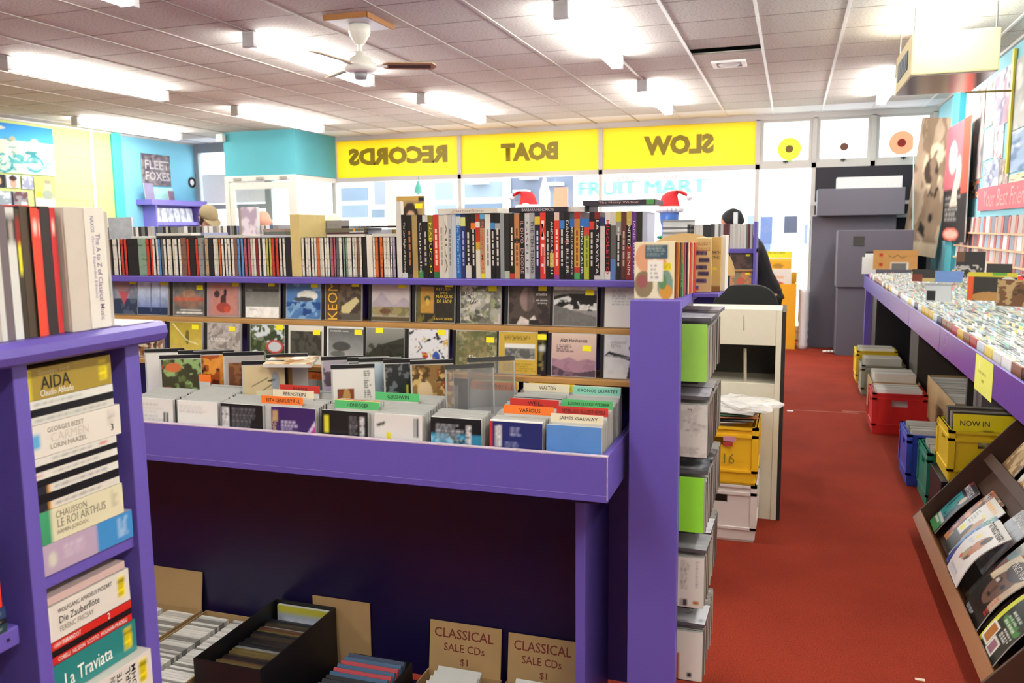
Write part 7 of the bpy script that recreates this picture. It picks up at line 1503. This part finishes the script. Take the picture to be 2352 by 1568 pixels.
moto.line(.32, .2, .46, .62, .018, '#dfe0c4').line(.42, .22, .72, .24, .03, '#4f9aa0').ell(.55, .42, .13, .09, '#d6d4b0').ell(.7, .44, .1, .05, '#3a7f86').line(.44, .64, .36, .7, .014, '#6a8a7a').ell(.53, .3, .09, .1, '#5aa0a4').line(.6, .2, .92, .18, .016, '#cfd8c0').blot(9, .6, '#d0dcc0', 4, .7, (.15, .05, .9, .45)).blot(10, .64, '#2f7f8c', 7, .7, (.1, .05, .95, .55)).ell(.46, .7, .035, .05, '#a8a07a').ell(.74, .68, .05, .06, '#c4c2a0')
on_left(-60, 285, 121, 398, moto, 'large blue and green motorcycle poster on the yellow green wall')
on_left(12, 402, 43, 431, Art(16, 16, '#c4c8d8').ell(.5, .4, .28, .4, '#c99a84').ell(.5, .75, .3, .22, '#3a2c2a'), 'small portrait photo below the motorcycle poster')
on_left(48, 404, 74, 434, Art(16, 16, '#8a90a8').blot(3, .5, '#d8dae0', 3), 'small grey print below the motorcycle poster')
on_left(-20, 400, 9, 430, Art(16, 16, '#2a2a34').ell(.5, .5, .2, .3, '#c9a284'), 'small dark portrait print at the left of the small prints')
on_left(78, 407, 124, 476, Art(26, 36, '#e0cf6a').rect(0, 0, 1, .3, '#c4c8b8').ell(.65, .66, .2, .24, '#b9b494').ell(.62, .42, .3, .16, '#8f9a8a').rect(.08, .32, .35, .5, '#b4bc3a').ell(.65, .85, .2, .08, '#8a8a74'), 'yellow poster with a pale bust portrait')
on_left(-25, 438, 28, 472, Art(30, 20, '#8a98a0').blot(4, .5, '#c4ccd0', 3).rect(.9, 0, 1, 1, '#2a2c48'), 'wide grey print above the red strip')
on_left(30, 440, 62, 474, Art(20, 20, '#8a8a90').blot(4, .5, '#6a4a50', 3).rect(.5, 0, .9, .3, '#dcdcdc'), 'square grey print with a white corner above the red strip')
A = at(0, 472, X=XL); o = box('red_strip', (XL+.001, 7.9, A.z-.02), (XL+.03, at(64, 474, X=XL).y, A.z+.01), M('#c8322c', .6)); tag(o, 'red shelf strip on the yellow green wall', 'shelf')
on_left(324, 355, 389, 426, Art(30, 30, '#6f6670').blot(7, .5, '#8d8284', 4).blot(8, .6, '#544e5a', 8), 'square dark poster reading FLEET FOXES on the blue wall', s=(('FLEET', .53, .66, .85, .28, M('#b9b2b4', .7)), ('FOXES', .53, .3, .85, .28, M('#b9b2b4', .7))))
# purple wall rack on the blue wall
A, B = at(312, 455, X=XL), at(442, 478, X=XL); zt, zb_ = at(375, 468, X=XL).z, at(375, 520, X=XL).z
wr2 = empty('wall_rack', (XL+.15, (A.y+B.y)/2, zb_-.2)); tag(wr2, 'purple wall rack of white leaflets on the blue wall', 'rack')
LV = M('#7d72c8', .5)
pb('top_shelf', (XL+.002, A.y, zt-.03), (XL+.3, B.y, zt+.05), LV, wr2); pb('back', (XL+.002, A.y+.15, zb_-.2), (XL+.03, B.y-.1, zt-.03), LV, wr2)
for zz in (zb_+.02, zb_-.2): pb('ledge', (XL+.03, A.y+.15, zz), (XL+.2, B.y-.1, zz+.05), LV, wr2)
for yy in (A.y+.13, B.y-.1): pb('side', (XL+.002, yy, zb_-.2), (XL+.25, yy+.03, zt-.03), LV, wr2)
for k in range(6):
    y = A.y+.28+k*(B.y-A.y-.4)/6
    o = slab('leaflet', .17, .22, .01, Art(10, 12, '#e8ecf2').blot(3, .55, '#b4bccb', k+2), None, (XL+.16, y, zb_+.0705), (-.15, 0, PI/2)); tag(o, 'white leaflet in the purple wall rack', 'leaflet', 'leaflets in the wall rack')
for px_, w, h, c, lb in ((322, .2, .25, '#8a80a0', 'mauve'), (364, .5, .2, '#a8d8d0', 'pale aqua'), (372, .13, .15, '#7a5a72', 'plum')):
    y = at(px_, 465, X=XL).y; o = slab('small_card', w, h, .01, Art(8, 8, c).mott(.2), None, (XL+.2 if c != '#a8d8d0' else XL+.1, y, zt+.0505), (-.1, 0, PI/2)); tag(o, '%s card standing on the purple wall rack' % lb, 'card')

# ================================================================ RIGHT WALL
def on_right(px0, py0, px1, py1, art, label, X=XR, t=.006, cat='poster', nm='poster', gap=.002):
    mx_, my_ = (px0+px1)/2, (py0+py1)/2; A, B = at(px0, my_, X=X), at(px1, my_, X=X); Tz, Bz = at(mx_, py0, X=X).z, at(mx_, py1, X=X).z
    o = slab(nm, A.y-B.y, Tz-Bz, t, art, None, (X-t-gap, (A.y+B.y)/2, Bz), (0, 0, -PI/2), mat=PRM); return tag(o, label, cat)
def ra(c, c2, c3, s, n=26): return Art(n, n+8, c).blot(4, .52, c2, s).blot(5, .6, c3, s+3).mott(.15, 5, s)
for px0, py0, px1, py1, a, lb in ((2238, 205, 2262, 410, ra('#a39a98', '#e0a89a', '#6a6a72', 3), 'tall grey and pink poster beside the teal pier'),
     (2264, 195, 2285, 290, ra('#cfd0b8', '#8a8a86', '#e6e6d8', 5), 'cream poster high on the right wall'), (2287, 160, 2326, 285, ra('#d6d2d8', '#b59aa8', '#8a86a0', 7), 'pale violet poster high on the right wall'),
     (2330, 110, 2420, 280, ra('#c9ccc8', '#b8bcb8', '#e6e6e0', 9), 'large grey white poster high on the right wall'), (2262, 300, 2284, 365, ra('#d8cfd0', '#b8a8b0', '#efe6e6', 11), 'small pinkish poster in the second row of the wall'), (2286, 290, 2306, 365, ra('#e0dce0', '#c98a92', '#efeff2', 13), 'white and red poster in the second row of the wall'), (2320, 285, 2420, 385, ra('#a9c0dc', '#d8e2ee', '#7a94b8', 15), 'blue white poster in the second row of the wall'),
     (2262, 370, 2296, 440, ra('#a9b0c4', '#7a84a0', '#cfd4de', 17), 'slate blue poster above the red banner'), (2298, 365, 2318, 435, ra('#b0a29a', '#8a7a72', '#cfc4bc', 19), 'taupe poster above the red banner'), (2320, 390, 2420, 425, ra('#d6d4a8', '#3a3a3c', '#e6e0c8', 21), 'row of small covers above the red banner'), (2228, 415, 2250, 455, ra('#3a4a5a', '#d8c8a0', '#b8503a', 23), 'dark collage of small covers beside the red banner')):
    on_right(px0, py0, px1, py1, a, lb)
A, B = at(2250, 455, X=XR-.01), at(2420, 445, X=XR-.01); zt_, zb_ = at(2330, 418, X=XR-.01).z, at(2330, 478, X=XR-.01).z
bn = empty('banner', (XR-.024, (A.y+B.y)/2, zb_), (0, 0, -PI/2)); MB().box((-(A.y-B.y)/2, 0, 0), ((A.y-B.y)/2, .008, zt_-zb_)).obj('board', M('#dd6470', .6), bn)
text('Your Best Friend', M('#f0a8a8', .6), bn, (-.15, -.002, (zt_-zb_)*.5), w=1.6, h=.15, shear=.2); tag(bn, 'red banner with pale script on the right wall', 'banner')
# tiers of face out tapes with red cards
zrows = [at(2300, y, X=XR-.03).z for y in (535, 572, 606, 648)]
RKW = empty('wall_shelf_rack', (XR-.03, 8.6, zrows[-1]-.02)); tag(RKW, 'wooden wall rack of tapes below the red banner', 'rack')
for z in zrows: pb('rail', (XR-.05, 5.6, z-.015), (XR-.002, 10.1, z), M('#d8b08a', .6), RKW, 0)
TP = MB().box((-.07, 0, 0), (.07, .016, .145)).mesh('tape_case', OBJ); TR = MB().box((-.035, 0, 0), (.035, .012, .135)).mesh('name_card', OBJ)
for r_, z in enumerate(zrows):
    y = 10.02
    while y > 5.7:
        o = new('tape_case', TP, None, (XR-.03, y, z+.0005), (-.04, 0, -PI/2)); o.color = hx(random.choice(['#c9c4cc', '#8a8ea0', '#d8d8dc', '#5a6478', '#b8a8a0', '#3a3a48', '#e6e4e6', '#9ab0c4', '#7a6a6a']))+(1,); tag(o, 'tape case face out on the %s rail of the wall rack' % ('top', 'second', 'third', 'lowest')[r_], 'tape', 'tape cases on the %s rail of the wall rack' % ('top', 'second', 'third', 'lowest')[r_])
        o = new('name_card', TR, None, (XR-.03, y-.112, z+.0005), (-.04, 0, -PI/2)); o.color = hx(random.choice(['#c86a62', '#d8907a', '#c05a52', '#d8a48a']))+(1,); tag(o, 'red card between tapes on the %s rail of the wall rack' % ('top', 'second', 'third', 'lowest')[r_], 'card', 'red cards on the %s rail of the wall rack' % ('top', 'second', 'third', 'lowest')[r_])
        y -= .235
# two large boards hanging in the corner
b1 = Art(40, 80, '#b09a84').ell(.55, .66, .3, .16, '#d8c4a8').ell(.5, .62, .2, .1, '#4a3c34').poly([(.3, .2), (.6, .55), (.8, .5), (.7, .1)], '#2a2624').blot(5, .5, '#8a7460', 4).rect(0, 0, 1, .1, '#c9b69a').mott(.2)
p = at(2143, 430, Y=11.25); h1 = 1.62
o = slab('hanging_poster', .46, h1, .012, b1, None, (p.x-.13, 11.25, p.z-h1/2), (0, math.radians(7), -.75), edge='#c9b99a', mat=PRM); tag(o, 'tan film style poster board leaning in the window corner', 'poster')
b2 = Art(40, 80, '#2c2626').rect(0, .45, 1, 1, '#b8606a').rect(.75, .4, 1, 1, '#d8503c').ell(.35, .72, .18, .14, '#d8c4b4').ell(.62, .58, .1, .14, '#d8b8a4').poly([(.3, .3), (.55, .62), (.62, .3)], '#d8c0b0').text(.1, .16, .75, .4, 5, '#9a9894', 3).ell(.4, .06, .36, .055, '#d86a5a').ell(.4, .06, .3, .035, '#e0a89a').mott(.15)
on_right(2172, 285, 2226, 555, b2, 'dark poster board with a red edge and pale figures in the corner', X=1.63, t=.012)
o = MB().tube((1.3, 10.9, 2.6), (1.36, 10.9, 1.05), .006, seg=6).obj('power_cable', M('#a9c4c0', .5)); tag(o, 'pale cable hanging from the corner posters to the counter', 'cable')
o = MB().box((XR-.03, 8.0, 1.95), (XR-.012, 8.06, 2.95)).obj('yellow_bar', M('#d0c22a', .5)); tag(o, 'yellow upright bar among the wall posters', 'bar')
o = MB().tube((1.32, 7.98, 2.62), (XR-.03, 8.03, 2.62), .009, seg=8).obj('bracket_rod', M('#8a7a3a', .5)); tag(o, 'thin brass rod between the wall and the air conditioner', 'rod')

# ================================================================ WINDOW DECORATIONS
for px_, w_, top, lb in ((1250, .15, 404, 'tall'), (897, .14, 418, 'shorter')):
    p = at(px_, top, Y=11.7); z0 = .25; h = p.z-z0
    mb = MB().prism([(-w_/2, 0), (w_/2, 0), (w_/2, h-.22), (w_*.08, h), (-w_*.08, h), (-w_/2, h-.22)], 0, .03); o = mb.obj('candle_cutout', M('#f4f4f2', .6), None, (p.x, 11.7, z0)); tag(o, '%s white candle shaped cutout standing in the shop window' % lb, 'decoration')
o = box('window_ledge', (-6.9, 11.6, 0), (-.5, 11.93, .2495), M('#d8d6d0', .6), None, .004); tag(o, 'low white display ledge along the shop window', 'ledge')
p = at(1113*1.0, 440, Y=11.6)
for px_, y0_, y1_, c, lb in ((1288, 430, 478, '#e8b89a', 'peach'), (961, 415, 448, '#5fc0b0', 'teal')):
    a, b = at(px_, y1_, Y=11.945 if lb == 'teal' else 11.65), at(px_, y0_, Y=11.945 if lb == 'teal' else 11.65); mb = MB()
    if lb == 'teal': mb.tube(Vector((b.x, b.y, 2.36)), b, .004, seg=6).lathe([(0, a.z), (.07, a.z+.04), (.05, a.z+.12), (.015, b.z), (0, b.z)], 16, (a.x, a.y, 0))
    else: mb.box((a.x-.1, a.y, .25), (a.x+.1, a.y+.03, b.z))
    o = mb.obj('window_ornament', M(c, .5)); tag(o, '%s ornament hanging in the shop window' % lb if lb == 'teal' else '%s decorated board standing in the shop window' % lb, 'ornament')
o = MB().box((-7.9, 11.2, .0), (-7.45, 11.26, 1.52)).obj('red_board', M('#d8322c', .6)); o.location = (-.62, -.2, 0); tag(o, 'red board standing behind the capped person near the entrance', 'board')
